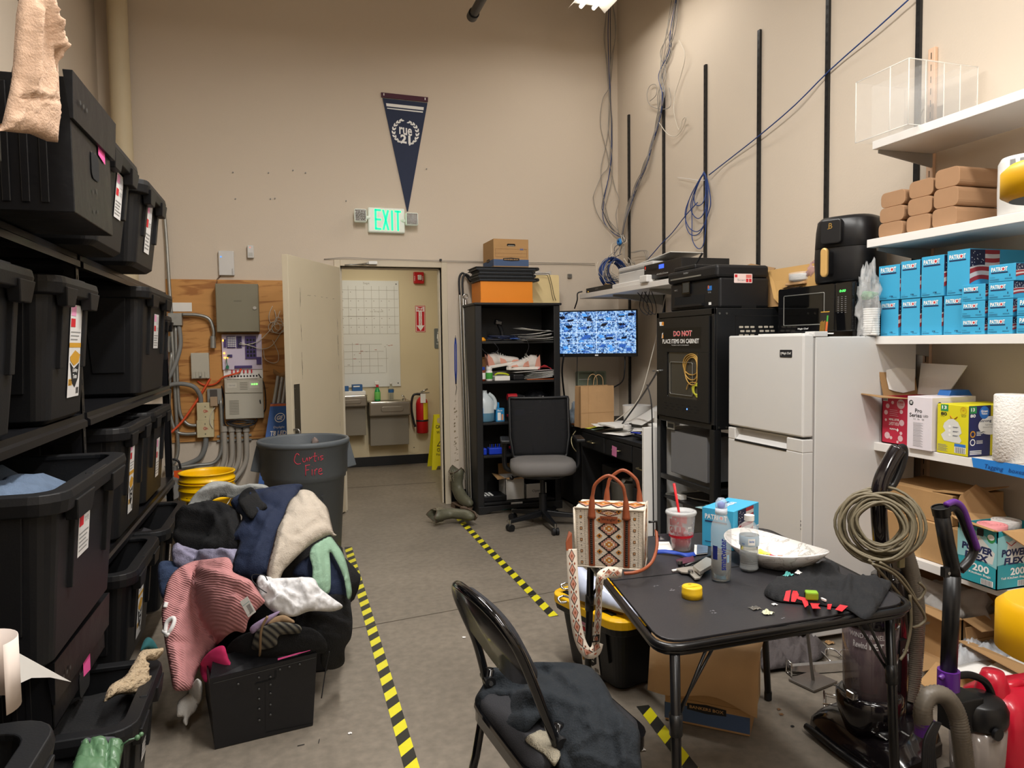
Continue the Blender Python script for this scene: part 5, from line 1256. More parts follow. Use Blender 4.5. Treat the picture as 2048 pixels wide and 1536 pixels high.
m.add([(X0+.08,P0-.16,ZS+.195),(X0+.08,P1-.25,ZS+.16),(X0+.34,P1-.25,ZS+.16),(X0+.34,P0-.16,ZS+.195)],Q4,mat('tray_grey','dcdad4',.4));o=m.mk('raised_tray',t,solid=.006)
m.ringf(Fr((X0+.2,P0-.02,ZS+.207),(0,-1,.1),X_),0,0,.014,.018,GPr,.0012,16);m.mk('tray_badge',t)
m.box((X0-.06+.02,P0-.04,ZS),(X0+.12,P0+.07,ZS+.05),WHT);tag(m.mk('power_adapter',bv=.006),'white power brick lying beside the white printer','adapter')
t=TH('audio_amplifier','black rack amplifier with small blue display on the corner shelf','amplifier')
ya,yb=rx(1282,XS+.0),rx(1350,XS+.0)
A1,A0=ya-.01,yb-.05
m.box((X0,A0,ZS+.02),(X0+.36,A1,ZS+.125),BMet);m.mk('body',t,bv=.003)
for yy in(A0+.04,A1-.06):m.cyl((X0+.04,yy,ZS),(X0+.04,yy,ZS+.02),.016,BLK)
m.mk('feet',t)
f=FrY(X0,A1,ZS+.02)
m.rect(f,.22,.06,.29,.088,mat('display_blue','2038c8',.3,emit='3f66ff',es=1.3),.001);m.mk('display',t)
m.rect(f,.015,.075,.028,.095,mat('switch_red','c8321e',.4,emit='e0402a',es=.5),.001);m.text(f,'JBL',.014,.065,.016,.007,WPr)
for k in rg(5):m.disc(f,.05+.03*k,.065,.008,BLK,.004,10);m.disc(f,.20+.022*k,.03,.002,WPr,.001,6)
m.text(f,'INTELLIVOX',.19,.02,.16,.006,WPr);m.mk('controls',t)
CX,CY0,CY1,CZ0,CZ1=2.20,3.42,4.06,.915,1.578
t=TH('black_printer','black multifunction printer with tilt screen on top of the server cabinet','printer')
pz=CZ1+.002;px_,py0,py1,pzh=2.225,3.44,3.97,.262
m.box((px_+.02,py0,pz),(px_+.335,py1,pz+.165),TOT);m.mk('body',t,bv=.012)
m.box((px_,py0,pz+.165),(px_+.335,py1,pz+.235),TOT);m.mk('scanner_unit',t,bv=.016)
m.box((px_+.02,py0+.25,pz+.235),(px_+.3,py1-.04,pz+.262),TOT);m.mk('document_feeder',t,bv=.008)
f=FrY(px_,py1,pz);W=py1-py0
m.rect(f,.08*W,.185,.72*W,.193,GLV,.003);m.text(f,'brother',.36*W,.21,.1*W,.013,GPr,.001,bold=.02);m.mk('brand_strip',t)
f2=FrY(px_+.02,py1,pz)
m.ext([(.30*W,.095),(.46*W,.095),(.46*W,.165),(.30*W,.165)],.0,.012,BGl,f2);m.rect(f2,.315*W,.105,.445*W,.16,mat('screen_grey','3a3c3c',.2),.0125);m.mk('control_screen',t)
m.ext([(.10*W,.035),(.72*W,.035),(.72*W,.085),(.10*W,.085)],.0,.001,DRK,f2);m.ext([(.10*W,.02),(.72*W,.02),(.72*W,.033),(.10*W,.033)],0,.02,BLK,f2);m.mk('paper_slot',t)
m.rect(f2,.78*W,.10,.86*W,.125,BLP,.001);m.rect(f2,.785*W,.11,.81*W,.128,OrB,.0015);m.text(f2,'ink',.79*W,.085,.06*W,.012,GPr);m.rect(f2,.8*W,.02,.85*W,.035,WPr,.001);m.text(f2,'MFC',.1*W,.12,.07*W,.01,GPr);m.text(f2,'iPrint',.28*W,.17,.04*W,.008,GPr);m.mk('badges',t)
f3=FrX(px_+.02,py0,pz)
m.ext(rrect(.09,.135,.205,.185,.004),0,.0012,mat('sticker_pinkwhite','e8d3cf',.6),f3);m.rect(f3,.165,.14,.18,.158,RPr,.0016);m.rect(f3,.184,.14,.2,.158,RPr,.0016);m.rect(f3,.165,.162,.2,.18,mat('print_salmon','d8766e',.6),.0016);m.rect(f3,.094,.165,.11,.18,RPr,.0016);m.text(f3,'Scan',.11,.145,.05,.012,GPr,.0016);m.mk('side_sticker',t)
m.box((px_+.16,py0-.0005,pz),(px_+.25,py0+.01,pz+.012),DRK);m.mk('side_notch',t)
m.box((px_+.33,py0+.05,pz+.11),(px_+.355,py0+.3,pz+.19),BLK);m.mk('rear_tray',t,bv=.004)
a=onx(1388,536,px_+.06);b=onx(1396,516,px_+.06);m.cyl(V(px_+.06,a.y,pz+.255),V(px_+.09,b.y,pz+.33),.006,BLK);m.mk('antenna',t)
t=TH('server_cabinet','black wheeled network cabinet with glass door between desk and fridge','cabinet')
pbox('cabinet_shell',t,(CX+.012,CY0,CZ0),(2.86,CY1,CZ1),BMet,.004)
FRM=BMet
pbox('front_frame',t,(CX,CY0,CZ1-.035),(CX+.012,CY1,CZ1),FRM);pbox('front_frame',t,(CX,CY0,CZ0),(CX+.012,CY1,CZ0+.03),FRM)
pbox('front_frame',t,(CX,CY0,CZ0),(CX+.012,CY0+.03,CZ1),FRM);pbox('front_frame',t,(CX,CY1-.03,CZ0),(CX+.012,CY1,CZ1),FRM)
fd=FrY(CX-.012,CY1-.035,CZ0+.035);DW,DH=CY1-CY0-.07,CZ1-CZ0-.075
wx0,wx1,wz0,wz1=.2*DW,.80*DW,.20*DH,.66*DH
m.ext([(0,0),(DW,0),(DW,wz0),(0,wz0)],-.01,0,FRM,fd);m.ext([(0,wz1),(DW,wz1),(DW,DH),(0,DH)],-.01,0,FRM,fd);m.ext([(0,wz0),(wx0,wz0),(wx0,wz1),(0,wz1)],-.01,0,FRM,fd);m.ext([(wx1,wz0),(DW,wz0),(DW,wz1),(wx1,wz1)],-.01,0,FRM,fd)
door_=m.mk('cabinet_door',t,bv=.001)
m.ext(rrect(wx0,wz0,wx1,wz1,.012),-.012,-.008,mat('cabinet_interior','3b3a36',.25,coat=.6),fd);m.tube([fd.p(u,v,-.003)for u,v in rrect(wx0+.03,wz0+.02,wx1-.1*DW,wz1-.06,.012)],.0022,GLV,6,closed=1);m.tube([fd.p(u,v,-.004)for u,v in rrect(wx0+.0,wz0+.0,wx1,wz1,.012)],.002,BGl,6,closed=1)
m.mk('window_pane',door_)
q=lambda u,v,w=.0:fd.p(wx0+u*(wx1-wx0),wz0+v*(wz1-wz0),w)
M_yc=mat('cable_yellow','b08a45',.5);M_yc2=mat('cable_lime','b9b83a',.5)
rs=RND(1)
for k in rg(3):
 cxx,cyy,ra,rb=.80+.02*k,.74-.02*k,.27-.02*k,.22+.035*k
 m.tube(path([q(min(.985,cxx+ra*cos(a)),cyy-.15*k/3+rb*sin(a),-.004+.002*k)for a in[i*PI/5 for i in rg(10)]],4,1),.0035,M_yc,6,closed=1)
for k in rg(4):m.tube(path([q(.98,.36-.02*k,-.003),q(.9-.02*k,.28,-.002),q(.89-.01*k,.15,-.003),q(.98,.06+.02*k,-.003)],5),.0035,M_yc2,6)
m.tube(path([q(.66,.2),q(.7,.3),q(.8,.36),q(.95,.37)],5),.003,M_yc,6)
o=m.mk('patch_cables',t,label='coiled yellow patch cables behind the glass')

m.rect(fd,.1*DW,.70*DH,.86*DW,.90*DH,mat('decal_black','0f0f10',.3),.0006)
m.text(fd,'DO NOT',.34*DW,.815*DH,.36*DW,.055*DH,WPr,.001,bold=.045);m.text(fd,'DO NOT',.345*DW,.817*DH,.35*DW,.05*DH,mat('decal_red','e0343c',.5),.0016,bold=.015)
m.text(fd,'PLACE ITEMS ON CABINET',.11*DW,.745*DH,.72*DW,.045*DH,WPr,.001,bold=.02)
m.text(fd,'Placing objects on cabinet may damage equipment',.3*DW,.722*DH,.34*DW,.012*DH,WPr,.001)
m.mk('warning_text',door_)
M_so=mat('sticker_orange','e0902e',.6)
m.poly(fd,[(.05*DW,.93*DH),(.13*DW,.93*DH),(.13*DW,.97*DH),(.04*DW,.97*DH)],WPr,.001);m.poly(fd,[(.09*DW,.94*DH),(.14*DW,.93*DH),(.14*DW,.968*DH),(.1*DW,.97*DH)],M_so,.0014)
m.poly(fd,[(.09*DW,.80*DH),(.12*DW,.80*DH),(.12*DW,.86*DH),(.1*DW,.85*DH)],WPr,.001);m.poly(fd,[(.105*DW,.80*DH),(.13*DW,.80*DH),(.13*DW,.835*DH),(.11*DW,.84*DH)],M_so,.0014)
m.mk('sticker_remnant',door_)
m.cyl(fd.p(.05*DW,.46*DH,0),fd.p(.05*DW,.46*DH,.012),.010,STL,n=10);m.tube([fd.p(.05*DW,.46*DH,.014),fd.p(-.035,.455*DH,.014)],.004,STL);m.mk('key_latch',door_)
for r in rg(3):
 for c_ in rg(6):u=(.14+.12*c_+.04*(r%2))*DW;v=(.13-.028*r)*DH;m.rect(fd,u,v,u+.06*DW,v+.008*DH,DRK,.0006)
m.rect(fd,.60*DW,.095*DH,.615*DW,.11*DH,mat('led_blue2','4060ff',.4,emit='5080ff',es=5),.001);m.mk('vent_slots',door_)
f=FrX(CX+.012,CY0,CZ0);SW,SHh=2.86-CX-.012,CZ1-CZ0
for(a,b,c_,d_)in((.18*SW,.05*SHh,.95*SW,.06*SHh),(.18*SW,.93*SHh,.95*SW,.94*SHh),(.18*SW,.05*SHh,.187*SW,.94*SHh)):m.rect(f,a,b,c_,d_,DRK,.0008)
M_slot=mat('slot_light','b9b1a2',.7)
for r in rg(3):
 for g in rg(2):
  for c_ in rg(3):u=(.22+.19*g+.055*c_+.012*(r%2))*SW;v=(.835-.034*r)*SHh;m.ext(rrect(u,v,u+.040*SW,v+.016*SHh,.003,2),0,.0008,M_slot,f)
m.mk('side_vents',t)
for(u,v)in((.03,.955),(.1,.955),(.03,.02),(.1,.02),(.15,.02)):m.cyl(f.p(u*SW,v*SHh,0),f.p(u*SW,v*SHh,.003),.006,STL,n=8)
m.mk('screws',t)['kind']='stuff'
for(x,y)in((CX,CY0),(CX,CY1-.045),(2.80,CY0),(2.80,CY1-.045)):pbox('stand_leg',t,(x,y,.02),(x+.045,y+.045,CZ0),BMet)
for z in(.56,.40):pass
pbox('stand_rail',t,(CX,CY0+.045,.555),(CX+.02,CY1-.045,.585),BMet);pbox('stand_rail',t,(CX+.045,CY0,.555),(2.80,CY0+.02,.585),BMet)
pbox('stand_shelf',t,(CX+.02,CY0+.02,.43),(2.80,CY1-.045,.445),BMet);pbox('stand_shelf',t,(CX+.02,CY0+.02,.10),(2.80,CY1-.045,.115),BMet)
M_gp=mat('grey_panel','6f7073',.5)
m.box((CX+.03,CY0+.12,.60),(CX+.25,CY1-.12,.86),M_gp);tag(m.mk('grey_equipment',bv=.004),'plain grey metal box stored in the stand under the network cabinet','equipment')
m.box((CX+.10,CY0+.10,.12),(CX+.45,CY1-.14,.40),M_gp);tag(m.mk('grey_equipment',bv=.004),'lower grey metal panel stored at the bottom of the cabinet stand','equipment')
f=FrY(CX+.025,CY1-.09,.865);m.ext([(0,0),(.09,0),(.09,.045),(0,.045)],0,.004,GLV,f);m.ext([(.012,.01),(.078,.01),(.078,.035),(.012,.035)],.004,.005,BLK,f);m.mk('card_holder',t)
sheet((CX+.13,CY0+.15,.452),.22,.16,.3,'pale blue paper towel in a plastic bag on the cabinet stand shelf',None,.02,mm=mat('blue_towel','a9cdd0',.8),name='paper_towel')
m.tube([(CX+.02,CY1-.08,.455),(CX+.35,CY1-.35,.52)],.008,GLV);m.tube([(CX+.02,CY1-.08,.455),(CX+.22,CY1-.50,.455)],.007,STL);tag(m.mk('metal_bar'),'thin metal bars lying on the cabinet stand shelf','bar')
pbox_('small_white_box','tiny white box at the front of the cabinet stand shelf','box',(CX+.03,CY1-.24,.446),(CX+.07,CY1-.17,.475),PAP)
blob(m,(CX+.20,CY0+.08,.50),(.05,.05,.04),mat('navy_strap','1f2b55',.7),4,.4);tag(m.mk('navy_pouch'),'small navy pouch at the right of the cabinet stand shelf','pouch')
m.box((2.13,4.10,.02),(2.62,4.125,.86),WHT);tag(m.mk('white_board_panel',bv=.002),'white board standing on edge between the desk and network cabinet','panel')
def cableR(pts,r,mm,label,name='cable',group=None):
 m=MB();m.tube(path(pts,6),r,mm,8);return tag(m.mk(name),label,'cable',group)
cableR([onx(1303,770,2.19)+V(0,.06,0),V(2.19,4.11,1.0),V(2.185,4.09,.7),V(2.19,4.09,.4),V(2.19,4.085,.02)],.004,M_cbk,'black cable running down the edge of the network cabinet to the floor')
cableR([V(2.21,4.065,1.22),V(2.30,4.3,1.15),V(2.45,4.75,1.0),V(2.5,5.0,.88),V(2.4,5.0,.76)],.006,M_cbk,'black cable bowing from the cabinet down toward the desk')
cableR([V(2.21,4.065,1.19),V(2.33,4.22,1.13),V(2.42,4.32,.95),V(2.5,4.35,.85),V(2.48,4.4,.76)],.007,M_cbk,'second black cable looping from the cabinet side to the desk')
cableR([V(2.9,5.2,1.78),V(2.75,5.15,1.3),V(2.6,5.1,.95),V(2.45,5.2,.78)],.004,M_cw,'thin white cable hanging from the corner shelf past the monitor')
rs=RND(6)
for k in rg(3):
 yb_=4.9+.06*k;m=MB();m.tube(path([V(2.6,yb_,1.78),V(2.55,yb_-.05,1.66),V(2.58,yb_-.12,1.60),V(2.62,yb_-.05,1.68),V(2.6,yb_-.02+.05*k,1.78)],6),.003,M_cbk,6);tag(m.mk('cable_loop'),'small loop of black cable drooping beneath the corner shelf','cable','cable loops under the corner shelf')
cableR([V(2.47,5.89,1.845),V(2.43,5.9,1.83),V(2.425,5.9,1.77),V(2.42,5.95,1.70)],.006,M_cbk,'black cable dropping from the network box behind the monitor')
t=TH('monitor','wall mounted monitor showing sixteen bluish security camera views','monitor')
ML=ony(1114,713,5.92);MR=ony(1275,713,5.55);zt=ony(1275,618,5.55).z;zb=MR.z
ML.z=zb;u=(MR-ML);u.z=0;MWd=u.length;MH=zt-zb
f=Fr((ML.x,ML.y,zb),u,Z_)
M_bez=mat('bezel_black','101013',.3)
m.ext([(0,0),(MWd,0),(MWd,MH),(0,MH)],-.04,0,M_bez,f);m.mk('housing',t,bv=.004)
M_scr=bpy.data.materials.new('cctv_screen');M_scr.use_nodes=1;nt=M_scr.node_tree;b=nt.nodes['Principled BSDF']
tc=NN(nt,'ShaderNodeTexCoord');n1=NN(nt,'ShaderNodeTexNoise');DV(n1,'Scale',45);DV(n1,'Detail',5)
vo=NN(nt,'ShaderNodeTexVoronoi');DV(vo,'Scale',110)
LK(nt,tc.outputs['Object'],n1.inputs['Vector']);LK(nt,tc.outputs['Object'],vo.inputs['Vector'])
mx=NN(nt,'ShaderNodeMath');mx.operation='MULTIPLY_ADD';DV(mx,1,.45);LK(nt,vo.outputs['Color'],mx.inputs[0]);LK(nt,n1.outputs['Fac'],mx.inputs[2])
rp=NN(nt,'ShaderNodeValToRGB');e=rp.color_ramp.elements;e[0].position=.50;e[0].color=(.005,.01,.04,1);e[1].position=.88;e[1].color=(.45,.68,.95,1);k_=rp.color_ramp.elements.new(.66);k_.color=(.06,.20,.55,1)
LK(nt,mx.outputs[0],rp.inputs[0]);LK(nt,rp.outputs[0],b.inputs['Emission Color']);DV(b,'Emission Strength',1.05);DV(b,'Base Color',(.01,.01,.01,1));DV(b,'Roughness',.2)
SU0,SU1,SV0,SV1=.012,MWd-.012,.03,MH-.012
m.rect(f,SU0,SV0,SU1,SV1,M_scr,.0008)
M_sb=mat('screen_blue','2f6fc0',.4,emit='4f9ae6',es=.95);M_sd=mat('screen_dark','060812',.4,emit='0a1030',es=.4);M_sl=mat('screen_line','e8f0ff',.4,emit='cfe2ff',es=1.1);M_sm=mat('screen_mid','1c3f86',.4,emit='2a5fb8',es=.8)
rs=RND(12);cw,ch=(SU1-SU0)/4,(SV1-SV0)/4
for i in rg(4):
 for j in rg(4):
  u0,v0=SU0+cw*i,SV0+ch*j
  for k in rg(3):
   a,b_2=u0+cw*rs.u(.05,.6),v0+ch*rs.u(.05,.6);c_,d_=a+cw*rs.u(.12,.36),b_2+ch*rs.u(.1,.35);sk=cw*rs.u(-.15,.15)
   sk=max(u0-a,min(sk,u0+cw-c_));m.poly(f,[(a,b_2),(c_,b_2+ch*.03),(c_+sk,d_),(a+sk,d_-ch*.03)],rs.choice([M_sb,M_sb,M_sm,M_sd]),.0012+.0001*k)
  for k in rg(12):a,b_2=u0+cw*rs.u(.05,.9),v0+ch*rs.u(.08,.88);s=cw*rs.u(.01,.035);m.rect(f,a,b_2,a+s,b_2+s*1.6,rs.choice([M_sd,M_sl,M_sd,M_sm]),.0018)
for k in rg(1,4):m.rect(f,SU0+cw*k-.001,SV0,SU0+cw*k+.001,SV1,M_sl,.002);m.rect(f,SU0,SV0+ch*k-.001,SU1,SV0+ch*k+.001,M_sl,.002)
m.mk('screen',t)
m.rect(f,MWd*.48,.008,MWd*.52,.02,WPr,.001);m.mk('badge',t)
c_=f.p(MWd*.5,MH*.5,-.04);m.tube([c_,c_+V(.1,.12,0),V(XR-.1,5.956,c_.z)],.02,BLK);m.box((XR-.10,5.90,c_.z-.08),(XR-.017,6.01,c_.z+.08),BLK);m.mk('mount_arm',t)
cableR([f.p(MWd*.84,0,-.05),f.p(MWd*.84,-.12,-.02),f.p(MWd*.80,-.22,-.03),V(2.62,5.75,.95),V(2.65,5.7,.75)],.006,M_cbk,'black cable hanging below the right half of the monitor')
cableR([f.p(.17,.0,-.05),f.p(.165,-.2,-.05),f.p(.165,-.45,-.05),V(2.40,5.9,.74)],.0035,M_cbk,'thin black cable hanging straight below the monitor, left of the key box')
cableR([V(2.21,5.68,1.3),V(2.22,5.75,1.15),V(2.32,5.95,.9),V(2.36,6.0,.72)],.008,M_cbk,'black cable slanting out from behind the bookcase to the desk')
t=TH('key_cabinet','open grey green key cabinet on the back wall behind the paper bag','key box')
M_kg=mat('key_green','8f9a86',.4,var=.03);M_kgd=mat('key_green_dark','6f7a68',.5)
a=ony(1156,830,YB-.06);b=ony(1191,742,YB-.06);f=FrX(a.x,YB-.06,a.z);w,h=b.x-a.x,b.z-a.z
P=rrect(0,0,w,h,.02);Q=rrect(.012,.012,w-.012,h-.012,.015);n=len(P)
m.add([f.p(u,v,0)for u,v in P]+[f.p(u,v,-.055)for u,v in P]+[f.p(u,v,0)for u,v in Q]+[f.p(u,v,-.045)for u,v in Q],[(i,(i+1)%n,2*n+(i+1)%n,2*n+i)for i in rg(n)]+[(n+i,n+(i+1)%n,(i+1)%n,i)for i in rg(n)]+[(2*n+i,2*n+(i+1)%n,3*n+(i+1)%n,3*n+i)for i in rg(n)]+[tuple(3*n+i for i in rg(n))],M_kg);m.mk('box',t)
p1=ony(1213,790,YB-.12);f2=Fr((b.x+.002,YB-.055,a.z),(p1.x-b.x,-.05,0),Z_);w2=math.hypot(p1.x-b.x,.05)
m.ext(rrect(0,0,w2,h,.015),-.012,0,M_kg,f2);m.ext(rrect(.012,.012,w2-.012,h-.012,.012),0,.0008,M_kgd,f2);m.mk('door',t,bv=.002)
for r in rg(4):m.rect(f,.03,h*(.80-.2*r),w-.03,h*(.815-.2*r),WPr,-.044)
m.mk('hook_strips',t)
for k in rg(4):
 m=MB();q=f.p(.04+.035*k,h*.64,-.03);m.ringf(Fr(q,X_,Z_),0,0,.007,.010,STL,0,12);m.box(q+V(-.004,-.002,-.05),q+V(.004,.0,-.005),mat('key_brass','b08a3c',.3,metal=.8)if k%2 else STL)
 m.mk('key',t)
t=TH('desk','black corner desk with drawers and wide drawer handles','desk')
DX,DYa,DYb,DZt=2.24,4.16,6.1,.72
m.ext([(DX,DYa),(XR-.03,DYa),(XR-.03,DYb),(2.3,DYb),(2.3,5.6),(DX,5.45)],DZt-.03,DZt,BWd);m.mk('desktop',t,bv=.004)
m.box((DX+.015,DYa+.02,DZt-.16),(DX+.035,5.40,DZt-.03),BWd);m.mk('apron',t)
def drawer(y0,y1,z0,z1,nm='drawer'):
 m=MB();m.box((DX,y0,z0),(DX+.02,y1,z1),BWd);o=m.mk(nm,t,bv=.004)
 m=MB();yc=(y0+y1)/2;zc=(z0+z1)/2;m.tube(path([V(DX,yc-.05,zc),V(DX-.025,yc-.045,zc),V(DX-.028,yc,zc),V(DX-.025,yc+.045,zc),V(DX,yc+.05,zc)],4),.005,mat('handle_brass','a89c78',.3,metal=.9));m.mk('handle',o)
drawer(4.95,5.38,DZt-.15,DZt-.035);drawer(4.50,4.93,DZt-.15,DZt-.035);drawer(4.18,4.48,DZt-.30,DZt-.035);drawer(4.18,4.48,.06,DZt-.32)
pbox('pedestal',t,(DX+.02,4.17,.02),(XR-.04,4.49,DZt-.03),BWd);pbox('side_cabinet',t,(DX+.01,5.40,.02),(XR-.04,5.6,DZt-.03),BWd)
pbox('rear_cabinet',t,(2.31,5.6,.02),(XR-.04,6.08,DZt-.03),BWd);pbox('modesty_panel',t,(XR-.06,4.5,.2),(XR-.04,5.4,DZt-.03),BWd)
m.tube(path([V(DX,5.50,.68),V(DX-.04,5.50,.62),V(DX-.04,5.47,.55),V(DX,5.45,.5)],5),.005,mat('handle_brass','a89c78'));m.mk('cabinet_handle',t)
f=FrY(DX-.032,4.72,DZt-.115);m.ext([(-.02,-.015),(.055,-.02),(.06,.05),(-.015,.055)],0,.0015,mat('note_pink','d07aa6',.7),f);tag(m.mk('sticky_note'),'pink paper note stuck on the desk drawer handle','note')
t=TH('steel_bin','grey steel waste bin with papers standing in the knee space of the desk','bin')
m.lat([(.001,.002),(.11,.002),(.13,.34),(.134,.345),(.126,.345),(.106,.012),(.001,.012)],GLV,28,(2.45,4.98,0));m.mk('bin',t)
G=[[V((2.36+.05*i,4.93+.03*j,.30+.12*(i%2)*.3+.05*i*.5))for i in rg(4)]for j in rg(3)];m.grid(G,PAP);m.mk('waste_paper',t,solid=.002)
pbox_('computer_tower','dark grey equipment box beside the bin under the desk','computer',(2.40,5.15,.02),(2.72,5.34,.42),mat('charcoal','3a3a3c',.5))
zd=DZt+.001
t=TH('paper_bag','brown kraft paper bag with twisted handles standing on the desk','paper bag')
q0=onz(1163,852,zd);yb=max(q0.y,5.05);a=ony(1162,851,5.32);b=ony(1228,846,5.32);top=ony(1162,773,5.32)
w=b.x-a.x;h=top.z-zd
n=7
def bagring(z,s):
 dpt=.14*s;return[V(a.x,5.32,z),V(a.x+w*.5,5.32-.004,z),V(a.x+w,5.32,z),V((a.x+w-.01*(1-s)*3,5.32+dpt/2,z)),V(a.x+w,5.32+dpt,z),V(a.x+w*.5,5.32+dpt,z),V(a.x,5.32+dpt,z),V(a.x+.01,5.32+dpt/2,z)]
R=[bagring(zd+h*k/4,1-.15*k/4)for k in rg(5)]
m.add([p for r in R for p in r],[(k*8+i,k*8+(i+1)%8,(k+1)*8+(i+1)%8,(k+1)*8+i)for k in rg(4)for i in rg(8)]+[tuple(range(7,-1,-1))],KRF);m.mk('bag',t,solid=.002)
f=FrX(a.x,5.316,zd);m.rect(f,.0,h*.36,w,h*.365,CRDi,.0012);m.rect(f,w*.22,0,w*.225,h,CRDi,.0012);m.mk('crease',t)
for yy in(5.325,5.44):
 m=MB();m.tube(path([V(a.x+w*.38,yy,zd+h*.95),V(a.x+w*.4,yy-.01,zd+h+.06),V(a.x+w*.52,yy-.015,zd+h+.09),V(a.x+w*.65,yy-.01,zd+h+.06),V(a.x+w*.68,yy,zd+h*.95)],5),.003,KRF);m.mk('handle',t)
blob(m,(ony(1153,830,5.6).x,5.62,zd+.07),(.05,.06,.10),mat('scarf_grey','77828c',.9,bump=.3,bs=60),6,.5,24);tag(m.mk('grey_cloth'),'rolled grey blue cloth behind the paper bag','cloth')
m.box((2.24,5.47,zd),(2.42,5.6,zd+.012),mat('copper_tray','b5703f',.3,metal=.6));tag(m.mk('copper_tray'),'copper coloured tray edge under the grey cloth','tray')
rs=RND(17)
for k in rg(11):
 sheet((2.36+rs.u(0,.3),4.55+rs.u(0,.75),zd+.003+.004*k),.28,.21,rs.u(-.7,.7),'one of the loose white sheets scattered over the desk','papers scattered on the desk',rs.u(0,.03))
sheet((2.62,5.0,zd+.10),.25,.2,.2,'paper sheet with faint drawing leaning behind the envelope',None,.05,tilt=.35)
pbox_('window_envelope','white window envelope stack lying on the desk edge','envelope',(2.27,4.82,zd+.05),(2.40,5.13,zd+.062),PAP,bv=.001)
pbox_('receipt_roll_box','open white carton full of papers on the desk by the wall','box',(2.62,4.55,zd+.005),(2.88,4.88,zd+.16),PAP)
blob(m,(2.5,4.42,zd+.07),(.13,.2,.055),PAP,5,.35,26);tag(m.mk('white_mailer'),'puffy white plastic mailer lying behind the keyboard','mailer')
t=TH('keyboard','black computer keyboard at the near end of the desk','keyboard',loc=(2.30,4.20,zd+.012))
m.box((0,0,0),(.15,.42,.018),BLK);m.mk('body',t,bv=.004)
for r in rg(5):
 for c_ in rg(13):m=MB()if c_==0 else m;m.box((.015+.026*r,.015+.03*c_,.018),(.036+.026*r,.04+.03*c_,.025),BGl)
 m.mk('key_row',t)
m.cyl((2.68,5.28,zd),(2.68,5.28,zd+.17),.10,WHT,.115,n=28);tag(m.mk('white_tub',bv=.004),'round white plastic tub behind the paper bag','tub')
t=TH('tape_gun','black desk telephone handset standing behind the white carton','telephone')
m.box((2.74,4.92,zd),(2.88,5.1,zd+.05),BLK);m.mk('base',t,bv=.01);m.tube(path([(2.74,4.94,zd+.08),(2.76,4.98,zd+.16),(2.80,5.04,zd+.18),(2.84,5.08,zd+.14)],5),.028,BLK);m.mk('handset',t)
m.lat([(.001,0),(.03,0),(.03,.08),(.012,.10),(.012,.12),(.001,.12)],WHT,18,(2.70,4.50,zd+.16));tag(m.mk('pump_bottle'),'small white pump bottle on the white carton','bottle')
t=TH('wipes_box','pale blue and white tall pack standing against the network cabinet','pack')
m.box((2.33,4.13,zd+.04),(2.40,4.15,zd+.36),PAP);m.mk('upper',t);m.box((2.325,4.135,zd+.04),(2.405,4.155,zd+.2),mat('light_blue_pack','7fb4cf',.5));m.mk('lower',t)
for(x,y,c_,lb)in((2.28,5.28,'d3d93a','lime green slip of paper by the foot of the paper bag'),(2.29,5.18,'9fd6cc','mint green slip of paper on the desk edge')):
 sheet((x,y,zd+.004),.09,.05,.3,lb,None,.01,mm=mat('slip_'+c_,c_,.7),name='paper_slip')
m.tube([(2.27,4.42,zd+.06),(2.25,4.52,zd+.055)],.006,mat('pen_blue','2038b0',.3));m.tube([(2.3,4.6,zd+.06),(2.25,4.55,zd+.055)],.004,STL);tag(m.mk('pen'),'blue pen on the papers near the keyboard','pen')
m.cyl((2.31,4.70,zd+.055),(2.31,4.70,zd+.085),.03,WHT,n=20);m.cyl((2.31,4.70,zd+.06),(2.31,4.70,zd+.09),.018,M_greyfaint,n=16);tag(m.mk('tape_roll'),'small roll of clear tape on the envelopes','tape')
# CABLES ON THE WALLS
M_cg=mat('cable_grey','9b958d',.5);M_cb=mat('cable_blue','24407e',.45);M_cd=mat('cable_slate','3a4152',.5)
def q2048(pts):return pts
def wallc(pts,mm,label,r=.0032,d=.03,group=None,name='network_cable',n=6,closed=0):
 out=[]
 for k,(px,py)in en(pts):
  dd=d+.012*sin(k*2.1+len(pts))
  p=ony(px,py,YB-dd)
  if p.x>XR-dd:p=onx(px,py,XR-dd)
  out.append(p)
 m=MB();m.tube(path(out,n,closed),r,mm,6,closed=closed);return tag(m.mk(name),label,'cable',group)
G1='cable bundle hanging in the corner';L1='grey cable of the loose bundle hanging straight down the back wall by the corner'
B1=[[(1215,-8),(1210,80),(1215,150),(1219,230),(1212,290),(1202,340),(1208,400),(1222,450),(1240,472)],[(1222,-8),(1232,50),(1226,110),(1220,170),(1205,200),(1201,250),(1213,300),(1222,340),(1230,375),(1238,400),(1232,430),(1238,470)],[(1219,-8),(1216,60),(1218,140),(1222,220),(1223,300),(1218,350),(1208,400),(1207,440),(1225,465),(1240,474)],[(1218,-8),(1208,70),(1214,120),(1220,190),(1222,260),(1217,330),(1204,350),(1189,385),(1187,400),(1196,430),(1215,455),(1238,472)],[(1224,-8),(1231,70),(1222,120),(1219,200),(1217,260),(1224,310),(1223,360),(1210,420),(1222,445),(1237,462)],[(1220,-8),(1221,100),(1221,200),(1224,250),(1222,330),(1205,405),(1207,425),(1222,455),(1240,470)]]
for k,P in en(B1):
 if k in(2,5):wallc(P,M_cb if k==2 else M_cd,['','','blue cable in the bundle hanging straight down by the corner','','','dark slate cable in the bundle hanging straight down by the corner'][k])
 else:wallc(P,M_cg,L1,group=G1)
G2='cable bundle slanting across the right wall';L2='grey cable of the bundle slanting down the right wall toward the blue coil'
rs=RND(33)
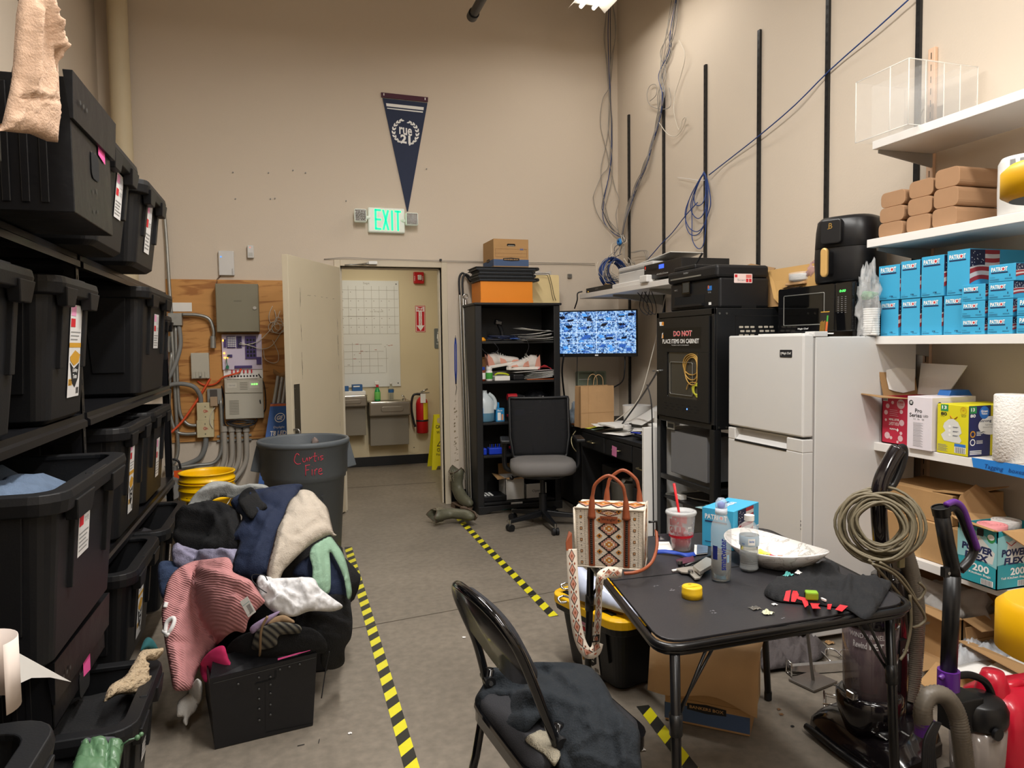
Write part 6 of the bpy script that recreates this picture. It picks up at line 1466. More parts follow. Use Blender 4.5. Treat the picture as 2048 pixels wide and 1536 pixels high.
for k in rg(9):
 jx=rs.u(-8,8);j2=rs.u(-7,7);j3=rs.u(-5,5);w_=rs.u(3,16)
 P=[(1352+jx,-8),(1340+jx+w_*.6*sin(k),60),(1330+j2+w_*sin(k+1),105),(1322+j2-w_*cos(k),150),(1325+w_*sin(k*2)*.8,190),(1316+j3,240),(1302+j2*.6,290),(1290+j3,330),(1272+j2*.9,370),(1260+j3,405),(1250+j3*.5,440),(1243+j3*.3,478)]
 if k==0:wallc(P,M_cb,'blue cable in the bundle slanting down the right wall',r=.0036)
 elif k==1:wallc(P,M_cd,'dark slate cable in the bundle slanting down the right wall')
 else:wallc(P,M_cg,L2,group=G2)
wallc([(1338,175),(1342,200),(1338,215),(1320,218),(1300,210),(1294,190),(1300,172),(1312,170),(1312,190),(1300,202)],M_cg,'loose grey loop standing out of the slanting bundle')
wallc([(1358,80),(1370,110),(1362,150),(1350,190),(1348,225),(1358,260),(1365,240),(1372,235),(1366,255),(1352,272),(1335,268),(1318,245)],M_cw,'white cable curling right of the slanting bundle with a hooked end')
wallc([(1825,-8),(1750,60),(1660,140),(1590,210),(1520,270),(1450,325),(1418,350)],M_cb,'single blue cable stretching diagonally across the right wall',r=.004,n=3)
wallc([(1395,405),(1372,430),(1345,465),(1325,485),(1305,508),(1285,530)],M_cb,'blue cable running from the hanging loops down to the corner shelf',r=.004,n=3)
LG='loops of blue cable tied to the third rail'
for k,P in en([[(1405,352),(1392,375),(1388,400),(1395,411),(1406,405),(1412,380),(1410,352)],[(1404,352),(1386,390),(1382,420),(1395,437),(1408,425),(1413,390),(1411,352)],[(1403,352),(1378,400),(1370,430),(1378,455),(1395,463),(1410,445),(1416,400),(1412,352)],[(1404,353),(1380,395),(1371,440),(1380,468),(1400,465),(1417,425),(1421,400),(1413,355)],[(1404,352),(1386,400),(1384,450),(1385,480),(1396,497),(1407,488),(1412,440),(1410,352)]]):
 wallc(P,M_cb,'blue cable loop hanging from the third black wall rail',r=.0036,d=.035,group=LG,closed=1)
wallc([(1355,355),(1380,358),(1400,361),(1412,360)],WHT,'white zip tie sticking out from the hanging blue loops',r=.002,name='zip_tie')
cc=ony(1233,535,5.62)
t=TH('cable_coil','thick coil of blue cable leaning on the wall behind the white printer','cable coil')
rs=RND(14);ax=V(.35,-1,.15).normalized();ua=ax.cross(V(Z_)).normalized();ub=ax.cross(ua)
ccz=V(cc.x,5.66,ZS+.155)
for k in rg(22):
 R=.10+.045*rs.random();o_=ax*rs.u(-.05,.05);ph=rs.random()*6
 m.tube([ccz+o_+ua*((R+.005*sin(3*a+ph))*cos(a))+ub*((R+.006*cos(2*a+ph))*sin(a))for a in[2*PI*i/28 for i in rg(28)]],.0045,M_cb,6,closed=1)
o=m.mk('cable_turns',t);o['kind']='stuff'
rs=RND(21)
for k in rg(13):
 c0=ccz+V((rs.u(-.05,.03),rs.u(-.12,-.05),rs.u(.0,.06)));R=rs.u(.09,.17);u_=V((1,rs.u(-.3,.3),0)).normalized();v_=V((rs.u(-.3,.3),rs.u(-.4,.1),1)).normalized()
 a0=rs.u(1.2,3);n=11
 P=[c0+u_*(R*cos(a0+i*.45))+v_*(max(-.14,R*.8*sin(a0+i*.45)))+V((rs.u(-.015,.015),)*3)for i in rg(n)]
 m=MB();m.tube(path(P,5),.003,[M_cg,M_cg,M_cw,M_cd][k%4],6)
 tag(m.mk('network_cable'),'loose cable tangled over the blue coil on the corner shelf','cable','tangled cables over the blue coil')
top=ony(1243,474,5.95)
for k in rg(9):
 e_=ccz+V((rs.u(-.10,.10),-.04,.12+rs.u(0,.04)))
 P=[V((min(XR-.03,top.x+rs.u(-.02,.02)),5.95,top.z+.02)),V((top.x-.02+rs.u(-.03,.03),5.86,top.z-.05)),(top+e_)/2+V((rs.u(-.08,.06),-.03,rs.u(-.02,.03))),e_]
 m=MB();m.tube(path(P,6),.003,[M_cg,M_cd,M_cw][k%3],6);tag(m.mk('network_cable'),'cable dropping from the bundle end into the blue coil','cable','cables feeding into the blue coil')
wallc([(1236,482),(1240,479),(1241,486),(1237,488)],mat('tag_blue','2b7fc8',.5),'blue paper tag tied at the foot of the hanging cable bundles',r=.012,d=.2,name='cable_tag',closed=1)
for k in rg(3):
 wallc([(1262+3*k,505),(1285+4*k,501),(1292+2*k,515),(1290,530)],M_cg,'grey cable arching off to the right of the blue coil',d=.06+.02*k,group='grey cables arching right of the coil')
m.tube(path([V(XS+.2,5.75,ZS+.05),V(XS+.1,5.6,ZS+.06),V(XS+.06,5.45,ZS+.05),V(XS+.1,5.3,ZS+.03)],5),.004,M_yc);tag(m.mk('patch_cable'),'yellow patch cable on top of the small network box','cable')
# FRIDGE AND WHAT STANDS ON IT
FX,FY0,FY1,FZ=2.20,2.712,3.288,1.425
t=TH('refrigerator','white two door refrigerator with recessed handle between cabinet and shelves','refrigerator')
m.box((FX+.065,FY0,.03),(2.84,FY1,FZ-.012),WGl);m.mk('body',t,bv=.006)
SPL=.955
for nm,z0,z1 in(('upper_door',SPL+.005,FZ),('lower_door',.06,SPL-.005)):
 m=MB()
 if nm=='upper_door':m.box((FX,FY0,z0),(FX+.058,FY1,z1),WGl);d_=m.mk(nm,t,bv=.008)
 else:
  hy0,hy1=FY0+.11,FY1-.06
  m.box((FX,FY0,z0),(FX+.058,FY1,z1-.06),WGl);m.box((FX,FY0,z1-.06),(FX+.058,hy0,z1),WGl);m.box((FX,hy1,z1-.06),(FX+.058,FY1,z1),WGl);m.box((FX+.045,hy0,z1-.06),(FX+.058,hy1,z1-.002),WGl)
  d_=m.mk(nm,t,bv=.004)
  m=MB();m.add([V(FX+.003,hy0,z1-.06),V(FX+.003,hy1,z1-.06),V(FX+.044,hy1,z1-.015),V(FX+.044,hy0,z1-.015)],Q4,WGl);m.box((FX-.002,hy0,z1-.066),(FX+.006,hy1,z1-.056),BMet);m.mk('handle_recess',d_)
m.box((FX+.056,FY0-.002,FZ-.012),(FX+.13,FY0+.06,FZ+.012),WGl);m.box((FX+.03,FY0+.004,FZ-.004),(FX+.09,FY0+.045,FZ+.004),WGl);m.mk('hinge_cover',t,bv=.003)
m.box((FX+.056,FY0+.003,.04),(FX+.066,FY1-.003,FZ-.015),mat('gasket','9a9896',.7));m.mk('gasket',t)
f=FrY(FX,FY0+.16,FZ-.105);m.ext(rrect(0,0,.085,.035,.004),0,.0018,BPr,f);m.text(f,'Magic Chef',.017,.011,.062,.014,WPr,.0024,bold=.01);m.disc(f,.010,.02,.003,WPr,.0024,8);m.tube([f.p(.009,.016,.0024),f.p(.011,.009,.0024)],.0008,WPr,4);m.mk('brand_badge',t,label='black brand badge')

for(a,b)in((.555,.012),(.575,.008),(.54,.006)):m.rect(FrY(FX-.0004,FY0+.008,0),0,a,.004,a+b,BPr,.0004)
m.mk('door_chips',t)
for y in(FY0+.06,FY1-.06):m.cyl((FX+.12,y,0),(FX+.12,y,.035),.02,BLK);m.mk('foot',t)
for y in(FY0+.06,FY1-.06):m.cyl((2.76,y,0),(2.76,y,.035),.02,BLK);m.mk('foot',t)
t=TH('microwave','black countertop microwave with green clock on top of the refrigerator','microwave')
wy0,wy1,wz0,wz1,WX=2.80,3.335,FZ+.014,1.672,2.54
m.box((WX+.02,wy0,wz0),(2.86,wy1,wz1),BGl);m.mk('body',t,bv=.006)
f=FrY(WX+.02,wy1,wz0);w,h=wy1-wy0,wz1-wz0
m.ext(rrect(0,0,w*.79,h,.012),0,.02,BGl,f);d_=m.mk('door',t,bv=.003)
m.tube([f.p(u,v,.0205)for u,v in rrect(w*.09,h*.16,w*.66,h*.83,.006)],.0022,GLV,6,closed=1);m.ext(rrect(w*.11,h*.19,w*.64,h*.80,.005),.0195,.0205,mat('mw_window','060606',.06,coat=.6),f);m.mk('window',d_)
m.text(f,'Magic Chef',w*.30,h*.05,w*.15,h*.045,WPr,.0208,bold=.01);m.mk('brand_print',d_)
m.ext(rrect(w*.795,0,w,h,.008),0,.018,BGl,f);pnl=m.mk('control_panel',t,bv=.003)
M_gl=mat('clock_green','58e070',.5,emit='50f060',es=2.5)
m.text(f,'0:00',w*.85,h*.80,w*.075,h*.05,M_gl,.019,shear=.2);m.mk('clock_digits',pnl)
for r in rg(9):
 for c_ in rg(3):m.rect(f,w*(.825+.045*c_),h*(.38+.04*r),w*(.845+.045*c_),h*(.388+.04*r),GPr,.0186)
m.mk('key_legends',pnl)
for(x,y)in((WX+.05,wy0+.03),(WX+.05,wy1-.03),(2.83,wy0+.03),(2.80,wy1-.07)):m.cyl((x,y,FZ-.011 if y>FY0 else FZ-.011),(x,y,wz0+.001),.012,BLK);m.mk('foot',t)
t=TH('card_stand','small dark striped card with orange print leaning at the microwave foot','card')
f=Fr((2.49,2.955,FZ+.001),Y_,(.1,0,1));m.ext([(0,0),(.06,0),(.06,.11),(0,.11)],0,.003,mat('card_dark','201c18',.5),f);m.mk('card',t)
m.rect(f,0,.106,.06,.11,GLD,.0035)
for k in rg(6):m.rect(f,.004+.006*k,.01,.006+.006*k,.06+.003*(k%3),GLD,.0035)
m.rect(f,.042,.01,.056,.06,OrB,.0035);m.rect(f,.045,.06,.055,.09,mat('print_green','3f9a3a',.6),.0035);m.mk('printing',t)
m.box((2.26,2.80,FZ+.0005),(2.44,3.12,FZ+.006),PAP);tag(m.mk('white_folder'),'white folded paper lying flat on the refrigerator in front of the microwave','paper')
t=TH('air_fryer','large rounded black air fryer with gold handle on the microwave','air fryer',loc=(2.70,2.99,wz1+.002),rz=.42);t.scale=(.98,.98,1.12)
M_af=mat('fryer_black','141416',.38,var=.04)
def sq(r,z,k=.42,n=36):
 out=[]
 for i in rg(n):
  a=2*PI*i/n;c_,s_=cos(a),sin(a);e_=(abs(c_)**3+abs(s_)**3)**(-1/3);out.append(V(r*c_*e_*.98,r*s_*e_,z))
 return out
R=[sq(*a)for a in((.01,.0),(.135,.0),(.148,.008),(.152,.02),(.156,.10),(.154,.155))];n=36
m.add([p for r in R for p in r],quads(len(R)-1,n),M_af,1);m.mk('lower_body',t)
R=[sq(*a)for a in((.152,.157),(.154,.16),(.150,.23),(.143,.275),(.125,.292),(.06,.297),(.005,.298))]
m.add([p for r in R for p in r],quads(len(R)-1,n),M_af,1);m.mk('upper_body',t)
f=Fr((-.162,.075,.02),Y_,(.0,0,1));m.ext(rrect(.0,.15,.105,.255,.015),-.02,.012,M_af,f);m.mk('touch_panel',t,bv=.005)
f=FrY(-.1745,.075,.02);m.text(f,'B',.045,.215,.018,.024,mat('logo_gold','c8a35c',.3,metal=.8),.0005);m.text(f,'J',.038,.213,.01,.02,mat('logo_gold','c8a35c'),.0005);m.mk('logo',t)
m.ext(rrect(-.045,.03,-.015,.145,.0145),-.05,.02,M_af,FrY(-.185,.0,0));m.mk('handle_stem',t,bv=.006)
m.ext(rrect(-.048,.025,-.012,.15,.0175),.0,.022,mat('handle_gold','c9a263',.35,metal=.25),FrY(-.205,.0,0));m.mk('handle',t,bv=.006,label='gold coloured handle')
t=TH('plate_stack','stack of white paper plates in film on the microwave left of the air fryer','plates',loc=(2.64,3.24,wz1+.034))
for k in rg(6):
 m=MB();m.lat([(.001,0),(.07,0),(.095,.012),(.097,.012),(.072,.003),(.001,.003)],WHT,32,(0,-.02,.0055*k));m.mk('plate',t)
m.lat([(.001,.05),(.06,.053),(.099,.047),(.1,.0),(.06,-.004)],mat('clear_film','f0f0f0',.15,alpha=.25,bump=.5,bs=30),28,(0,-.02,0));m.mk('film',t)
t=TH('foil_tray','flattened foil and kraft paper bundle under the paper plates','tray')
G=[[V((2.56+.045*j,3.33-.05*i,wz1+.003+.010*(.5+.5*sin(i*2.1+j*1.7))))for i in rg(4)]for j in rg(5)];m.grid(G,STL,False);m.mk('foil',t,solid=.002)
m.box((2.555,3.15,wz1+.017),(2.74,3.30,wz1+.031),KRF);m.mk('kraft_sheet',t,bv=.004)
blob(m,(2.60,3.13,wz1+.075),(.035,.03,.05),mat('red_film','c8a0a8',.15,alpha=.5,bump=.5,bs=30),9,.5,20);tag(m.mk('plastic_bag'),'small clear plastic bag with red print tucked beside the air fryer','plastic bag')
t=obox('large open brown carton standing on the network cabinet behind the microwave',2.58,3.18,CZ1+.002,.30,.42,.21,CRD,(0,.1,0,.0),nm='cardboard_box',fm=CRD)
M_tan=mat('cardboard_tan','c29a5f',.85,var=.05)
def flap(par,pts,mm,nm='flap'):
 m=MB();m.add([V(p)for p in pts],[tuple(range(len(pts)))],mm);return m.mk(nm,par,solid=.004)
flap(t,[(0,.42,.21),(.10,.42,.21),(.28,.60,.26),(.20,.74,.30),(.02,.62,.25)],CRDi)
flap(t,[(0,.0,.21),(0,.30,.21),(-.02,.22,.05),(-.02,.02,-.1),(-.01,-.1,-.1),(0,-.14,.21)],M_tan)
flap(t,[(.02,-.02,.21),(.28,-.02,.21),(.30,-.16,.30),(.12,-.22,.34),(.02,-.16,.28)],M_tan)
# RIGHT SHELVES
SX=2.60
SHV=[(2.307,2.75,'top white laminate shelf carrying the clear acrylic box'),(1.862,2.775,'white laminate shelf carrying the brown paper towels'),(1.412,2.768,'white laminate shelf packed with bright blue flag cartons'),(.919,2.76,'white laminate shelf with blue painter tape on its lip'),(.436,2.74,'lowest white laminate shelf with the teal bag carton')]
for k,(z,y1,lb)in en(SHV):
 t=TH('wall_shelf',lb,'shelf');th=.037
 m=MB();m.box((SX,.5,z-th),(XR-.022,y1,z),M_shelf);m.mk('board',t,bv=.0015)
 for y in(2.757-.0,1.95):
  m=MB();y_=y-.015;m.hexa([V(XR-.022,y_-.005,z-.10),V(SX+.03,y_-.005,z-th-.015),V(SX+.03,y_+.005,z-th-.015),V(XR-.022,y_+.005,z-.10),V(XR-.022,y_-.005,z-th-.001),V(SX+.03,y_-.005,z-th-.001),V(SX+.03,y_+.005,z-th-.001),V(XR-.022,y_+.005,z-th-.001)],mat('bracket_grey','9c9a98',.5));m.mk('bracket',t)
M_acr=mat('acrylic','fdfdfb',.02,trans=.0,alpha=.05,coat=.0,spec=.9,var=0);M_acre=mat('acrylic_edge','f6f4ee',.1,alpha=.5,var=0)
t=TH('acrylic_display','clear acrylic display case with dividers at the end of the top shelf','display case')
ax0,ax1,ay0,ay1,az0,az1=2.55,2.93,2.50,2.80,2.31,2.585
for nm,a,b in(('side_panel',(ax0,ay0,az0),(ax0+.003,ay1,az1)),('side_panel',(ax1-.003,ay0,az0),(ax1,ay1,az1)),('end_panel',(ax0,ay0,az0),(ax1,ay0+.003,az1)),('end_panel',(ax0,ay1-.003,az0),(ax1,ay1,az1)),('base_panel',(ax0,ay0,az0),(ax1,ay1,az0+.003)),('top_panel',(ax0,ay0,az1-.003),(ax1,ay1,az1)),('divider',(ax0+.09,ay0,az0),(ax0+.092,ay1,az1-.01)),('divider',(ax0+.19,ay0,az0),(ax0+.192,ay1,az1-.01)),('divider',(ax0+.28,ay0,az0),(ax0+.282,ay1,az1-.01))):
 pbox(nm,t,a,b,M_acr,0)
for(p,q_)in(((ax0,ay0,az0),(ax0,ay0,az1)),((ax0,ay1,az0),(ax0,ay1,az1)),((ax1,ay0,az0),(ax1,ay0,az1)),((ax0,ay0,az1),(ax0,ay1,az1)),((ax0,ay0,az1),(ax1,ay0,az1)),((ax0,ay0,az0),(ax0,ay1,az0)),((ax0,ay0,az0),(ax1,ay0,az0)),((ax0+.091,ay0,az0),(ax0+.091,ay0,az1)),((ax0+.191,ay0,az0),(ax0+.191,ay0,az1)),((ax0+.281,ay0,az0),(ax0+.281,ay0,az1)),((ax0+.09,ay0,az0+.10),(ax0+.28,ay0+.2,az0+.12)),((ax0,ay0+.1,az0),(ax0,ay0+.1,az1))):
 m=MB();m.tube([V(p),V(q_)],.0028,M_acre,6);m.mk('edge',t)
M_pt=mat('towel_kraft','a07c5c',.85,var=.06,vs=20,stretch=(1,1,1));M_pt2=mat('towel_kraft_end','c09a74',.9,var=.05)
cols=[(2.757,2.612),(2.597,2.465),(2.455,2.33)]
rows_=['bottom','middle','top'];cn=['left','centre','right']
for c_,(ya,yb)in en(cols):
 for r in rg(3):
  t=TH('paper_towel_pack','folded brown paper towel bundle, %s row, %s stack of the nine on the shelf'%(rows_[r],cn[c_]),'paper towels','bundles of brown paper towels',loc=(2.645+.006*r-(.008 if c_==2 else 0),yb+.002,1.863+r*(.082-.006*(2-c_))+(0)))
  H=.080-.006*(2-c_);W=ya-yb-.006
  m=MB();L_=.23
  m.ext(rrect(0,0,W,H,.022,4),-L_,0,M_pt,FrY(0,W,0));m.mk('bundle',t,bv=.002)
t=TH('paper_towel_roll','white wrapped paper towel roll with printed label beside the brown bundles','paper towels')
c=V(2.72,2.10,1.863);m.lat([(.001,.0),(.085,.0),(.095,.012),(.097,.1),(.096,.2),(.085,.222),(.03,.225),(.001,.215)],mat('roll_wrap','dcdbd8',.35,bump=.3,bs=18),32,c);m.mk('roll',t)
def cyltext(mb,s,c,R,a0,span,z,h,mm,bold=.01,flip=0,off=.0015):
 vs,fs=text_geo(s,bold)
 P=[]
 for x,y in vs:
  if flip:x,y=1-x,1-y
  a=a0+x*span;P.append(V((c[0]+(R+off)*cos(a),c[1]+(R+off)*sin(a),z+y*h)))
 mb.add(P,fs,mm)
def crect(mb,c,R,a0,a1,z0,z1,mm,off=.001,n=8):
 P=[]
 for i in rg(n+1):
  a=a0+(a1-a0)*i/n;P+=[V((c[0]+(R+off)*cos(a),c[1]+(R+off)*sin(a),z0)),V((c[0]+(R+off)*cos(a),c[1]+(R+off)*sin(a),z1))]
 mb.add(P,[(2*i,2*i+1,2*i+3,2*i+2)for i in rg(n)],mm)
aC=atan2(-c.y,-c.x)
cyltext(m,'towels',c,.097,aC-.55,.75,c.z+.05,.03,NPr,.03,1);cyltext(m,'160',c,.097,aC-.6,.3,c.z+.085,.025,NPr,.03,1)
for k in rg(5):crect(m,c,.097,aC-.6,aC+.1-.1*(k%2),c.z+.125+.009*k,c.z+.128+.009*k,BPr)
for k in rg(3):crect(m,c,.097,aC-.6+.35*k,aC-.4+.35*k,c.z+.18,c.z+.205,GPr)
m.mk('label_print',t)
M_pb=mat('carton_sky','3fa5d0',.45,var=.015);M_flagn=mat('flag_navy','1f2440',.6);M_flagr=mat('flag_red','9c3038',.6);M_flagw=mat('flag_white','cfc6c4',.6)
def flagpanel(mb,fr,w,h,diag=1):
 """waving flag artwork: starry navy canton and stripes, sky below"""
 n=12
 def wav(u):return .05*h*sin(u/w*5.5)
 def yb(u):return h*(.22+.18*(u/w))+wav(u)
 def strip(f0,f1,mm,ua=0,ub=1,off=.0010):
  P=[(w*(ua+(ub-ua)*i/n),0)for i in rg(n+1)];low=[];up=[]
  for u,_ in P:
   b=yb(u);low.append((u,b+(h*.98-b)*f0));up.append((u,b+(h*.98-b)*f1))
  for i in rg(n):mb.poly(fr,[low[i],low[i+1],up[i+1],up[i]],mm,off)
 for k in rg(7):strip(k/7,(k+1)/7,M_flagr if k%2==0 else M_flagw)
 strip(.48,1.0,M_flagn,0,.5,.0013)
 rs_=RND(1)
 for k in rg(16):
  u=w*(.05+.42*rs_.random());v=h*(.62+.33*rs_.random());mb.disc(fr,u,v,w*.013,WPr,.0018,6)
def patriot(label,X,y0,y1,z0,z1,D,size,group,word='PATRIOT',flagside=1):
 t=TH('flag_carton',label,'carton',group,loc=(X,y0,z0));W,H=y1-y0,z1-z0
 mb=MB();mb.box((0,0,0),(D,W,H),M_pb);mb.mk('body',t,bv=.0015)
 mb=MB();f=FrY(0,W,0);big=size!='1'
 ty=.80*H if big else .60*H;th=min(.055*H if big else .2*H,.03);tw=.74*W if big else .62*W;tx=.1*W
 th=tw*.24
 mb.text(f,'PATRI',tx,ty,tw*.62,th,WPr,.001,bold=.03);mb.disc(f,tx+tw*.73,ty+th*.5,th*.5,WPr,.001,14);star=[]
 for i in rg(10):
  a=PI/2+2*PI*i/10;r_=th*.46 if i%2==0 else th*.2;star.append((tx+tw*.73+r_*cos(a),ty+th*.5+r_*sin(a)))
 mb.poly(f,star,RPr,.0016);mb.text(f,'T',tx+tw*.84,ty,tw*.14,th,WPr,.001,bold=.03);mb.rect(f,tx,ty-th*.42,tx+tw,ty-th*.15,NPr,.001)
 mb.text(f,size,.55*W if big else .78*W,.08*H if big else .28*H,.16*W if size!='1' else .03*W,.035*H if big else .12*H,NPr,.001,bold=.03)
 mb.text(f,'BINDER' if big else 'REGULAR',.62*W,.05*H if big else .12*H,.26*W,.018*H if big else .07*H,NPr,.001)
 mb.text(f,'Contents',.05*W,.09*H if big else .24*H,.2*W,.014*H if big else .05*H,NPr,.001)
 for k in rg(2):mb.rect(f,.05*W,(.055-.015*k)*H if big else(.14-.06*k)*H,.4*W,(.06-.015*k)*H if big else(.155-.06*k)*H,NPr,.001)
 mb.mk('front_print',t)
 mb=MB();f=FrX(0,0,0);flagpanel(mb,f,min(D,W*1.5 if big else .16),H)
 if D>.2:mb.text(f,'PAT',.10,.2*H,.07,.16*H,WPr,.0022,bold=.02);mb.rect(f,.10,.12*H,.17,.17*H,NPr,.0022)
 mb.mk('flag_side',t)
 return t
PX=2.635;Z3=1.413
def yy(px):return onx(px,600,PX).y
GP='bright blue flag cartons on the shelf'
tops=[(1762,1797),(1803,1840),(1844,1884),(1888,1930)]
words=['leftmost','second','third','fourth']
for k,(a,b)in en(tops):patriot('tall blue flag carton in the bottom row, %s from the left'%words[k],PX,yy(b),yy(a),Z3,Z3+.162,.2,'1%',GP)
t2=[(1758,1800,.157),(1802,1840,.165),(1843,1888,.172),(1893,1938,.182)]
for k,(a,b,h)in en(t2):patriot('tall blue flag carton in the upper row, %s from the left'%words[k]if k<3 else 'largest blue flag carton, its flag side showing, upper row',PX-.003 if k<3 else PX,yy(b),yy(a),Z3+.164,Z3+.164+h,.2 if k<3 else .30,'1%' if k<3 else '2',GP)
s0,s1,s2,s3=yy(1931),yy(1978),yy(1986),yy(2036)
for k in rg(3):patriot('low blue flag carton, %s of the first column of small ones'%['bottom','middle','top'][k],PX-.02,s1,s0,Z3+.0665*k,Z3+.0665*k+.065,.12,'1',GP)
for k in rg(4):patriot('low blue flag carton, %s of the second column of small ones'%['bottom','second up','third up','top'][k],PX-.025,s3-(.008 if k==3 else 0),s2,Z3+.0665*k,Z3+.0665*k+.065,.12,'1',GP)
for k in rg(2):patriot('low blue flag carton cut by the right frame edge, %s one'%['lower','upper'][k],PX-.03,s3-.14,s3-.02,Z3+.0665*k,Z3+.0665*k+.065,.12,'1',GP)
t=TH('cup_stack','stack of white ridged foam cups in a crumpled clear bag at the shelf end','cups')
for k in rg(12):
 m=MB();m.lat([(.030,0),(.034,.0),(.036,.010),(.030,.011)],WHT,20,V(2.59,2.73,1.416+.0105*k));m.mk('cup_rim',t)
M_bag=mat('clear_bag','eef0f0',.12,alpha=.28,var=.3,vs=40,bump=1.0,bs=22)
blob(m,(2.575,2.735,1.567),(.045,.055,.16),M_bag,11,.42,34,fr_=2.6);m.mk('clear_bag',t)
blob(m,(2.57,2.73,1.60),(.028,.035,.02),mat('green_print','4f9a5f',.5,alpha=.6),3,.4,16);m.mk('green_contents',t)
Z4=.921
t=TH('red_carton','red and white lamp recycling carton with torn open lid','carton')
M_rc=mat('carton_red','b8203c',.55,var=.02)
rx0,ry0,ry1,rh=2.62,2.535,2.69,.215
for a,b in(((0,0,0),(.22,ry1-ry0,.004)),((0,0,0),(.004,ry1-ry0,rh)),((.216,0,0),(.22,ry1-ry0,rh)),((0,0,0),(.22,.004,rh)),((0,ry1-ry0-.004,0),(.22,ry1-ry0,rh))):
 m.box((rx0+a[0],ry0+a[1],Z4+a[2]),(rx0+b[0],ry0+b[1],Z4+b[2]),WHT if a[1]==0 and b[1]==.004 else M_rc)
m.mk('body',t)
f=FrY(rx0,ry1,Z4);w=ry1-ry0
M_cir=mat('print_pale','d8b4b8',.6)
for(u,v,r_)in((.70,.86,.14),(.40,.88,.05),(.22,.80,.07),(.72,.70,.06),(.16,.66,.07),(.16,.50,.04),(.74,.47,.09),(.22,.17,.10),(.36,.13,.05),(.72,.25,.05),(.70,.14,.09),(.60,.06,.04)):m.disc(f,u*w,v*rh,r_*w,M_cir,.0008,20)
m.text(f,'1 CONTAINER',.60*w,.83*rh,.2*w,.03*rh,RPr,.0012);m.text(f,'1000',.60*w,.87*rh,.2*w,.05*rh,RPr,.0012,bold=.03)
def flipped(mb,fr,s,u,v,wd,h,mm,bold=.0):
 vs,fs=text_geo(s,bold);mb.add([fr.p(u+(1-x)*wd,v+(1-y)*h,.0013)for x,y in vs],fs,mm)
flipped(m,f,'BULKY TRASH',.28*w,.50*rh,.36*w,.045*rh,WPr,.02);flipped(m,f,'FOR LIGHT',.28*w,.40*rh,.36*w,.07*rh,WPr);flipped(m,f,'VeoliaPak',.30*w,.30*rh,.26*w,.035*rh,WPr,.03)
for k in rg(4):m.rect(f,.3*w,(.60+.04*k)*rh,(.62-.04*(k%2))*w,(.606+.04*k)*rh,M_cir,.0012)
m.rect(f,.05*w,.90*rh,.22*w,.99*rh,WPr,.001)
for k in rg(8):m.rect(f,(.065+.018*k)*w,.91*rh,(.073+.018*k)*w,.98*rh,BPr,.0014)
m.poly(f,[(.56*w,.31*rh),(.60*w,.35*rh),(.64*w,.31*rh),(.60*w,.27*rh)],WPr,.0013);m.mk('front_print',t)
f2=FrX(rx0,ry0,Z4);m.rect(f2,.02,.8*rh,.06,.93*rh,PAP,.0015);m.rect(f2,.02,.8*rh,.06,.802*rh,GPr,.002);m.tube([f2.p(.07,.45*rh,.006),f2.p(.03,.35*rh,.008),f2.p(.035,.30*rh,.006)],.004,BLK);m.mk('side_handle',t)
flap(t,[(rx0,ry0,Z4+rh),(rx0,ry1,Z4+rh),(rx0-.10,ry1+.04,Z4+rh+.015),(rx0-.10,ry0+.06,Z4+rh+.005)],CRDi)
flap(t,[(rx0+.01,ry1,Z4+rh),(rx0+.21,ry1,Z4+rh),(rx0+.21,ry1+.03,Z4+rh+.14),(rx0+.0,ry1+.03,Z4+rh+.15)],CRDi)
flap(t,[(rx0+.21,ry0,Z4+rh),(rx0+.21,ry1,Z4+rh),(rx0+.26,ry1+.03,Z4+rh+.145),(rx0+.26,ry0-.06,Z4+rh+.14)],WHT)
m.poly(Fr((rx0+.02,ry1+.0,Z4+rh),X_,(0,.2,1)),[(.02,.03),(.05,.02),(.10,.01),(.17,.02),(.19,.12),(.08,.13),(.02,.12),(.015,.08)],PAP,.004);m.mk('torn_label',t)
t=TH('blue_carton','blue lamp carton leaning behind the white LED carton','carton')
m.ext([(0,0),(.17,0),(.17,.20),(.13,.25),(.03,.25),(0,.20)],0,.06,mat('carton_royal','2563ad',.5),FrX(2.72,2.50,Z4+.001));m.mk('body',t,bv=.002)
f=FrX(2.72,2.439,Z4);
for k in rg(4):m.disc(f,.045+.055*(k%2),.222-.018*(k//2),.005,RPr,.001,8);m.text(f,'Tube',.055+.055*(k%2),.219-.018*(k//2),.02,.007,WPr,.001)
m.mk('printing',t)
t=TH('white_carton','white LED lamp carton standing between the red and yellow cartons','carton')
wx,wy0_,wy1_,wh=2.585,2.385,2.512,.228
M_wc=mat('carton_white','ddd6dc',.5)
m.box((wx,wy0_,Z4),(wx+.24,wy1_,Z4+wh),M_wc);m.mk('body',t,bv=.002)
f=FrY(wx,wy1_,Z4);w=wy1_-wy0_;m=MB()
m.disc(f,.16*w,.88*wh,.09*w,BPr,.0008,20);m.text(f,'GE',.11*w,.86*wh,.11*w,.05*wh,WPr,.0012,shear=.2,bold=.03)
m.text(f,'Pro',.33*w,.70*wh,.28*w,.075*wh,BPr,.001,bold=.012);m.text(f,'Series',.10*w,.61*wh,.5*w,.075*wh,BPr,.001,bold=.012);m.text(f,'LED',.66*w,.625*wh,.2*w,.04*wh,BPr,.001)
for k in rg(3):m.text(f,['A19','60w','9'][k],(.26+.17*k)*w,.56*wh,.1*w,.03*wh,GPr,.001)
for k in rg(28):m.rect(f,.26*w,(.06+.0165*k)*wh,(.66-.05*(k%3))*w,(.064+.0165*k)*wh,GPr if k%6 else BPr,.001)
m.mk('front_print',t)
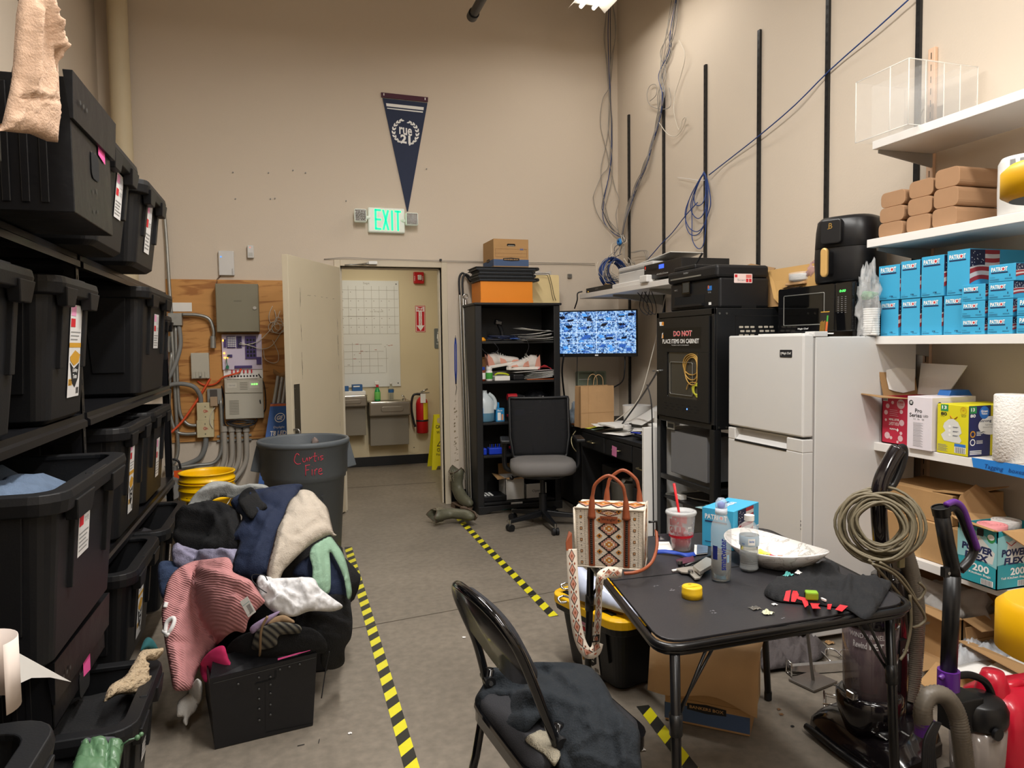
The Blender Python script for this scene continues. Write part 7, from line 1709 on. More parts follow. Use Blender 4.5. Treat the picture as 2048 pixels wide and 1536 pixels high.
f=FrX(wx,wy0_,Z4);m.disc(f,.04,.86*wh,.012,BPr,.001,16);m.text(f,'GE',.033,.84*wh,.014,.01,WPr,.0014);m.mk('side_print',t)
t=TH('yellow_carton','yellow and navy drawstring trash bag carton on the shelf','carton')
yx,yy0,yy1,yh=2.60,2.225,2.372,.205
M_ybx=mat('carton_yellow','d6cc1e',.5,var=.02);M_nv=mat('carton_navy','242b5c',.5)
m.box((yx,yy0,Z4),(yx+.26,yy1,Z4+yh),M_ybx);m.mk('body',t,bv=.002)
f=FrY(yx,yy1,Z4);w=yy1-yy0;M_gr=mat('print_grn','2f8a4a',.6)
m.rect(f,.12*w,.86*yh,.36*w,.995*yh,M_gr,.0008);m.text(f,'13',.16*w,.90*yh,.15*w,.07*yh,WPr,.0012,bold=.03);m.text(f,'80',.12*w,.77*yh,.2*w,.07*yh,BPr,.001,bold=.03);m.text(f,'BAGS',.12*w,.745*yh,.12*w,.018*yh,BPr,.001)
M_lem=mat('print_lemon','c98f1c',.6);m.ringf(f,.84*w,.9*yh,.09*w,.10*w,M_lem,.001,20)
for k in rg(8):a=PI*k/8;m.poly(f,[(.84*w+.085*w*cos(a),.9*yh+.085*w*sin(a)),(.84*w+.085*w*cos(a+.08),.9*yh+.085*w*sin(a+.08)),(.84*w-.085*w*cos(a),.9*yh-.085*w*sin(a))],M_lem,.0012)
m.text(f,'Citrus',.77*w,.80*yh,.16*w,.025*yh,BPr,.001);m.text(f,'Burst',.79*w,.775*yh,.12*w,.022*yh,BPr,.001)
M_bp=mat('print_bagwhite','d2d2cc',.6);bagp=[(.24,.26),(.74,.24),(.80,.30),(.72,.40),(.80,.45),(.76,.56),(.68,.66),(.52,.72),(.38,.70),(.24,.62),(.20,.54),(.28,.46),(.14,.38),(.18,.32)]
m.poly(f,[(u*w,v*yh)for u,v in bagp],M_bp,.001)
for k in rg(3):m.disc(f,.42*w,(.56-.085*k)*yh,.04*w,WHT,.0014,10);m.rect(f,.52*w,(.555-.085*k)*yh,.7*w,(.562-.085*k)*yh,NPr,.0014);m.rect(f,.52*w,(.54-.085*k)*yh,.66*w,(.547-.085*k)*yh,NPr,.0014)
M_ds=mat('print_orange','d8772a',.6);m.tube([f.p(.50*w,.72*yh,.001),f.p(.42*w,.78*yh,.001),f.p(.45*w,.72*yh,.001)],.0012,M_ds,5);m.tube([f.p(.55*w,.72*yh,.001),f.p(.66*w,.77*yh,.001),f.p(.60*w,.72*yh,.001)],.0012,M_ds,5)
m.rect(f,.58*w,.045*yh,.93*w,.23*yh,WPr,.001);m.rect(f,.58*w,.17*yh,.93*w,.23*yh,BLP,.0014)
for k in rg(10):m.rect(f,(.61+.031*k)*w,.05*yh,(.625+.031*k)*w,.16*yh,BPr,.0014)
for k in rg(6):m.rect(f,.04*w,(.05+.025*k)*yh,(.36-.05*(k%2))*w,(.058+.025*k)*yh,GPr,.001)
m.mk('front_print',t)
f=FrX(yx,yy0,Z4);m=MB()
m.rect(f,.0,.0,.115,yh,M_nv,.0008)
m.rect(f,.005,.85*yh,.04,.985*yh,M_gr,.0012);m.text(f,'13',.01,.89*yh,.02,.07*yh,WPr,.0016,bold=.03);m.text(f,'80',.007,.77*yh,.028,.065*yh,WPr,.0012,bold=.03)
m.disc(f,.115,.60*yh,.065,WPr,.0012,30,.185*yh);m.disc(f,.08,.86*yh,.026,BLP,.0016,20);m.text(f,'Great',.062,.865*yh,.036,.05*yh,WPr,.002,bold=.03);m.text(f,'Value',.064,.82*yh,.032,.04*yh,WPr,.002,bold=.03)
m.text(f,'Strong Flex',.057,.655*yh,.108,.07*yh,NPr,.0016,bold=.015);m.text(f,'Tall Kitchen',.085,.60*yh,.05,.03*yh,GPr,.0016);m.text(f,'Drawstring Bags',.075,.55*yh,.07,.03*yh,GPr,.0016)
m.poly(f,[(.18,.16*yh),(.25,.16*yh),(.255,.3*yh),(.245,.45*yh),(.22,.55*yh),(.19,.5*yh),(.175,.35*yh)],mat('print_baggrey','a8a4a0',.6),.0018)
m.ringf(f,.022,.44*yh,.009,.014,M_lem,.0012,12);m.ringf(f,.022,.28*yh,.010,.014,WPr,.0012,12)
for k in rg(3):m.rect(f,.042,(.47-.03*k)*yh,.085-.01*k,(.484-.03*k)*yh,WPr,.0012);m.rect(f,.042,(.30-.025*k)*yh,.075,(.31-.025*k)*yh,WPr,.0012)
for k in rg(3):m.rect(f,.008,(.10-.03*k)*yh,.07,(.115-.03*k)*yh,WPr,.0012)
m.mk('side_print',t)
t=TH('paper_towel_roll','bare white quilted paper towel roll at the right frame edge','paper towels')
M_quilt=mat('quilt_paper','e6e2dc',.85,var=.02,bump=.5,bs=120);m.lat([(.02,0),(.058,0),(.062,.004),(.062,.255),(.058,.26),(.02,.26),(.02,0)],M_quilt,36,(2.655,2.085,Z4));m.mk('roll',t)
t=TH('painter_tape','strip of blue painter tape with handwriting on the shelf lip','tape')
ya,yb=onx(1943,930,SX-.002).y,1.90
zt,zb_=Z4+.004,Z4-.05
m.add([V(SX-.002,ya,zt-.003),V(SX-.002,yb,zt),V(SX-.004,yb,zb_),V(SX-.004,ya-.01,zb_+.014)],Q4,mat('tape_blue','2277c4',.6));m.mk('strip',t,solid=.0006)
f=FrY(SX-.004,ya-.04,Z4-.037);m.text(f,'Tagging   boxes',.02,.0,.16,.022,mat('ink_blue','123a7a',.7),.0015,shear=.2);m.mk('handwriting',t)
Z5=.437
t=TH('shipping_carton','brown shipping carton with label, upper one on the lowest shelf','carton','brown shipping cartons on the lowest shelf')
m.box((2.645,2.33,Z5+.17),(2.93,2.735,Z5+.30),CRD);m.mk('body',t,bv=.003)
flap(t,[(2.645,2.43,Z5+.301),(2.93,2.40,Z5+.301),(2.92,2.30,Z5+.325),(2.66,2.27,Z5+.315)],CRD)
f=Fr((2.66,2.44,Z5+.303),X_,(0,-1,.1));m.rect(f,.07,.0,.22,.10,PAP,.006);[m.rect(f,.075+.012*k,.01,.080+.012*k,.09,GPr,.007)for k in rg(10)];m.mk('shipping_label',t)
t=TH('shipping_carton','brown taped carton, lower one on the lowest shelf','carton','brown shipping cartons on the lowest shelf')
m.box((2.63,2.28,Z5),(2.93,2.73,Z5+.169),CRD);m.mk('body',t,bv=.003)
f=FrY(2.63,2.5,Z5);m.rect(f,-.02,.0,.03,.169,mat('packing_tape','c4a070',.2,alpha=.9),.0008);m.mk('packing_tape',t)
t=TH('bag_carton','teal trash bag carton with open brown lid on the lowest shelf','carton')
gx,gy0,gy1,gh=2.545,2.045,2.215,.225
M_teal=mat('carton_teal','2f9aa6',.5,var=.02);M_tealn=mat('teal_pale','8fc6cb',.5)
gz=Z5+.002
for a,b in(((0,0,0),(.26,gy1-gy0,.004)),((0,0,0),(.004,gy1-gy0,gh)),((.256,0,0),(.26,gy1-gy0,gh)),((0,0,0),(.26,.004,gh)),((0,gy1-gy0-.004,0),(.26,gy1-gy0,gh))):m.box((gx+a[0],gy0+a[1],gz+a[2]),(gx+b[0],gy0+b[1],gz+b[2]),M_teal)
m.mk('body',t)
def pf_print(mb,f,w,sc_=1.):
 H=gh
 mb.poly(f,[(0,.42*H),(w*.5,.46*H),(w,.36*H),(w,.8*H),(w*.4,.95*H),(0,.9*H)],M_tealn,.0008);mb.poly(f,[(.25*w,.45*H),(w*.9,.42*H),(w*.95,.62*H),(w*.55,.86*H),(w*.3,.8*H)],mat('print_bagwhite','d2d2cc'),.0012)
 mb.text(f,'POWER',.12*w,.56*H,.78*w,.13*H,NPr,.0016,bold=.05,shear=.1);mb.text(f,'FLEX',.2*w,.42*H,.6*w,.12*H,NPr,.0016,bold=.05,shear=.1)
 mb.text(f,'200',.4*w,.23*H,.42*w,.13*H,WPr,.0012,bold=.03);mb.text(f,'Tall Kitchen Bags',.12*w,.16*H,.74*w,.05*H,WPr,.0012,bold=.02)
 mb.rect(f,.62*w,.03*H,.92*w,.13*H,WPr,.0012)
 for k in rg(8):mb.rect(f,(.64+.033*k)*w,.035*H,(.655+.033*k)*w,.125*H,BPr,.0016)
 mb.ext(rrect(.5*w,.86*H,.66*w,.985*H,.003),0,.0014,BPr,f);mb.tube([f.p(.25*w,.82*H,.0015),f.p(.4*w,.74*H,.0015),f.p(.55*w,.80*H,.0015)],.0015,RPr,5)
 mb.disc(f,.85*w,.86*H,.1*w,M_gr,.0014,18,.08*H);mb.disc(f,.85*w,.88*H,.085*w,WPr,.0018,18,.05*H)
pf_print(m,FrY(gx,gy1,gz),gy1-gy0);m.mk('front_print',t)
pf_print(m,FrX(gx,gy0,gz),.17);m.mk('side_print',t)
flap(t,[(gx,gy1,gz+gh),(gx,gy0,gz+gh),(gx-.02,gy0+.0,gz+gh+.004),(gx-.05,gy1-.03,gz+gh+.025),(gx-.0,gy1+.04,gz+gh+.02)],CRD)
flap(t,[(gx,gy1,gz+gh),(gx+.26,gy1,gz+gh),(gx+.25,gy1+.05,gz+gh+.08),(gx+.16,gy1+.06,gz+gh+.13),(gx+.08,gy1+.06,gz+gh+.09),(gx+.04,gy1+.05,gz+gh+.03)],CRDi)
flap(t,[(gx+.02,gy0,gz+gh),(gx+.24,gy0,gz+gh),(gx+.26,gy0-.07,gz+gh-.02),(gx+.1,gy0-.09,gz+gh-.08)],CRD)
for k,(dx,dy,col,nm)in en(((.06,.05,'d88a8c','pink drawstring bag roll inside the teal carton'),(.17,.08,'dedad6','white bag roll inside the teal carton'))):
 m=MB();c=V(gx+dx+.01,gy0+dy+.03,gz+gh-.045)
 for r_ in rg(4):m.lat([(.048-.011*r_,0),(.052-.011*r_,.02),(.052-.011*r_,.052),(.045-.011*r_,.054),(.042-.011*r_,.02)],mat('roll_'+col,col,.6,bump=.3),24,c)
 tag(m.mk('bag_roll'),nm,'bag roll')
 # FOLDING TABLE
TZ=.70
C=[V((.800,1.465)),V((1.575,1.485)),V((1.70,2.30)),V((.955,2.345))]
def tq(u,v):a=C[0].lerp(C[1],u);b=C[3].lerp(C[2],u);p=a.lerp(b,v);return p
def trr(inset,r=.075,n=6):
 cs=[];cc_=sum((c for c in C),V((0,0)))/4
 for i in rg(4):
  c=C[i];a=(C[i-1]-c).normalized();b=(C[(i+1)%4]-c).normalized();c=c+(a+b)*inset
  for k in rg(n+1):s=k/n;p=(c+a*r)*(1-s)**2+c*2*s*(1-s)+(c+b*r)*s*s;cs.append(p)
 return cs
M_vinyl=mat('table_vinyl','2a292c',.42,var=.12,vs=6,bump=.04,bs=150)
M_tframe=mat('table_frame_paint','0e0e10',.28,var=.05)
t=TH('folding_table','black vinyl topped folding card table with steel legs','table')
P=trr(.012);m.ext([tuple(p)for p in P],TZ-.008,TZ,M_vinyl);m.mk('table_top',t,bv=.002)
P=trr(.0);m.tube([V(p.x,p.y,TZ-.012)for p in P],.0095,M_tframe,8,closed=1);m.tube([V(p.x,p.y,TZ-.028)for p in trr(.006)],.007,M_tframe,8,closed=1);m.mk('edge_frame',t)
a,b=tq(.005,.515),tq(.995,.515);m.ribbon([V(a.x,a.y,TZ+.0006),V(b.x,b.y,TZ+.0006)],V(0,.004,0),.0008,DRK);m.mk('fold_seam',t)
rs=RND(3);M_smear=mat('white_smear','9c9aa0',.8,alpha=.55)
for(px,py,n,s)in((1312,1171,5,5),(1345,1180,7,5),(1361,1172,3,3),(1423,1223,9,9),(1566,1236,3,4)):
 for k in rg(n):
  q=onz(px+rs.u(-s,s),py+rs.u(-s*.4,s*.4),TZ+.0008);r_=rs.u(.001,.0035);m.disc(Fr(q,X_,(0,1,0)),0,0,r_,M_smear,0,7,r_*.6)
m.mk('smears',t)['kind']='stuff'
legs=[((.08,.07),(.03,.0),'near left'),((.93,.06),(.02,-.02),''),((.93,.93),(.05,.03),''),((.05,.93),(-.01,.03),'')]
feet=[None,None,onz(1536,1400),None]
for k,((u,v),off,_)in en(legs):
 p=tq(u,v);q=V(p.x,p.y,TZ-.03);e=V(p.x+off[0],p.y+off[1],.004)
 if feet[k]:e=V(feet[k].x,feet[k].y,.004)
 if k==0:e=V(.87,1.50,.004);q=V(.845,1.475,TZ-.03)
 m=MB();m.tube([q,e+U_(.02)],.0125,M_tframe,12);m.cyl(e,e+U_(.03),.0145,BLK,n=12);lg=m.mk('leg',t)
 mid=q.lerp(e,.26);d=V((1 if k in(0,3)else-1,0,0))
 m=MB();m.tube([mid,V(q.x+d.x*.085,q.y,TZ-.028)],.004,BMet,6);m.tube([mid+V(0,.012,0),V(q.x+d.x*.115,q.y+.012,TZ-.028)],.004,BMet,6);m.tube([q.lerp(e,.22),q.lerp(e,.30)],.016,BMet,10);m.mk('brace',lg)
Zt=TZ+.001
def base(px,py):return onz(px,py,Zt)
M_canvas=mat('bag_canvas','cfc4b4',.85,var=.06,vs=80,bump=.2,bs=200);LTH=mat('tan_leather','8a4628',.5,var=.12,vs=20,bump=.08,bs=80);M_lace=mat('dark_lace','37302a',.8)
M_az1=mat('aztec_ochre','b8762c',.8);M_az2=mat('aztec_rose','b5806c',.8);M_azb=mat('aztec_black','221c1c',.8);M_azc=mat('aztec_cream','dccfb8',.8)
p0,p1=onz(1152,1131,Zt),onz(1287,1140,Zt)
u_=(p1-p0);u_.z=0;BW=u_.length;u_.normalize();BH=.0
zt_=onp(1140,1014,p0,V(-u_.y,u_.x,0)).z;BH=zt_-Zt
ang=atan2(u_.y,u_.x)
t=TH('handbag','cream western patterned tote handbag with tan leather handles on the table corner','handbag',loc=(p0.x,p0.y,Zt),rz=ang)
D=.125;over=.004
def sidepts(v):return over*v
m.hexa([U_(0),V(BW,0,0),V(BW,D,0),V(0,D,0),V(-.004,-.004,BH),V(BW+.004,-.004,BH),V(BW+.002,D,BH),V(-.002,D,BH)],M_canvas);m.mk('body',t,bv=.006)
FW=BW
def fq(u,v,w=.0012):x=(-over*v)+(BW+(over+.004)*v)*u;return V(x,-.004*v-w,BH*v)
def fpoly(mb,pts,mm,w=.0012):mb.add([fq(u,v,w)for u,v in pts],[tuple(range(len(pts)))],mm)
def stepdia(mb,cu,cv,ru,rv,mm,w,n=4):
 pts=[]
 for qd,(sx,sy)in en(((1,1),(-1,1),(-1,-1),(1,-1))):
  seq=[(1-i/n,i/n)for i in rg(n+1)]
  if qd%2:seq=seq[::-1]
  for i,(a,b)in en(seq):
   pts.append((cu+sx*ru*a,cv+sy*rv*b))
   if i<len(seq)-1:
    nx=seq[i+1]
    pts.append((cu+sx*ru*(nx[0]if not qd%2 else a),cv+sy*rv*(b if not qd%2 else nx[1])))
 fpoly(mb,pts,mm,w)
for cu in(.50,):
 for k,cv in en((.13,.40,.67,.94)):
  if k<3 or True:
   rv=.15 if k<3 else .06
   if k==3:cv=.93
   fpoly(m,[(cu,cv-rv),(cu+.165,cv),(cu,cv+rv),(cu-.165,cv)],M_azb,.0008);stepdia(m,cu,cv,.145,rv*.9,M_az2,.0012,5);stepdia(m,cu,cv,.10,rv*.62,M_azc,.0015,4);stepdia(m,cu,cv,.08,rv*.5,M_az1,.0018,3);stepdia(m,cu,cv,.03,rv*.2,M_azc,.002,2)
for cu in(.36,.64):
 for cv in(.27,.54,.81,.96):fpoly(m,[(cu,cv-.045),(cu+.045,cv),(cu,cv+.045),(cu-.045,cv)],M_az1,.001);fpoly(m,[(cu,cv-.02),(cu+.018,cv),(cu,cv+.02),(cu-.018,cv)],M_azb,.0014)
for cu in(.095,.865):
 for k in rg(5):
  cv=.07+.195*k;stepdia(m,cu,cv,.036,.05,M_azb,.0010,2);stepdia(m,cu,cv,.026,.036,M_az1,.0014,2);stepdia(m,cu,cv,.011,.016,M_azc,.0018,1)
  fpoly(m,[(cu-.01,cv+.098),(cu,cv+.088),(cu+.01,cv+.098),(cu,cv+.108)],M_azb,.001)
 for s in(-.055,.055):
  for k in rg(30):fpoly(m,[(cu+s-.003,.03+.032*k),(cu+s+.003,.03+.032*k),(cu+s+.003,.045+.032*k),(cu+s-.003,.045+.032*k)],M_azb,.0009)
m.mk('woven_pattern',t)
sd=lambda y,z,w=.001:V((BW+.004*(z/BH)+w,y,z))
for k in rg(4):
 cz=BH*(.15+.25*k);cy=D*.38
 def sdp(pts,mm,w):m.add([sd(cy+a,cz+b,w)for a,b in pts],[tuple(range(len(pts)))],mm)
 sdp([(0,-.033),(.036,0),(0,.033),(-.036,0)],M_azb,.001);sdp([(0,-.028),(.030,0),(0,.028),(-.030,0)],M_az2,.0015);sdp([(0,-.018),(.02,0),(0,.018),(-.02,0)],M_az1,.002);sdp([(0,-.006),(.006,0),(0,.006),(-.006,0)],M_azc,.0025)
m.mk('side_pattern',t)
for k in rg(4):
 cx_=BW*(.14+.24*k)
 for r_,mm,w in((.034,M_azb,.001),(.028,M_az2,.0016),(.018,M_az1,.0022),(.007,M_azc,.0028)):m.add([V(cx_+a*r_,D*.5+b*r_*1.5,BH+w)for a,b in((0,-1),(1,0),(0,1),(-1,0))],Q4,mm)
m.tube([V(0,D*.5,BH+.004),V(BW,D*.5,BH+.004)],.002,M_az1,5);m.mk('top_flap',t)
for cu in(.245,.755):fpoly(m,[(cu-.045,.02),(cu+.045,.02),(cu+.045,.90),(cu-.045,.90)],LTH,.0035)
m.mk('leather_panel',t,solid=.002)
for cu in(.245,.755):
 for k in rg(22):v0=.06+.036*k;m.tube([fq(cu-.016,v0,.005),fq(cu+.016,v0+.026,.006)],.0018,M_lace,5);m.tube([fq(cu+.016,v0,.005),fq(cu-.016,v0+.026,.006)],.0018,M_lace,5)
m.mk('laced_trim',t,label='dark laced trim down the leather panels')
fpoly(m,[(.375,.765),(.625,.765),(.625,.88),(.375,.88)],LTH,.006);m.mk('name_patch',t,solid=.002)
vs,fs=text_geo('Wrangler',.01);m.add([fq(.395+.21*x,.80+.055*y,.0068)for x,y in vs],fs,mat('deboss','3f1c10',.7));m.mk('lettering',t)
for pts in([fq(0,0),fq(1,0)],[fq(0,1),fq(1,1)],[fq(0,0),fq(0,1)],[fq(1,0),fq(1,1)],[fq(1,1),V(BW+.002,D,BH)],[fq(1,0),V(BW,D,0)],[V(BW+.002,D,BH),V(BW,D,0)]):m.tube(pts,.0035,M_canvas,6)
m.mk('piping',t)
for y in(-.004,D):
 m=MB();s0,s1=BW*.245,BW*.755;hh=.104 if y<.05 else .10;sh=.0 if y<.05 else .03
 P=[V(s0+sh,y,BH-.03),V(s0+sh+.001,y,BH+.018),V(s0+sh+.004,y,BH+.045),V(s0+sh+.014,y,BH+hh-.026),V(((s0+s1)/2+sh,y,BH+hh)),V(s1+sh-.014,y,BH+hh-.026),V(s1+sh-.004,y,BH+.045),V(s1+sh-.001,y,BH+.018),V(s1+sh,y,BH-.03)]
 SP=path(P,5);N=len(SP);rs_=[.0055+.008*max(0,1-min(i,N-1-i)/9)for i in rg(N)]
 m.tube(SP,.008,LTH,10,rs=rs_);m.mk('handle',t,label='tan leather handle')
def W2(px,py,y):return ony(px,py,y)
tinv=lambda p:p
t2=t
M_strap=mat('strap_canvas','d2c6b6',.85,var=.05)
def strap(pxs,yv,nm,wpx,lb=None):
 """patterned woven band through pixels at the given depths"""
 ctr=[ony(px,py,y)for(px,py),y in zip(pxs,yv)]
 SP=path(ctr,10)
 inv=Matrix.Rotation(-ang,4,'Z')@Matrix.Translation(-V(p0.x,p0.y,Zt))
 N=len(SP);half=.019;wv=[]
 for i in rg(N):
  d=(SP[min(i+1,N-1)]-SP[max(i-1,0)]).normalized();vw=(SP[i]-O_).normalized()
  w=d.cross(vw).normalized()*wpx[min(len(wpx)-1,int(i/(N-1)*(len(wpx)-1e-6)))];wv.append(w)
 mb=MB(inv);mb.ribbon(SP,[w*2 for w in wv],.0025,M_strap);o=mb.mk(nm,t,label=lb)
 mb=MB(inv);L=0
 acc=[0]
 for i in rg(1,N):acc.append(acc[-1]+(SP[i]-SP[i-1]).length)
 def at(s):
  s=max(0,min(acc[-1]-1e-6,s));i=max(j for j in rg(N)if acc[j]<=s);i=min(i,N-2);f_=(s-acc[i])/(acc[i+1]-acc[i]);return SP[i].lerp(SP[i+1],f_),wv[i].lerp(wv[i+1],f_)
 s=.02
 def pt(ds,k):
  c_,w=at(s+ds);vw=(O_-c_).normalized();return c_+w*k+vw*.0022
 while s<acc[-1]-.01:
  mb.add([pt(-.020,0),pt(0,.62),pt(.020,0),pt(0,-.62)],Q4,M_azb)
  c2=[pt(-.016,0),pt(0,.5),pt(.016,0),pt(0,-.5)];mb.add([p+(O_-p).normalized()*.0006 for p in c2],Q4,M_az2)
  c3=[pt(-.006,0),pt(0,.2),pt(.006,0),pt(0,-.2)];mb.add([p+(O_-p).normalized()*.0012 for p in c3],Q4,mat('aztec_rust','8c4a30',.8))
  for sg in(-1,1):mb.add([pt(.017,sg*.45),pt(.022,sg*.62),pt(.027,sg*.45),pt(.022,sg*.28)],Q4,mat('aztec_rust','8c4a30'))
  s+=.040
 mb.mk('strap_pattern',o)
strap([(1143,1098),(1145,1140),(1148,1190),(1152,1240),(1160,1280),(1174,1305),(1190,1302),(1196,1285)],[1.97,1.95,1.93,1.91,1.90,1.89,1.89,1.90],'shoulder_strap',[.0155],'patterned canvas shoulder strap')
strap([(1192,1290),(1194,1262),(1197,1225),(1198,1180),(1201,1155),(1215,1145),(1235,1146),(1243,1147)],[1.90,1.89,1.88,1.86,1.85,1.86,1.88,1.89],'shoulder_strap',[.010,.010,.009,.011,.014,.016,.012],'second length of the patterned strap')
inv=Matrix.Rotation(-ang,4,'Z')@Matrix.Translation(-V(p0.x,p0.y,Zt))
m=MB(inv);m.tube([W2(1186,1272,1.885),W2(1198,1270,1.885),W2(1197,1282,1.885),W2(1185,1284,1.885)],.0025,mat('buckle','3a3a3a',.3,metal=.9),6,closed=1);m.mk('buckle',t)
m=MB(inv);a=[W2(1137,1062,1.99),W2(1143,1066,1.985),W2(1144,1101,1.975),W2(1132,1101,1.975),W2(1131,1085,1.98)];m.add(a,[(0,1,2,3,4)],LTH);m.mk('strap_tab',t,solid=.004)
m=MB(inv);m.tube(path([W2(1312,1060,1.99),W2(1314,1090,1.95),W2(1306,1120,1.90),W2(1290,1137,1.88),W2(1270,1145,1.86),W2(1248,1147,1.87)],6),.005,LTH,8);m.mk('leather_cord',t)
m=MB(inv);m.tube([W2(1298,1044,1.99),W2(1313,1043,1.99),W2(1314,1062,1.985)],.004,mat('buckle','3a3a3a'),8);m.mk('clasp',t)
q=base(1362,1099)
t=TH('soda_cup','clear plastic soda cup with red drink, lid and red straw','cup',loc=(q.x,q.y,Zt))
CH=ony(1362,1022,q.y).z-Zt;r0=.030;r1=.047
M_cup=mat('cup_plastic','eceff0',.12,alpha=.30,var=0,coat=.3);M_drink=mat('red_drink','9c0c1c',.1,alpha=.93,var=.05)
m.lat([(.001,.0),(r0,.0),(r0+.001,.004),(r0+.006,.052),(r0+.011,.055),(r1-.004,CH*.55),(r1,CH-.008)],M_cup,36);m.mk('cup_wall',t)
m.lat([(.001,.002),(r0-.002,.002),(r0+.003,.046),(.001,.046)],M_drink,32);m.mk('drink',t)
m.lat([(r1+.003,CH-.010),(r1+.005,CH-.004),(r1+.003,CH+.002),(r1-.006,CH+.003),(r1-.01,CH-.002),(.001,CH-.002)],mat('lid_plastic','dfe2e2',.15,alpha=.5),36);m.mk('lid',t)
aC=atan2(-q.y,-q.x);Rz=lambda z:r0+.010+(r1-r0-.012)*(z-.055)/(CH-.06)
def ctext(s,a0,span,z,h,mm,bold=.03,off=.0012):
 vs,fs=text_geo(s,bold);m.add([V(((Rz(z+y*h)+off)*cos(a0+x*span),(Rz(z+y*h)+off)*sin(a0+x*span),z+y*h))for x,y in vs],fs,mm)
M_gulp=mat('gulp_red','c01828',.5)
ctext('BiG',aC-.95,1.0,CH*.68,CH*.17,M_gulp,.06);ctext('GULP',aC-1.05,1.4,CH*.48,CH*.18,M_gulp,.06)
ctext('BiG',aC-3.6,1.2,CH*.6,CH*.2,M_gulp,.06)
rs=RND(2)
for k in rg(60):a=aC+rs.u(-1.5,1.5);z=rs.u(CH*.42,CH*.86);s=.0009;m.add([V(((Rz(z)+.0008)*cos(a+dx),(Rz(z)+.0008)*sin(a+dx),z+dz))for dx,dz in((-.02,-s),(.02,-s),(.02,s),(-.02,s))],Q4,WHT)
def cband(z0,z1,mm,a0=0,a1=2*PI,off=.0008):
 P=[]
 for i in rg(37):a=a0+(a1-a0)*i/36;P+=[V(((Rz(z0)+off)*cos(a),(Rz(z0)+off)*sin(a),z0)),V(((Rz(z1)+off)*cos(a),(Rz(z1)+off)*sin(a),z1))]
 m.add(P,[(2*i,2*i+1,2*i+3,2*i+2)for i in rg(36)],mm)
cband(CH*.36,CH*.43,M_gulp);cband(CH*.52,CH*.66,WHT,aC+.55,aC+.9,.001)
for k in rg(7):cband(CH*.53,CH*.61,BPr,aC+.58+.04*k,aC+.60+.04*k,.0014)
m.mk('cup_print',t)
a=ony(1357,1020,q.y)-V(q.x,q.y,Zt);b=ony(1348,967,q.y)-V(q.x,q.y,Zt);m.tube([a.lerp(b,-1.3),b],.0042,mat('straw_red','d8242c',.4),10);m.mk('straw',t)
q=onz(1402,1093,Zt);q2=onz(1466,1121,Zt);
t=TH('flag_carton','sky blue flag carton lying behind the bottles on the table','carton')
e1=onz(1404,1090,Zt);zt1=ony(1401,1014,e1.y).z
fu=V(1,.12,0).normalized();fv=V(-fu.y,fu.x,0);o0=V(e1.x,e1.y-.14,Zt);Lb=.0
A=e1;Hc=zt1-Zt
Bq=A+V(.055,-.055,0).normalized()*0
d1=V(.50,-.86,0).normalized();d2=V(.86,.50,0).normalized()
A2=A+d1*.115;
cor=[A,A2,A2+d2*.195,A+d2*.195]
m.hexa([V(c.x,c.y,Zt)for c in cor]+[V(c.x,c.y,Zt+Hc)for c in cor],M_pb);m.mk('body',t,bv=.0015)
f=Fr(V(A.x,A.y,Zt),d1,Z_);w=.115;m=MB()
m.text(f,'PATRI',.10*w,.72*Hc,.42*w,.13*Hc,WPr,.001,bold=.03);m.disc(f,.62*w,.785*Hc,.06*w,WPr,.001,14);m.disc(f,.62*w,.785*Hc,.045*w,RPr,.0014,10);m.text(f,'T',.70*w,.72*Hc,.1*w,.13*Hc,WPr,.001,bold=.03);m.rect(f,.1*w,.64*Hc,.8*w,.68*Hc,NPr,.001);m.rect(f,.1*w,.12*Hc,.3*w,.14*Hc,NPr,.001)
m.mk('end_print',t)
f=Fr(V(A2.x,A2.y,Zt),d2,Z_);m=MB()
ff_=Fr(f.p(.03,0,0),d2,Z_);flagpanel(m,ff_,.12,Hc);m.text(f,'PAT',.145,.22*Hc,.045,.2*Hc,WPr,.0024,bold=.02);m.mk('flag_print',t)
f=Fr(V(A.x,A.y,Zt+Hc),d2,-d1);f=Fr(V(A2.x,A2.y,Zt+Hc),d2,-d1);flipped(m,f,'PATRIOT',.05,.05,.08,.022,WPr,.02);m.rect(f,.05,.078,.13,.083,NPr,.001);m.mk('lid_print',t)
q=base(1442,1160);zc=ony(1447,1020,q.y).z-Zt
t=TH('water_bottle','tall clear water bottle with blue lettering and sport cap, half full','bottle',loc=(q.x,q.y,Zt))
M_pet=mat('pet_plastic','eef4f6',.05,alpha=.24,var=0,coat=.5);M_water=mat('bottle_water','c4c4be',.04,trans=.85,ior=1.2,var=.05)
R=.029;hb_=zc*.72
m.lat([(.001,.004),(R*.8,.0),(R,.006),(R,hb_),(R*.93,hb_+.018),(R*.62,hb_+.04),(R*.52,hb_+.048)],M_pet,32);m.mk('bottle_wall',t)
m.lat([(.001,.004),(R-.0015,.005),(R-.0012,hb_*.55),(.001,hb_*.55)],M_water,28);m.mk('water',t)
m.lat([(R*.52,hb_+.046),(R*.60,hb_+.048),(R*.60,hb_+.064),(.001,hb_+.064)],mat('cap_clear','dfe6f0',.2,alpha=.7),24);m.lat([(R*.55,hb_+.064),(R*.60,hb_+.07),(R*.55,hb_+.085),(R*.3,hb_+.094),(.001,hb_+.095)],mat('cap_dome','dce8f4',.05,alpha=.35),24);m.lat([(R*.35,hb_+.066),(R*.4,hb_+.078),(.001,hb_+.084)],mat('spout_blue','3a54c0',.4),20);m.mk('sport_cap',t)
aC=atan2(-q.y,-q.x)
vs,fs=text_geo('smartwater',.025)
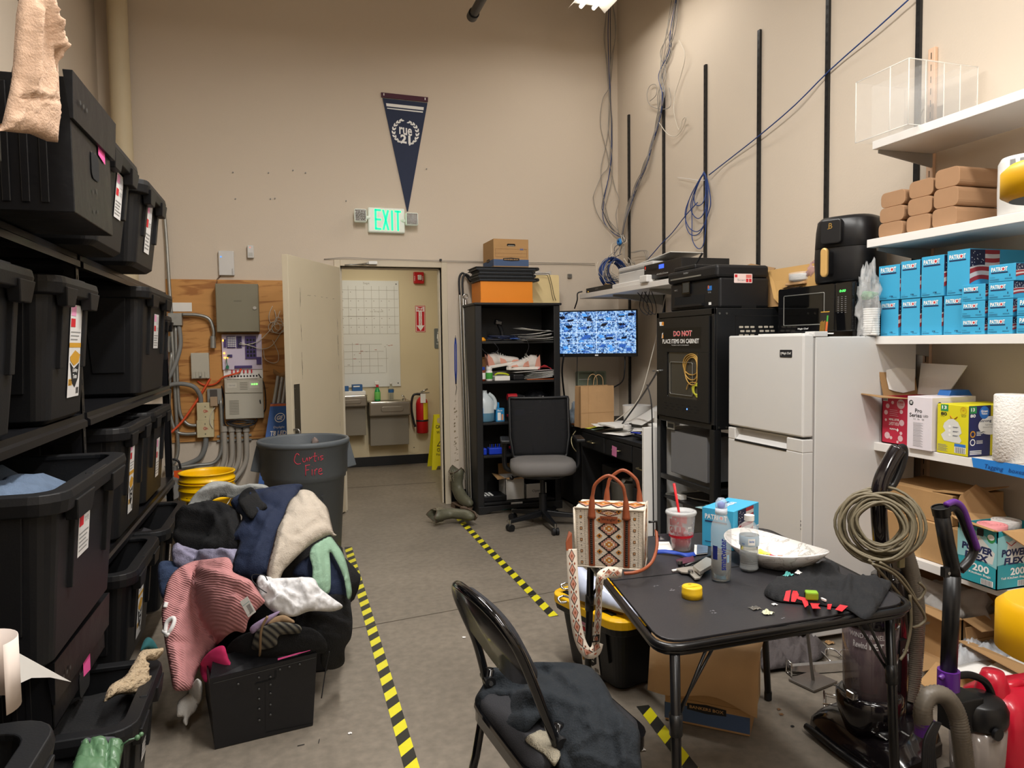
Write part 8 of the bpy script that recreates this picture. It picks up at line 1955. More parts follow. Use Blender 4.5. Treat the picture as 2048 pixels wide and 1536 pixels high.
m.add([V(((R+.0007)*cos(aC+.05+(1-y)*.55-.1),(R+.0007)*sin(aC+.05+(1-y)*.55-.1),.038+x*hb_*.62))for x,y in vs],fs,mat('smart_blue','1f2f8c',.5))
crect(m,(0,0),R,aC-.9,aC-.35,hb_*.45,hb_*.72,mat('smart_navy','1c2a78',.4),.0005);crect(m,(0,0),R,aC+.6,aC+.85,hb_*.40,hb_*.55,mat('smart_pale','9fc4dc',.4),.0005)
m.mk('bottle_print',t)
q=base(1498,1141);zc=ony(1497,1030,q.y).z-Zt
t=TH('water_bottle','short ribbed water bottle with white cap and pale label','bottle',loc=(q.x,q.y,Zt))
R=.0285;prof=[(.001,.003),(R*.75,.0),(R*.95,.008)]
for k in rg(9):z=.012+.0062*k;prof+=[(R*(1.0-.05*sin(k*.7)),z),(R*(.93-.05*sin(k*.7)),z+.003)]
prof+=[(R*.86,.072),(R*1.0,.082),(R*1.0,.108),(R*.97,.112),(R*.8,zc-.032),(R*.45,zc-.018),(R*.42,zc-.012)]
m.lat(prof,M_pet,32);m.mk('bottle_wall',t)
m.lat([(.001,.003),(R*.9,.006),(R*.9,.10),(.001,.10)],M_water,28);m.mk('water',t)
m.lat([(R*1.02,.080),(R*1.03,.081),(R*1.03,.110),(R*1.02,.111)],mat('bottle_label_pale','b6cadb',.4,alpha=.9),28);aC=atan2(-q.y,-q.x)
crect(m,(0,0),R*1.03,aC-.1,aC+.6,.085,.105,WPr,.0006);cyltext(m,'Great Value',(0,0),R*1.03,aC+.0,.5,.094,.006,BLP,.02,off=.0012);cyltext(m,'water',(0,0),R*1.03,aC-.75,.35,.086,.004,BLP,.02,off=.001);m.mk('label_wrap',t)
m.cyl((0,0,zc-.016),(0,0,zc),R*.52,WHT,n=24);m.mk('cap',t,bv=.001)
q=base(1384,1194)
t=TH('jar_lid','round yellow plastic jar lid on the table','lid',loc=(q.x,q.y,Zt));t.scale=(1.12,1.12,1.15)
M_ycap=mat('cap_yellow','e0b61f',.45,var=.03)
m.lat([(.001,.026),(.018,.027),(.0235,.0265),(.0245,.024),(.0245,.014),(.0250,.013),(.0250,.0),(.022,.0)],M_ycap,40);m.mk('lid_body',t)
m.ext([(-.02,-.007),(.02,-.007),(.02,.007),(-.02,.007)],.027,.0278,M_ycap);m.lat([(.001,.0285),(.004,.028)],mat('cap_yellow_dark','a8841a',.5),12,(.0,.01,0));m.mk('flip_top',t,bv=.0005)
bc=onz(1578,1128,Zt+.03)
t=TH('serving_bowl','long white marbled leaf shaped serving bowl on the table','bowl',loc=(1.435,1.885,Zt),rz=-1.32)
M_marble=mat('marble_melamine','dcd9d6',.2,var=.03,vs=6,coat=.4)
nt=M_marble.node_tree;b_=nt.nodes['Principled BSDF'];tc=NN(nt,'ShaderNodeTexCoord');nz=NN(nt,'ShaderNodeTexNoise');DV(nz,'Scale',9);DV(nz,'Detail',8);DV(nz,'Distortion',2.2)
rp=NN(nt,'ShaderNodeValToRGB');e=rp.color_ramp.elements;e[0].position=.47;e[0].color=(.72,.70,.69,1);e[1].position=.495;e[1].color=(.42,.40,.38,1);k_=e.new(.52);k_.color=(.72,.70,.69,1)
LK(nt,tc.outputs['Object'],nz.inputs['Vector']);LK(nt,nz.outputs['Fac'],rp.inputs[0]);LK(nt,rp.outputs[0],b_.inputs['Base Color'])
L_,Wd,Hh=.170,.108,.056;n=44
def bowlring(s,z,off=0):
 out=[]
 for i in rg(n):
  a=2*PI*i/n;x=cos(a);y=sin(a);w=Wd*s*abs(y)**.9*(1-.18*x)*(1 if y>0 else-1);out.append(V((L_*s*x,w,z+.022*s*abs(x)**2.2*(1 if s>.6 else s))))
 return out
R=[bowlring(.05,.004),bowlring(.45,.005),bowlring(.62,.013),bowlring(.82,.035),bowlring(1.0,Hh)]
Ro=[bowlring(1.0,Hh+.001),bowlring(1.02,Hh-.002),bowlring(.84,.028),bowlring(.60,.003),bowlring(.45,.0),bowlring(.03,.0)]
R=R+Ro;m.add([p for r in R for p in r],quads(len(R)-1,n)+[tuple(range(n))],M_marble,1);m.mk('bowl',t)
t=TH('candy_wrapper','yellow candy bag lying in the marbled bowl','wrapper')
wc=onz(1558,1117,Zt+.022);inv_=Matrix.Translation(V(wc.x,wc.y,Zt+.014))@Matrix.Rotation(-1.0,4,'Z')@Matrix.Rotation(.10,4,'X')
M_wy=mat('wrapper_yellow','e2d81c',.25,var=.03,coat=.3)
def wz(x,y):return .010*(1-(2*x/.15)**2*.6)*(1-(2*y/.085)**2*.8)+.0015*sin(x*140)+.022*(abs(x)/.075)**2.4*.5
m=MB(inv_);m.grid([[V((-.075+.15*i/12,-.042+.084*j/7,wz(-.075+.15*i/12,-.042+.084*j/7)))for i in rg(13)]for j in rg(8)],M_wy);m.mk('wrapper',t,solid=.004)
m=MB(inv_)
def wp(pts,mm,w):m.add([V((x,y,wz(x,y)+w))for x,y in pts],[tuple(range(len(pts)))],mm)
def wgrid(x0,x1,y0,y1,mm,w):m.grid([[V((x0+(x1-x0)*i/5,y0+(y1-y0)*j/3,wz(x0+(x1-x0)*i/5,y0+(y1-y0)*j/3)+w))for i in rg(6)]for j in rg(4)],mm)
wgrid(-.03,.02,.005,.036,WPr,.0025);wgrid(-.03,.02,.0,.010,RPr,.003);wgrid(-.012,.004,.016,.028,OrB,.003);wgrid(.025,.065,.012,.038,mat('wrapper_green','7f9a2f',.4),.0025)
for s,x,y,wd,h,mm in(('Ricola',-.01,-.034,.062,.018,BPr),('HERB DROPS',-.05,-.008,.09,.010,BPr)):
 vs,fs=text_geo(s,.04);m.add([V((x+(1-a)*wd,y+(1-b)*h,wz(x+(1-a)*wd,y+(1-b)*h)+.003))for a,b in vs],fs,mm)
m.mk('wrapper_print',t)
M_tee=mat('black_jersey','17181b',.9,var=.15,vs=20,bump=.25,bs=200);M_redl=mat('red_letter_print','d0222c',.7)
TP=plane_surf((0,0,Zt),Z_)
def TPd(px,py):
 p=onz(px,py,Zt)
 return p,V(Z_)
tee=drape('shirt',[(1528,1188),(1545,1165),(1575,1148),(1610,1138),(1650,1127),(1676,1132),(1683,1150),(1715,1155),(1760,1160),(1783,1168),(1770,1195),(1745,1235),(1725,1240),(1695,1222),(1640,1212),(1590,1208),(1550,1203)],TPd,M_tee,step=6,puff=.020,edge=14,folds=[(1545,1190,1640,1205,7,.012),(1600,1150,1660,1145,9,.014),(1660,1180,1750,1175,8,.012),(1700,1165,1690,1215,7,.010),(1590,1185,1680,1190,5,-.010),(1720,1190,1760,1225,8,.008)],wr=.007,wf=.02,thick=.003,lift=.004,seed=2)
tag(tee,'black shirt with red print crumpled on the right side of the table','shirt')
def on_tee(px,py,w=.002):
 d=ray(px,py).normalized();ok,loc,nrm,idx=tee.ray_cast(O_,d)
 return(loc-d*w)if ok else onz(px,py,Zt+.02)
bpy.context.view_layer.update()
for P in([(1572,1182),(1582,1180),(1578,1203),(1567,1201)],[(1586,1181),(1594,1182),(1598,1190),(1590,1204),(1582,1203),(1583,1190)],[(1594,1192),(1614,1196),(1617,1210),(1610,1215),(1603,1200),(1595,1198)],[(1620,1206),(1640,1207),(1636,1212),(1642,1217),(1625,1217)],[(1655,1208),(1664,1208),(1661,1219),(1654,1218)],[(1680,1209),(1696,1212),(1684,1223),(1670,1219)]):
 c=on_tee(sum(p[0]for p in P)/len(P),sum(p[1]for p in P)/len(P),.003)
 pts=[]
 for i in rg(len(P)):
  a,b=P[i],P[(i+1)%len(P)]
  for k in rg(3):pts.append(on_tee(a[0]+(b[0]-a[0])*k/3,a[1]+(b[1]-a[1])*k/3,.003))
 m.add([c]+pts,[(0,i+1,(i+1)%len(pts)+1)for i in rg(len(pts))],M_redl,1)
o=m.mk('letter_print',tee,label='red block letters')
g=on_tee(1623,1194,.0)
t=TH('usb_charger','small lime green usb wall charger resting on the black shirt','charger',loc=(g.x,g.y,g.z-.006),rz=-.5)
m.box((-.016,-.012,0),(.016,.012,.022),mat('charger_green','86b32c',.4,alpha=.97));m.mk('body',t,bv=.004)
f=FrY(-.0162,.010,.002);m.ext([(.004,.004),(.0065,.004),(.0065,.015),(.004,.015)],0,.0006,DRK,f);m.ext([(.010,.004),(.0125,.004),(.0125,.015),(.010,.015)],0,.0006,DRK,f);m.mk('ports',t)
def crumple(px,py,s,mm,label,z=Zt,seed=0,nm='tissue',cat='tissue',flat=.5,group=None):
 c=onz(px,py,z+s*.3);mb=MB();rs_=RND(seed);n=6
 G=[[V((c.x+(i/n-.5)*2*s*rs_.u(.8,1.1),c.y+(j/n-.5)*1.6*s*rs_.u(.8,1.1),z+.001+s*flat*rs_.random()*(1-abs(i/n-.5)*1.2)))for i in rg(n+1)]for j in rg(n+1)]
 mb.grid(G,mm,False);return tag(mb.mk(nm,solid=.0008),label,cat,group)
TIS=mat('tissue','e2e0de',.8);
g1=on_tee(1597,1150,0);crumple(1597,1146,.010,TIS,'small crumpled white tissue at the left of the black shirt',z=g1.z,seed=1,flat=1.2)
crumple(1577,1150,.013,mat('teal_wrapper','5fb0ac',.5),'crumpled teal wrapper beside the bowl',z=Zt+.012,seed=4,nm='wrapper',cat='wrapper',flat=1.2)
crumple(1510,1214,.014,STL,'small silver foil scrap left of the folded banknote like wrapper',seed=5,nm='foil_scrap',cat='wrapper',flat=.25)
crumple(1535,1224,.014,mat('pale_green_paper','d2d6b8',.8),'pale green crumpled paper scrap near the table front',seed=7,nm='paper_scrap',cat='paper',flat=.8)
crumple(1549,1208,.007,TIS,'tiny white twisted paper scrap by the black shirt',seed=8,nm='paper_scrap',cat='paper',flat=.5)
g2=on_tee(1646,1199,.002);m.box(g2+V(-.003,-.010,-.002),g2+V(.003,.010,.003),TIS);tag(m.mk('paper_scrap'),'thin white paper strip beside the green charger','paper')
t=TH('metal_bracket','pale metal bracket plate with bolts lying by the tall bottle','bracket')
P=[(1352,1139),(1380,1135),(1416,1133),(1400,1158),(1390,1160),(1378,1148),(1362,1146)];pp=[onz(a,b,Zt+.006)for a,b in P];m.add(pp,[tuple(range(len(pp)))],mat('zinc','b9b4aa',.35,metal=.6));m.mk('plate',t,solid=.004)
P=[(1386,1138),(1412,1120),(1424,1124),(1422,1137),(1400,1150)];pp=[onz(a,b,Zt+.016)for a,b in P];m.add(pp,[tuple(range(len(pp)))],mat('zinc_light','c9c4ba',.3,metal=.7));m.mk('flange',t,solid=.010)
for px,py in((1360,1128),(1381,1147)):q=onz(px,py,Zt+.008);m.cyl(q,q+U_(.01),.008,STL,n=10);m.mk('bolt',t)
m.tube([onz(1370,1132,Zt+.012),onz(1425,1110,Zt+.012)],.004,BMet);m.tube([onz(1376,1134,Zt+.006),onz(1425,1114,Zt+.006)],.003,BMet);tag(m.mk('metal_rod'),'pair of thin black metal rods behind the bracket','rod')
P=[(1352,1120),(1386,1112),(1390,1124),(1356,1130)];pp=[onz(a,b,Zt+.004)for a,b in P];m.add(pp,Q4,mat('maroon_film','5a3440',.3,alpha=.8));tag(m.mk('card_sleeve',solid=.002),'dark maroon plastic card sleeve by the metal rods','card')
q=onz(1349,1141,Zt+.005);m.tube([q+V(-.008,0,0),q+V(.009,.002,0)],.004,WHT);tag(m.mk('lip_balm'),'tiny white tube left of the bracket','tube')
m.ribbon(path([onz(1312,1104,Zt+.004),onz(1330,1103,Zt+.01),onz(1352,1106,Zt+.008),onz(1372,1110,Zt+.01),onz(1390,1108,Zt+.006)],5),V(.002,.016,.008),.002,M_lan);tag(m.mk('lanyard'),'blue lanyard ribbon lying in front of the soda cup','lanyard')
P=[(1389,1090),(1416,1094),(1415,1107),(1388,1110)];pp=[onz(a,b,Zt+.004)for a,b in P];m.add(pp,Q4,PAP);m.add([p+U_(.0022)for p in(pp[0].lerp(pp[1],.2),pp[1],pp[2],pp[3].lerp(pp[2],.2))],Q4,mat('badge_grey','5c6a7c',.4));tag(m.mk('id_badge',solid=.0015),'white edged grey badge card beside the blue lanyard','card')
P=[(1312,1084),(1338,1084),(1346,1100),(1314,1102)];pp=[onz(a,b,Zt+.002)for a,b in P];m.add(pp,Q4,PAP);tag(m.mk('paper_card',solid=.001),'white card under the lanyard between handbag and cup','card')
P=[(1312,1068),(1340,1067),(1340,1082),(1312,1082)];pp=[ony(a,b,2.2)for a,b in P];q=[V(p.x,p.y,p.z)for p in pp];m.add(q,Q4,mat('badge_dark','4c4a50',.4));f=Fr(q[3],q[2]-q[3],q[0]-q[3]);m.rect(f,.0,.004,.012,.02,mat('badge_purple','5a3a78',.5),.001);m.rect(f,.015,.012,.035,.015,WPr,.001);m.rect(f,.015,.006,.035,.009,WPr,.001);tag(m.mk('name_badge',solid=.001),'small dark badge with purple square leaning behind the handbag','badge')
# YELLOW LIDDED TOTE, FILE BOX UNDER TABLE
L4=[onz(1090,1165,.46),onz(1106,1203,.46)]
tA=onz(1108,1212,.44);tB=onz(1240,1255,.44)
t_,mb=tote('black tote with yellow lid beside the table, partly under the handbag',0,0,.47,0,.30,L=.72,lab=(1,.17,.03,.12,.22),lid=mat('lid_yellow','e8b50c',.4,var=.02),tab=0)
yl=MATS['lid_yellow']
f=Fr((-.72,0,.322),X_,(0,1,0))
for(a,b,c_,d_)in((.08,.06,.64,.11),(.08,.36,.64,.41),(.08,.11,.13,.36),(.59,.11,.64,.36)):mb.ext([(a,b),(c_,b),(c_,d_),(a,d_)],-.008,.008,yl,f)
mb.mk('lid',t_,bv=.003,label='yellow snap on lid')
for(u,v)in((.68,.10),(.68,.37),(.04,.10),(.04,.37)):m.ext([(u-.012,v-.03),(u+.012,v-.03),(u+.012,v+.03),(u-.012,v+.03)],-.004,.003,DRK,f)
m.mk('lid_slots',t_)
t_.rotation_euler=(0,0,PI+.255)
t_.location=(1.062,2.945,.002)
M_hk=CHR
for k,(px,py)in en(((1133,1172),(1128,1198))):
 q=onz(px,py,.345);m=MB();m.tube(path([q+V(.03,0,0),q+V(0,.002,.012),q+V(-.025,0,.006),q+V(-.02,-.015,-.006),q+V(.005,-.02,-.006)],5),.005,M_hk);tag(m.mk('metal_hook'),'%s chrome hook lying on the yellow tote lid'%['farther','nearer'][k],'hook')
t=TH('plastic_shroud','pale blue white curved plastic cover lying on the yellow lid','cover')
M_sh=mat('shroud_plastic','c3cbe0',.3,var=.03)
q=onz(1165,1205,.475);
def rib(p,hh):return p
rows=[]
for i in rg(9):
 s=i/8;a=onz(1158+145*s,1200+42*s,.345);b=onz(1150+120*s,1165+50*s,.345);h=.10*(1-s)**1.2+.01
 row=[a,a.lerp(b,.1)+U_(h*.8),a.lerp(b,.35)+U_(h),a.lerp(b,.65)+U_(h),a.lerp(b,.9)+U_(h*.8),b];rows.append(row)
m.grid(rows,M_sh);n=len(rows);m.add(rows[0],[tuple(range(6))],M_sh);m.mk('shell',t,solid=.004)
t=TH('file_box','brown cardboard file box with blue band on the floor under the table','box')
a=onz(1330,1440,.0);b=onz(1500,1475,0);c_=onz(1527,1402,0)
Wb=(b-a).length;angb=atan2((b-a).y,(b-a).x)
bankers(t,0,0,0,Wb,.34,.255,handle=(.34,.68))
t.location=(a.x,a.y,.002);t.rotation_euler=(0,0,angb)
n=14;G=[]
Rb=Matrix.Rotation(angb,3,'Z')
for j in rg(n+1):
 row=[]
 for i in rg(n+1):
  u,v=i/n,j/n;x=-.05+u*(Wb+.08);y=-.05+v*.36;z=.31+.015*sin(u*5+v*3)+.01*sin(v*9)
  if y<-.005:z-=(-.005-y)*2.6+.02*sin(u*7)
  if x<0:z+=-.25*x*0
  row.append(V((x,y-(.0 if j else .012),z-(.06 if j==0 else 0))))
 G.append(row)
m.grid(G,mat('kraft_light','cda87c',.85,var=.07,vs=16,bump=.2,bs=25));o=m.mk('kraft_bag',solid=.003);o.location=(a.x,a.y,0);o.rotation_euler=(0,0,angb);tag(o,'crumpled brown kraft paper bag spread over the file box under the table','paper bag')
# FOLDING CHAIR
t=TH('folding_chair','black metal folding chair with padded seat and back in the foreground','folding chair')
M_pad=mat('chair_pad','26262a',.85,var=.3,vs=350,bump=.3,bs=400)
SZ=.455
s_bl,s_br,s_fr,s_fl=V(.435,1.83,SZ),V(.475,1.45,SZ),V(.80,1.50,SZ+.015),V(.765,1.87,SZ+.015)
def pathrr(cs,r,n=5):
 out=[]
 for i in rg(len(cs)):
  c=cs[i];a=(cs[i-1]-c).normalized();b=(cs[(i+1)%len(cs)]-c).normalized()
  for k in rg(n+1):s=k/n;out.append((c+a*r)*(1-s)**2+c*2*s*(1-s)+(c+b*r)*s*s)
 return out
P=pathrr([s_bl,s_br,s_fr,s_fl],.06)
N=len(P);lo=[p-U_(.035)for p in P];m.add(P+lo,[(i,(i+1)%N,N+(i+1)%N,N+i)for i in rg(N)]+[tuple(range(N))],BGl);m.mk('seat_frame',t,bv=.004)
cen=sum(P,U_(0))/N
R=[[cen+(p-cen)*s+U_(z)for p in P]for s,z in((.94,.0),(.93,.014),(.86,.022),(.5,.026),(.02,.026))]
m.add([p for r in R for p in r],[(k*N+i,k*N+(i+1)%N,(k+1)*N+(i+1)%N,(k+1)*N+i)for k in rg(4)for i in rg(N)],M_pad,1);m.mk('seat_cushion',t)
def CP(px,py,x):return onx(px,py,x)
top=[onz(1060,1430,.43)]
ya,yb=1.86,1.49
arch=[V(.575,1.49,.44),V(.535,1.495,.55),V(.483,1.50,.69),V(.45,1.515,.755),V(.415,1.56,.80),V(.385,1.65,.818),V(.385,1.74,.80),V(.398,1.79,.755),V(.42,1.81,.70),V(.46,1.835,.60),V(.50,1.86,.44)]
m.tube(path(arch,6),.0115,BGl,12);m.mk('back_frame',t)
A=path(arch[2:9],4);
lowL,lowR=V(.508,1.512,.635),V(.438,1.80,.655)
ring=[p.lerp(V(.44,1.66,.70),.05)for p in A];ring+=path([lowR,V(.492,1.66,.585),lowL],5)
cb=sum(ring,U_(0))/len(ring);nb=V(-.80,0,-.35).normalized();nb=(arch[9]-arch[8]).cross(V(0,1,0)).normalized()
N=len(ring)
if nb.x>0:nb=-nb
m.add([p+nb*.004 for p in ring]+[cb+nb*.012],[(i,(i+1)%N,N)for i in rg(N)],mat('back_shell','39383a',.3,metal=.3,coat=.3),1);m.mk('back_shell',t,solid=.003)
R=[[cb+(p-cb)*s-nb*z for p in ring]for s,z in((.96,.0),(.97,.014),(.88,.026),(.4,.03),(.02,.03))]
m.add([p for r in R for p in r],[(k*N+i,k*N+(i+1)%N,(k+1)*N+(i+1)%N,(k+1)*N+i)for k in rg(4)for i in rg(N)],M_pad,1);m.mk('back_cushion',t)
for k_,(hx,hy)in en(((.575,1.49),(.50,1.86))):
 s=-1 if k_==0 else 1
 m=MB();m.tube(path([V(hx,hy,.44),V(hx+.07,hy+.01,.32),V(hx+.27,hy+.06,.01)],4),.0115,BGl,12);m.cyl((hx+.265,hy+.06,.004),(hx+.26,hy+.058,.03),.015,BLK,n=10);m.mk('front_leg',t)
 m=MB();m.tube([V(hx-.005,hy-s*.025,.53),V(hx-.05,hy-s*.03,.30),V(hx-.13,hy-s*.035,.012)],.0115,BGl,12);m.cyl((hx-.132,hy-s*.035,.004),(hx-.128,hy-s*.035,.03),.015,BLK,n=10);m.mk('rear_leg',t)
 m=MB();m.cyl((hx-.01,hy-s*.045,.50),(hx-.01,hy+s*.014,.50),.015,BMet,n=14);m.cyl((hx-.01,hy-s*.05,.50),(hx-.01,hy-s*.045,.50),.006,STL,n=10);m.mk('hinge_bolt',t)
m.tube([V(.51,1.52,.20),V(.44,1.83,.20)],.008,BGl);m.mk('cross_bar',t)
M_hood=mat('hoodie_navy','161c22',.9,var=.18,vs=9,bump=.3,bs=220);M_fleece=mat('fleece_lining','9c9482',.95,bump=.8,bs=300)
def seat_surf(px,py):
 p=onp(px,py,(.65,1.6,.50),V(.12,0,1).normalized());n_=V(Z_)
 if p.x>.88:
  p2=onp(px,py,(.90,1.6,.48),V(1,.02,.18).normalized());
  k=min(1,(p.x-.88)/.06);q=p.lerp(p2,k);return q,V(.6*k+.0,-.3*k,1-.5*k).normalized()
 return p,n_
def hood_surf():
 def f(px,py):
  C0=V(.70,1.62,.36);rad=(.25,.28,.19);d=ray(px,py).normalized()
  o=V([(O_-C0)[i]/rad[i]for i in rg(3)]);e=V([d[i]/rad[i]for i in rg(3)]);A_=e.dot(e);B_=o.dot(e);C_=o.dot(o)-1;D_=B_*B_-A_*C_
  t_=(-B_-math.sqrt(D_))/A_ if D_>0 else-B_/A_
  return O_+d*t_,(-d*.8+U_(.6)).normalized()
 return f
jk=drape('hooded_jacket',[(950,1398),(962,1376),(978,1350),(985,1335),(1040,1338),(1062,1325),(1105,1324),(1150,1326),(1185,1337),(1210,1368),(1232,1410),(1255,1435),(1278,1460),(1280,1500),(1275,1560),(1180,1570),(1120,1560),(1112,1500),(1105,1465),(1090,1430),(1050,1465),(1000,1475),(975,1455),(955,1420)],hood_surf(),M_hood,step=9,puff=.035,edge=26,folds=[(985,1350,1060,1360,9,.014),(1080,1345,1120,1370,7,-.014),(1120,1360,1160,1390,6,.014),(1000,1400,1080,1400,9,.018),(1000,1430,1090,1420,8,-.014),(1100,1400,1170,1430,9,.012),(1170,1420,1190,1480,6,.010),(1190,1480,1140,1510,6,.008),(1200,1400,1230,1530,10,-.012),(1240,1440,1250,1550,9,.012),(1060,1340,1100,1335,8,.012),(960,1385,975,1440,6,.012),(1130,1500,1150,1560,8,-.012)],wr=.010,wf=.013,wdir=(1,.7),thick=.012,seed=5,smoothed=1)
tag(jk,'dark navy hooded jacket heaped on the folding chair seat','jacket')
fl_=drape('fleece_blanket',[(1050,1480),(1078,1462),(1120,1470),(1125,1500),(1110,1525),(1085,1505)],plane_surf((0,0,.485),Z_),M_fleece,step=7,puff=.01,edge=8,wr=.004,thick=.01,seed=3)
tag(fl_,'edge of cream fleece lining showing under the jacket on the chair seat','fleece')
# GREY TRASH CAN
tc_=onz(605,882,.78)
t=TH('trash_can','large round grey plastic trash can with side handles and red handwriting','trash can',loc=(.085,5.02,0))
M_tc=mat('can_grey','5b6166',.5,var=.1,vs=5,bump=.06,bs=90)
H,R1,R0=.785,.285,.225
m.lat([(.001,.004),(R0-.01,.004),(R0,.015),(R0+.035,H-.26),(R0+.045,H-.255),(R0+.047,H-.235),(R1-.004,H-.225),(R1,H-.04),(R1+.008,H-.035),(R1+.014,H-.028),(R1+.015,H-.008),(R1+.008,H),(R1-.006,H),(R1-.012,H-.012),(R1-.02,H-.2),(R0+.02,H-.26),(R0-.012,.02),(.001,.02)],M_tc,56);m.mk('can_body',t)
for s in(-1,1):
 a=PI if s<0 else 0;a+=(.12 if s>0 else-.12)
 c,sn=cos(a),sin(a);f=lambda r,tt,z:V(r*c-tt*sn,r*sn+tt*c,z)
 m=MB();m.hexa([f(R1-.02,-.05,H-.215),f(R1+.055,-.045,H-.20),f(R1+.055,.045,H-.20),f(R1-.02,.05,H-.215),f(R1-.01,-.05,H-.03),f(R1+.012,-.045,H-.03),f(R1+.012,.045,H-.03),f(R1-.01,.05,H-.03)],M_tc);m.mk('handle',t,bv=.006)
aC=atan2(-5.02,-.085)
def hand(strokes,a0,z0,sa,sz,R,mm,r=.0028):
 for P in strokes:m.tube(path([V(((R(z0+y*sz))*cos(a0+x*sa),(R(z0+y*sz))*sin(a0+x*sa),z0+y*sz))for x,y in P],4),r,mm,5)
M_redmk=mat('red_marker','c23a4c',.7)
Rr=lambda z:R1-.004+.004*(z-(H-.225))/.185+.001
curtis=[[(.16,.85),(.08,1.0),(.0,.7),(-.02,.35),(.08,.1),(.2,.15)],[(.27,.6),(.28,.3),(.36,.3),(.42,.6),(.43,.3)],[(.5,.3),(.5,.65),(.52,.5),(.6,.65)],[(.70,1.0),(.68,.3),(.74,.28)],[(.62,.68),(.78,.7)],[(.82,.6),(.82,.3)],[(.83,.8),(.835,.82)],[(1.0,.65),(.9,.62),(.92,.48),(1.0,.4),(.9,.28)]]
fire=[[(0,0),(.02,1.0)],[(.02,.95),(.25,.98)],[(.0,.5),(.2,.55)],[(.35,.0),(.36,.55)],[(.36,.78),(.365,.8)],[(.5,.0),(.5,.5)],[(.5,.35),(.6,.55),(.66,.5)],[(.72,.3),(.9,.35),(.86,.55),(.74,.45),(.72,.15),(.82,.02),(.95,.08)]]
hand(curtis,aC-.20,H-.135,.62,.075,Rr,M_redmk);hand(fire,aC+.02,H-.205,.40,.07,Rr,M_redmk)
m.mk('red_handwriting',t)
Rl=lambda z:R0+.035*(z/(H-.26))+.0015
hand([[(0,0),(.02,1)],[(.02,.6),(.16,.5),(.3,.0)],[(.0,1),(.2,.8),(.1,.55)],[(.42,1),(.42,0)],[(.3,.9),(.56,.95)],[(.66,.9),(.66,.1)],[(.95,.9),(.8,.75),(.95,.45),(.8,.1)]],aC-.02,H-.40,.5,.06,Rl,mat('faint_marker','3a3d42',.7),.002)
hand([[(0,1),(.1,0),(.2,.8),(.3,0),(.4,1)],[(.5,0),(.58,1),(.68,0)],[(.85,.9),(.75,.6),(.85,.4),(.75,0)],[(.95,1),(.95,0)],[(1.1,1),(1.1,0)],[(.95,.5),(1.1,.5)]],aC+.12,H-.53,.45,.06,Rl,mat('faint_marker','3a3d42'),.002)
m.mk('faint_handwriting',t)
blob(m,(.08,.24,H-.055),(.018,.01,.025),mat('gum_scrap','8f7f78',.9),4,.6,14);m.mk('stuck_scrap',t)
# HEAP OF CLOTHES
CRT=BCD
t=dark_carton
t=TH('clothes_carton','black corrugated carton with rivet holes in front, under the heap of clothes','carton')
a,b=onz(430,1500),onz(626,1452)
dx=(b-a);Wd_=dx.length;u=dx.normalized();n_=V(-u.y,u.x,0)
Dd=.42;Hh_=onp(645,1303,b,n_).z+.0
Hl=onp(458,1350,a,n_).z
fr=Fr(a+U_(.003),u,Z_)
q=lambda x,z,d=0:a+u*x+n_*d+U_(z+.003)
tk=.006;tp=.012
def cpanel(p):m.hexa(p,CRT)
ex=.02
A=[q(0,0),q(Wd_,0),q(Wd_,0,Dd),q(0,0,Dd)];B_=[q(-ex+.01,Hl,-.01),q(Wd_+ex,Hh_,-.01),q(Wd_+ex,Hh_-.01,Dd+.01),q(-ex+.01,Hl,Dd+.01)]
m.add(A+B_,[(3,2,1,0),(0,1,5,4),(1,2,6,5),(2,3,7,6),(3,0,4,7)],CRT);m.mk('body',t,solid=.006)
fH=lambda u_,v_,w=.0015:(A[0].lerp(A[1],u_)).lerp(B_[0].lerp(B_[1],u_),v_)-n_*w
def fpo(pts,mm,w=.0015):m.add([fH(x,y,w)for x,y in pts],[tuple(range(len(pts)))],mm)
for(u_,v_)in((.44,.70),(.55,.72),(.44,.56),(.55,.60),(.44,.42),(.55,.44),(.44,.26),(.55,.30),(.64,.90),(.73,.905),(.83,.905),(.44,.86),(.55,.83),(.25,.84)):
 c=fH(u_,v_,.004);m.sphere(c,.0045,HOL,8,(1,.6,1))
m.mk('rivets',t,label='small plastic rivets')
fpo([(.40,.77),(.60,.78),(.61,.82),(.61,.90),(.59,.90),(.59,.80),(.41,.79)],DRK,.002);fpo([(.50,.10),(.503,.10),(.503,.76),(.50,.76)],DRK,.002);fpo([(.5,.06),(1.0,.03),(1.0,.036),(.5,.067)],DRK,.002);fpo([(.03,.93),(.99,.94),(.99,.948),(.03,.937)],HOL,.002)
m.mk('folded_seams',t)
m.add([fH(.62,1.035,.002),fH(.93,1.06,.002),fH(.93,1.075,.002),fH(.62,1.06,.002)],Q4,M_pink);m.mk('pink_strip',t,solid=.001)
P=[A[0].lerp(B_[0],1.0),A[1].lerp(B_[1],1.0)];m.add([fH(0,.985,.0)+n_*.0,fH(1,.985,.0),fH(.98,1.16,-.10),fH(.06,1.13,-.10)],Q4,CRT);m.mk('inner_flap',t,solid=.004)
t=TH('clothes_carton','second black carton buried under the back of the heap','carton')
m.box((-.30,3.15,.003),(.13,3.6,.36),CRT);m.mk('body',t,bv=.01)
HS=ell_surf((-.015,3.20,.36),(.40,.46,.38))
HSf=ell_surf((-.02,3.08,.40),(.36,.42,.31))
M_blk=mat('black_fleece','0c0c0e',.95,var=.3,vs=10,bump=.4,bs=200);M_nvy=mat('navy_knit','14203a',.85,var=.1,vs=10,bump=.25,bs=220);M_oat=mat('oatmeal_fleece','b5aa9c',.95,var=.12,vs=60,bump=.35,bs=180)
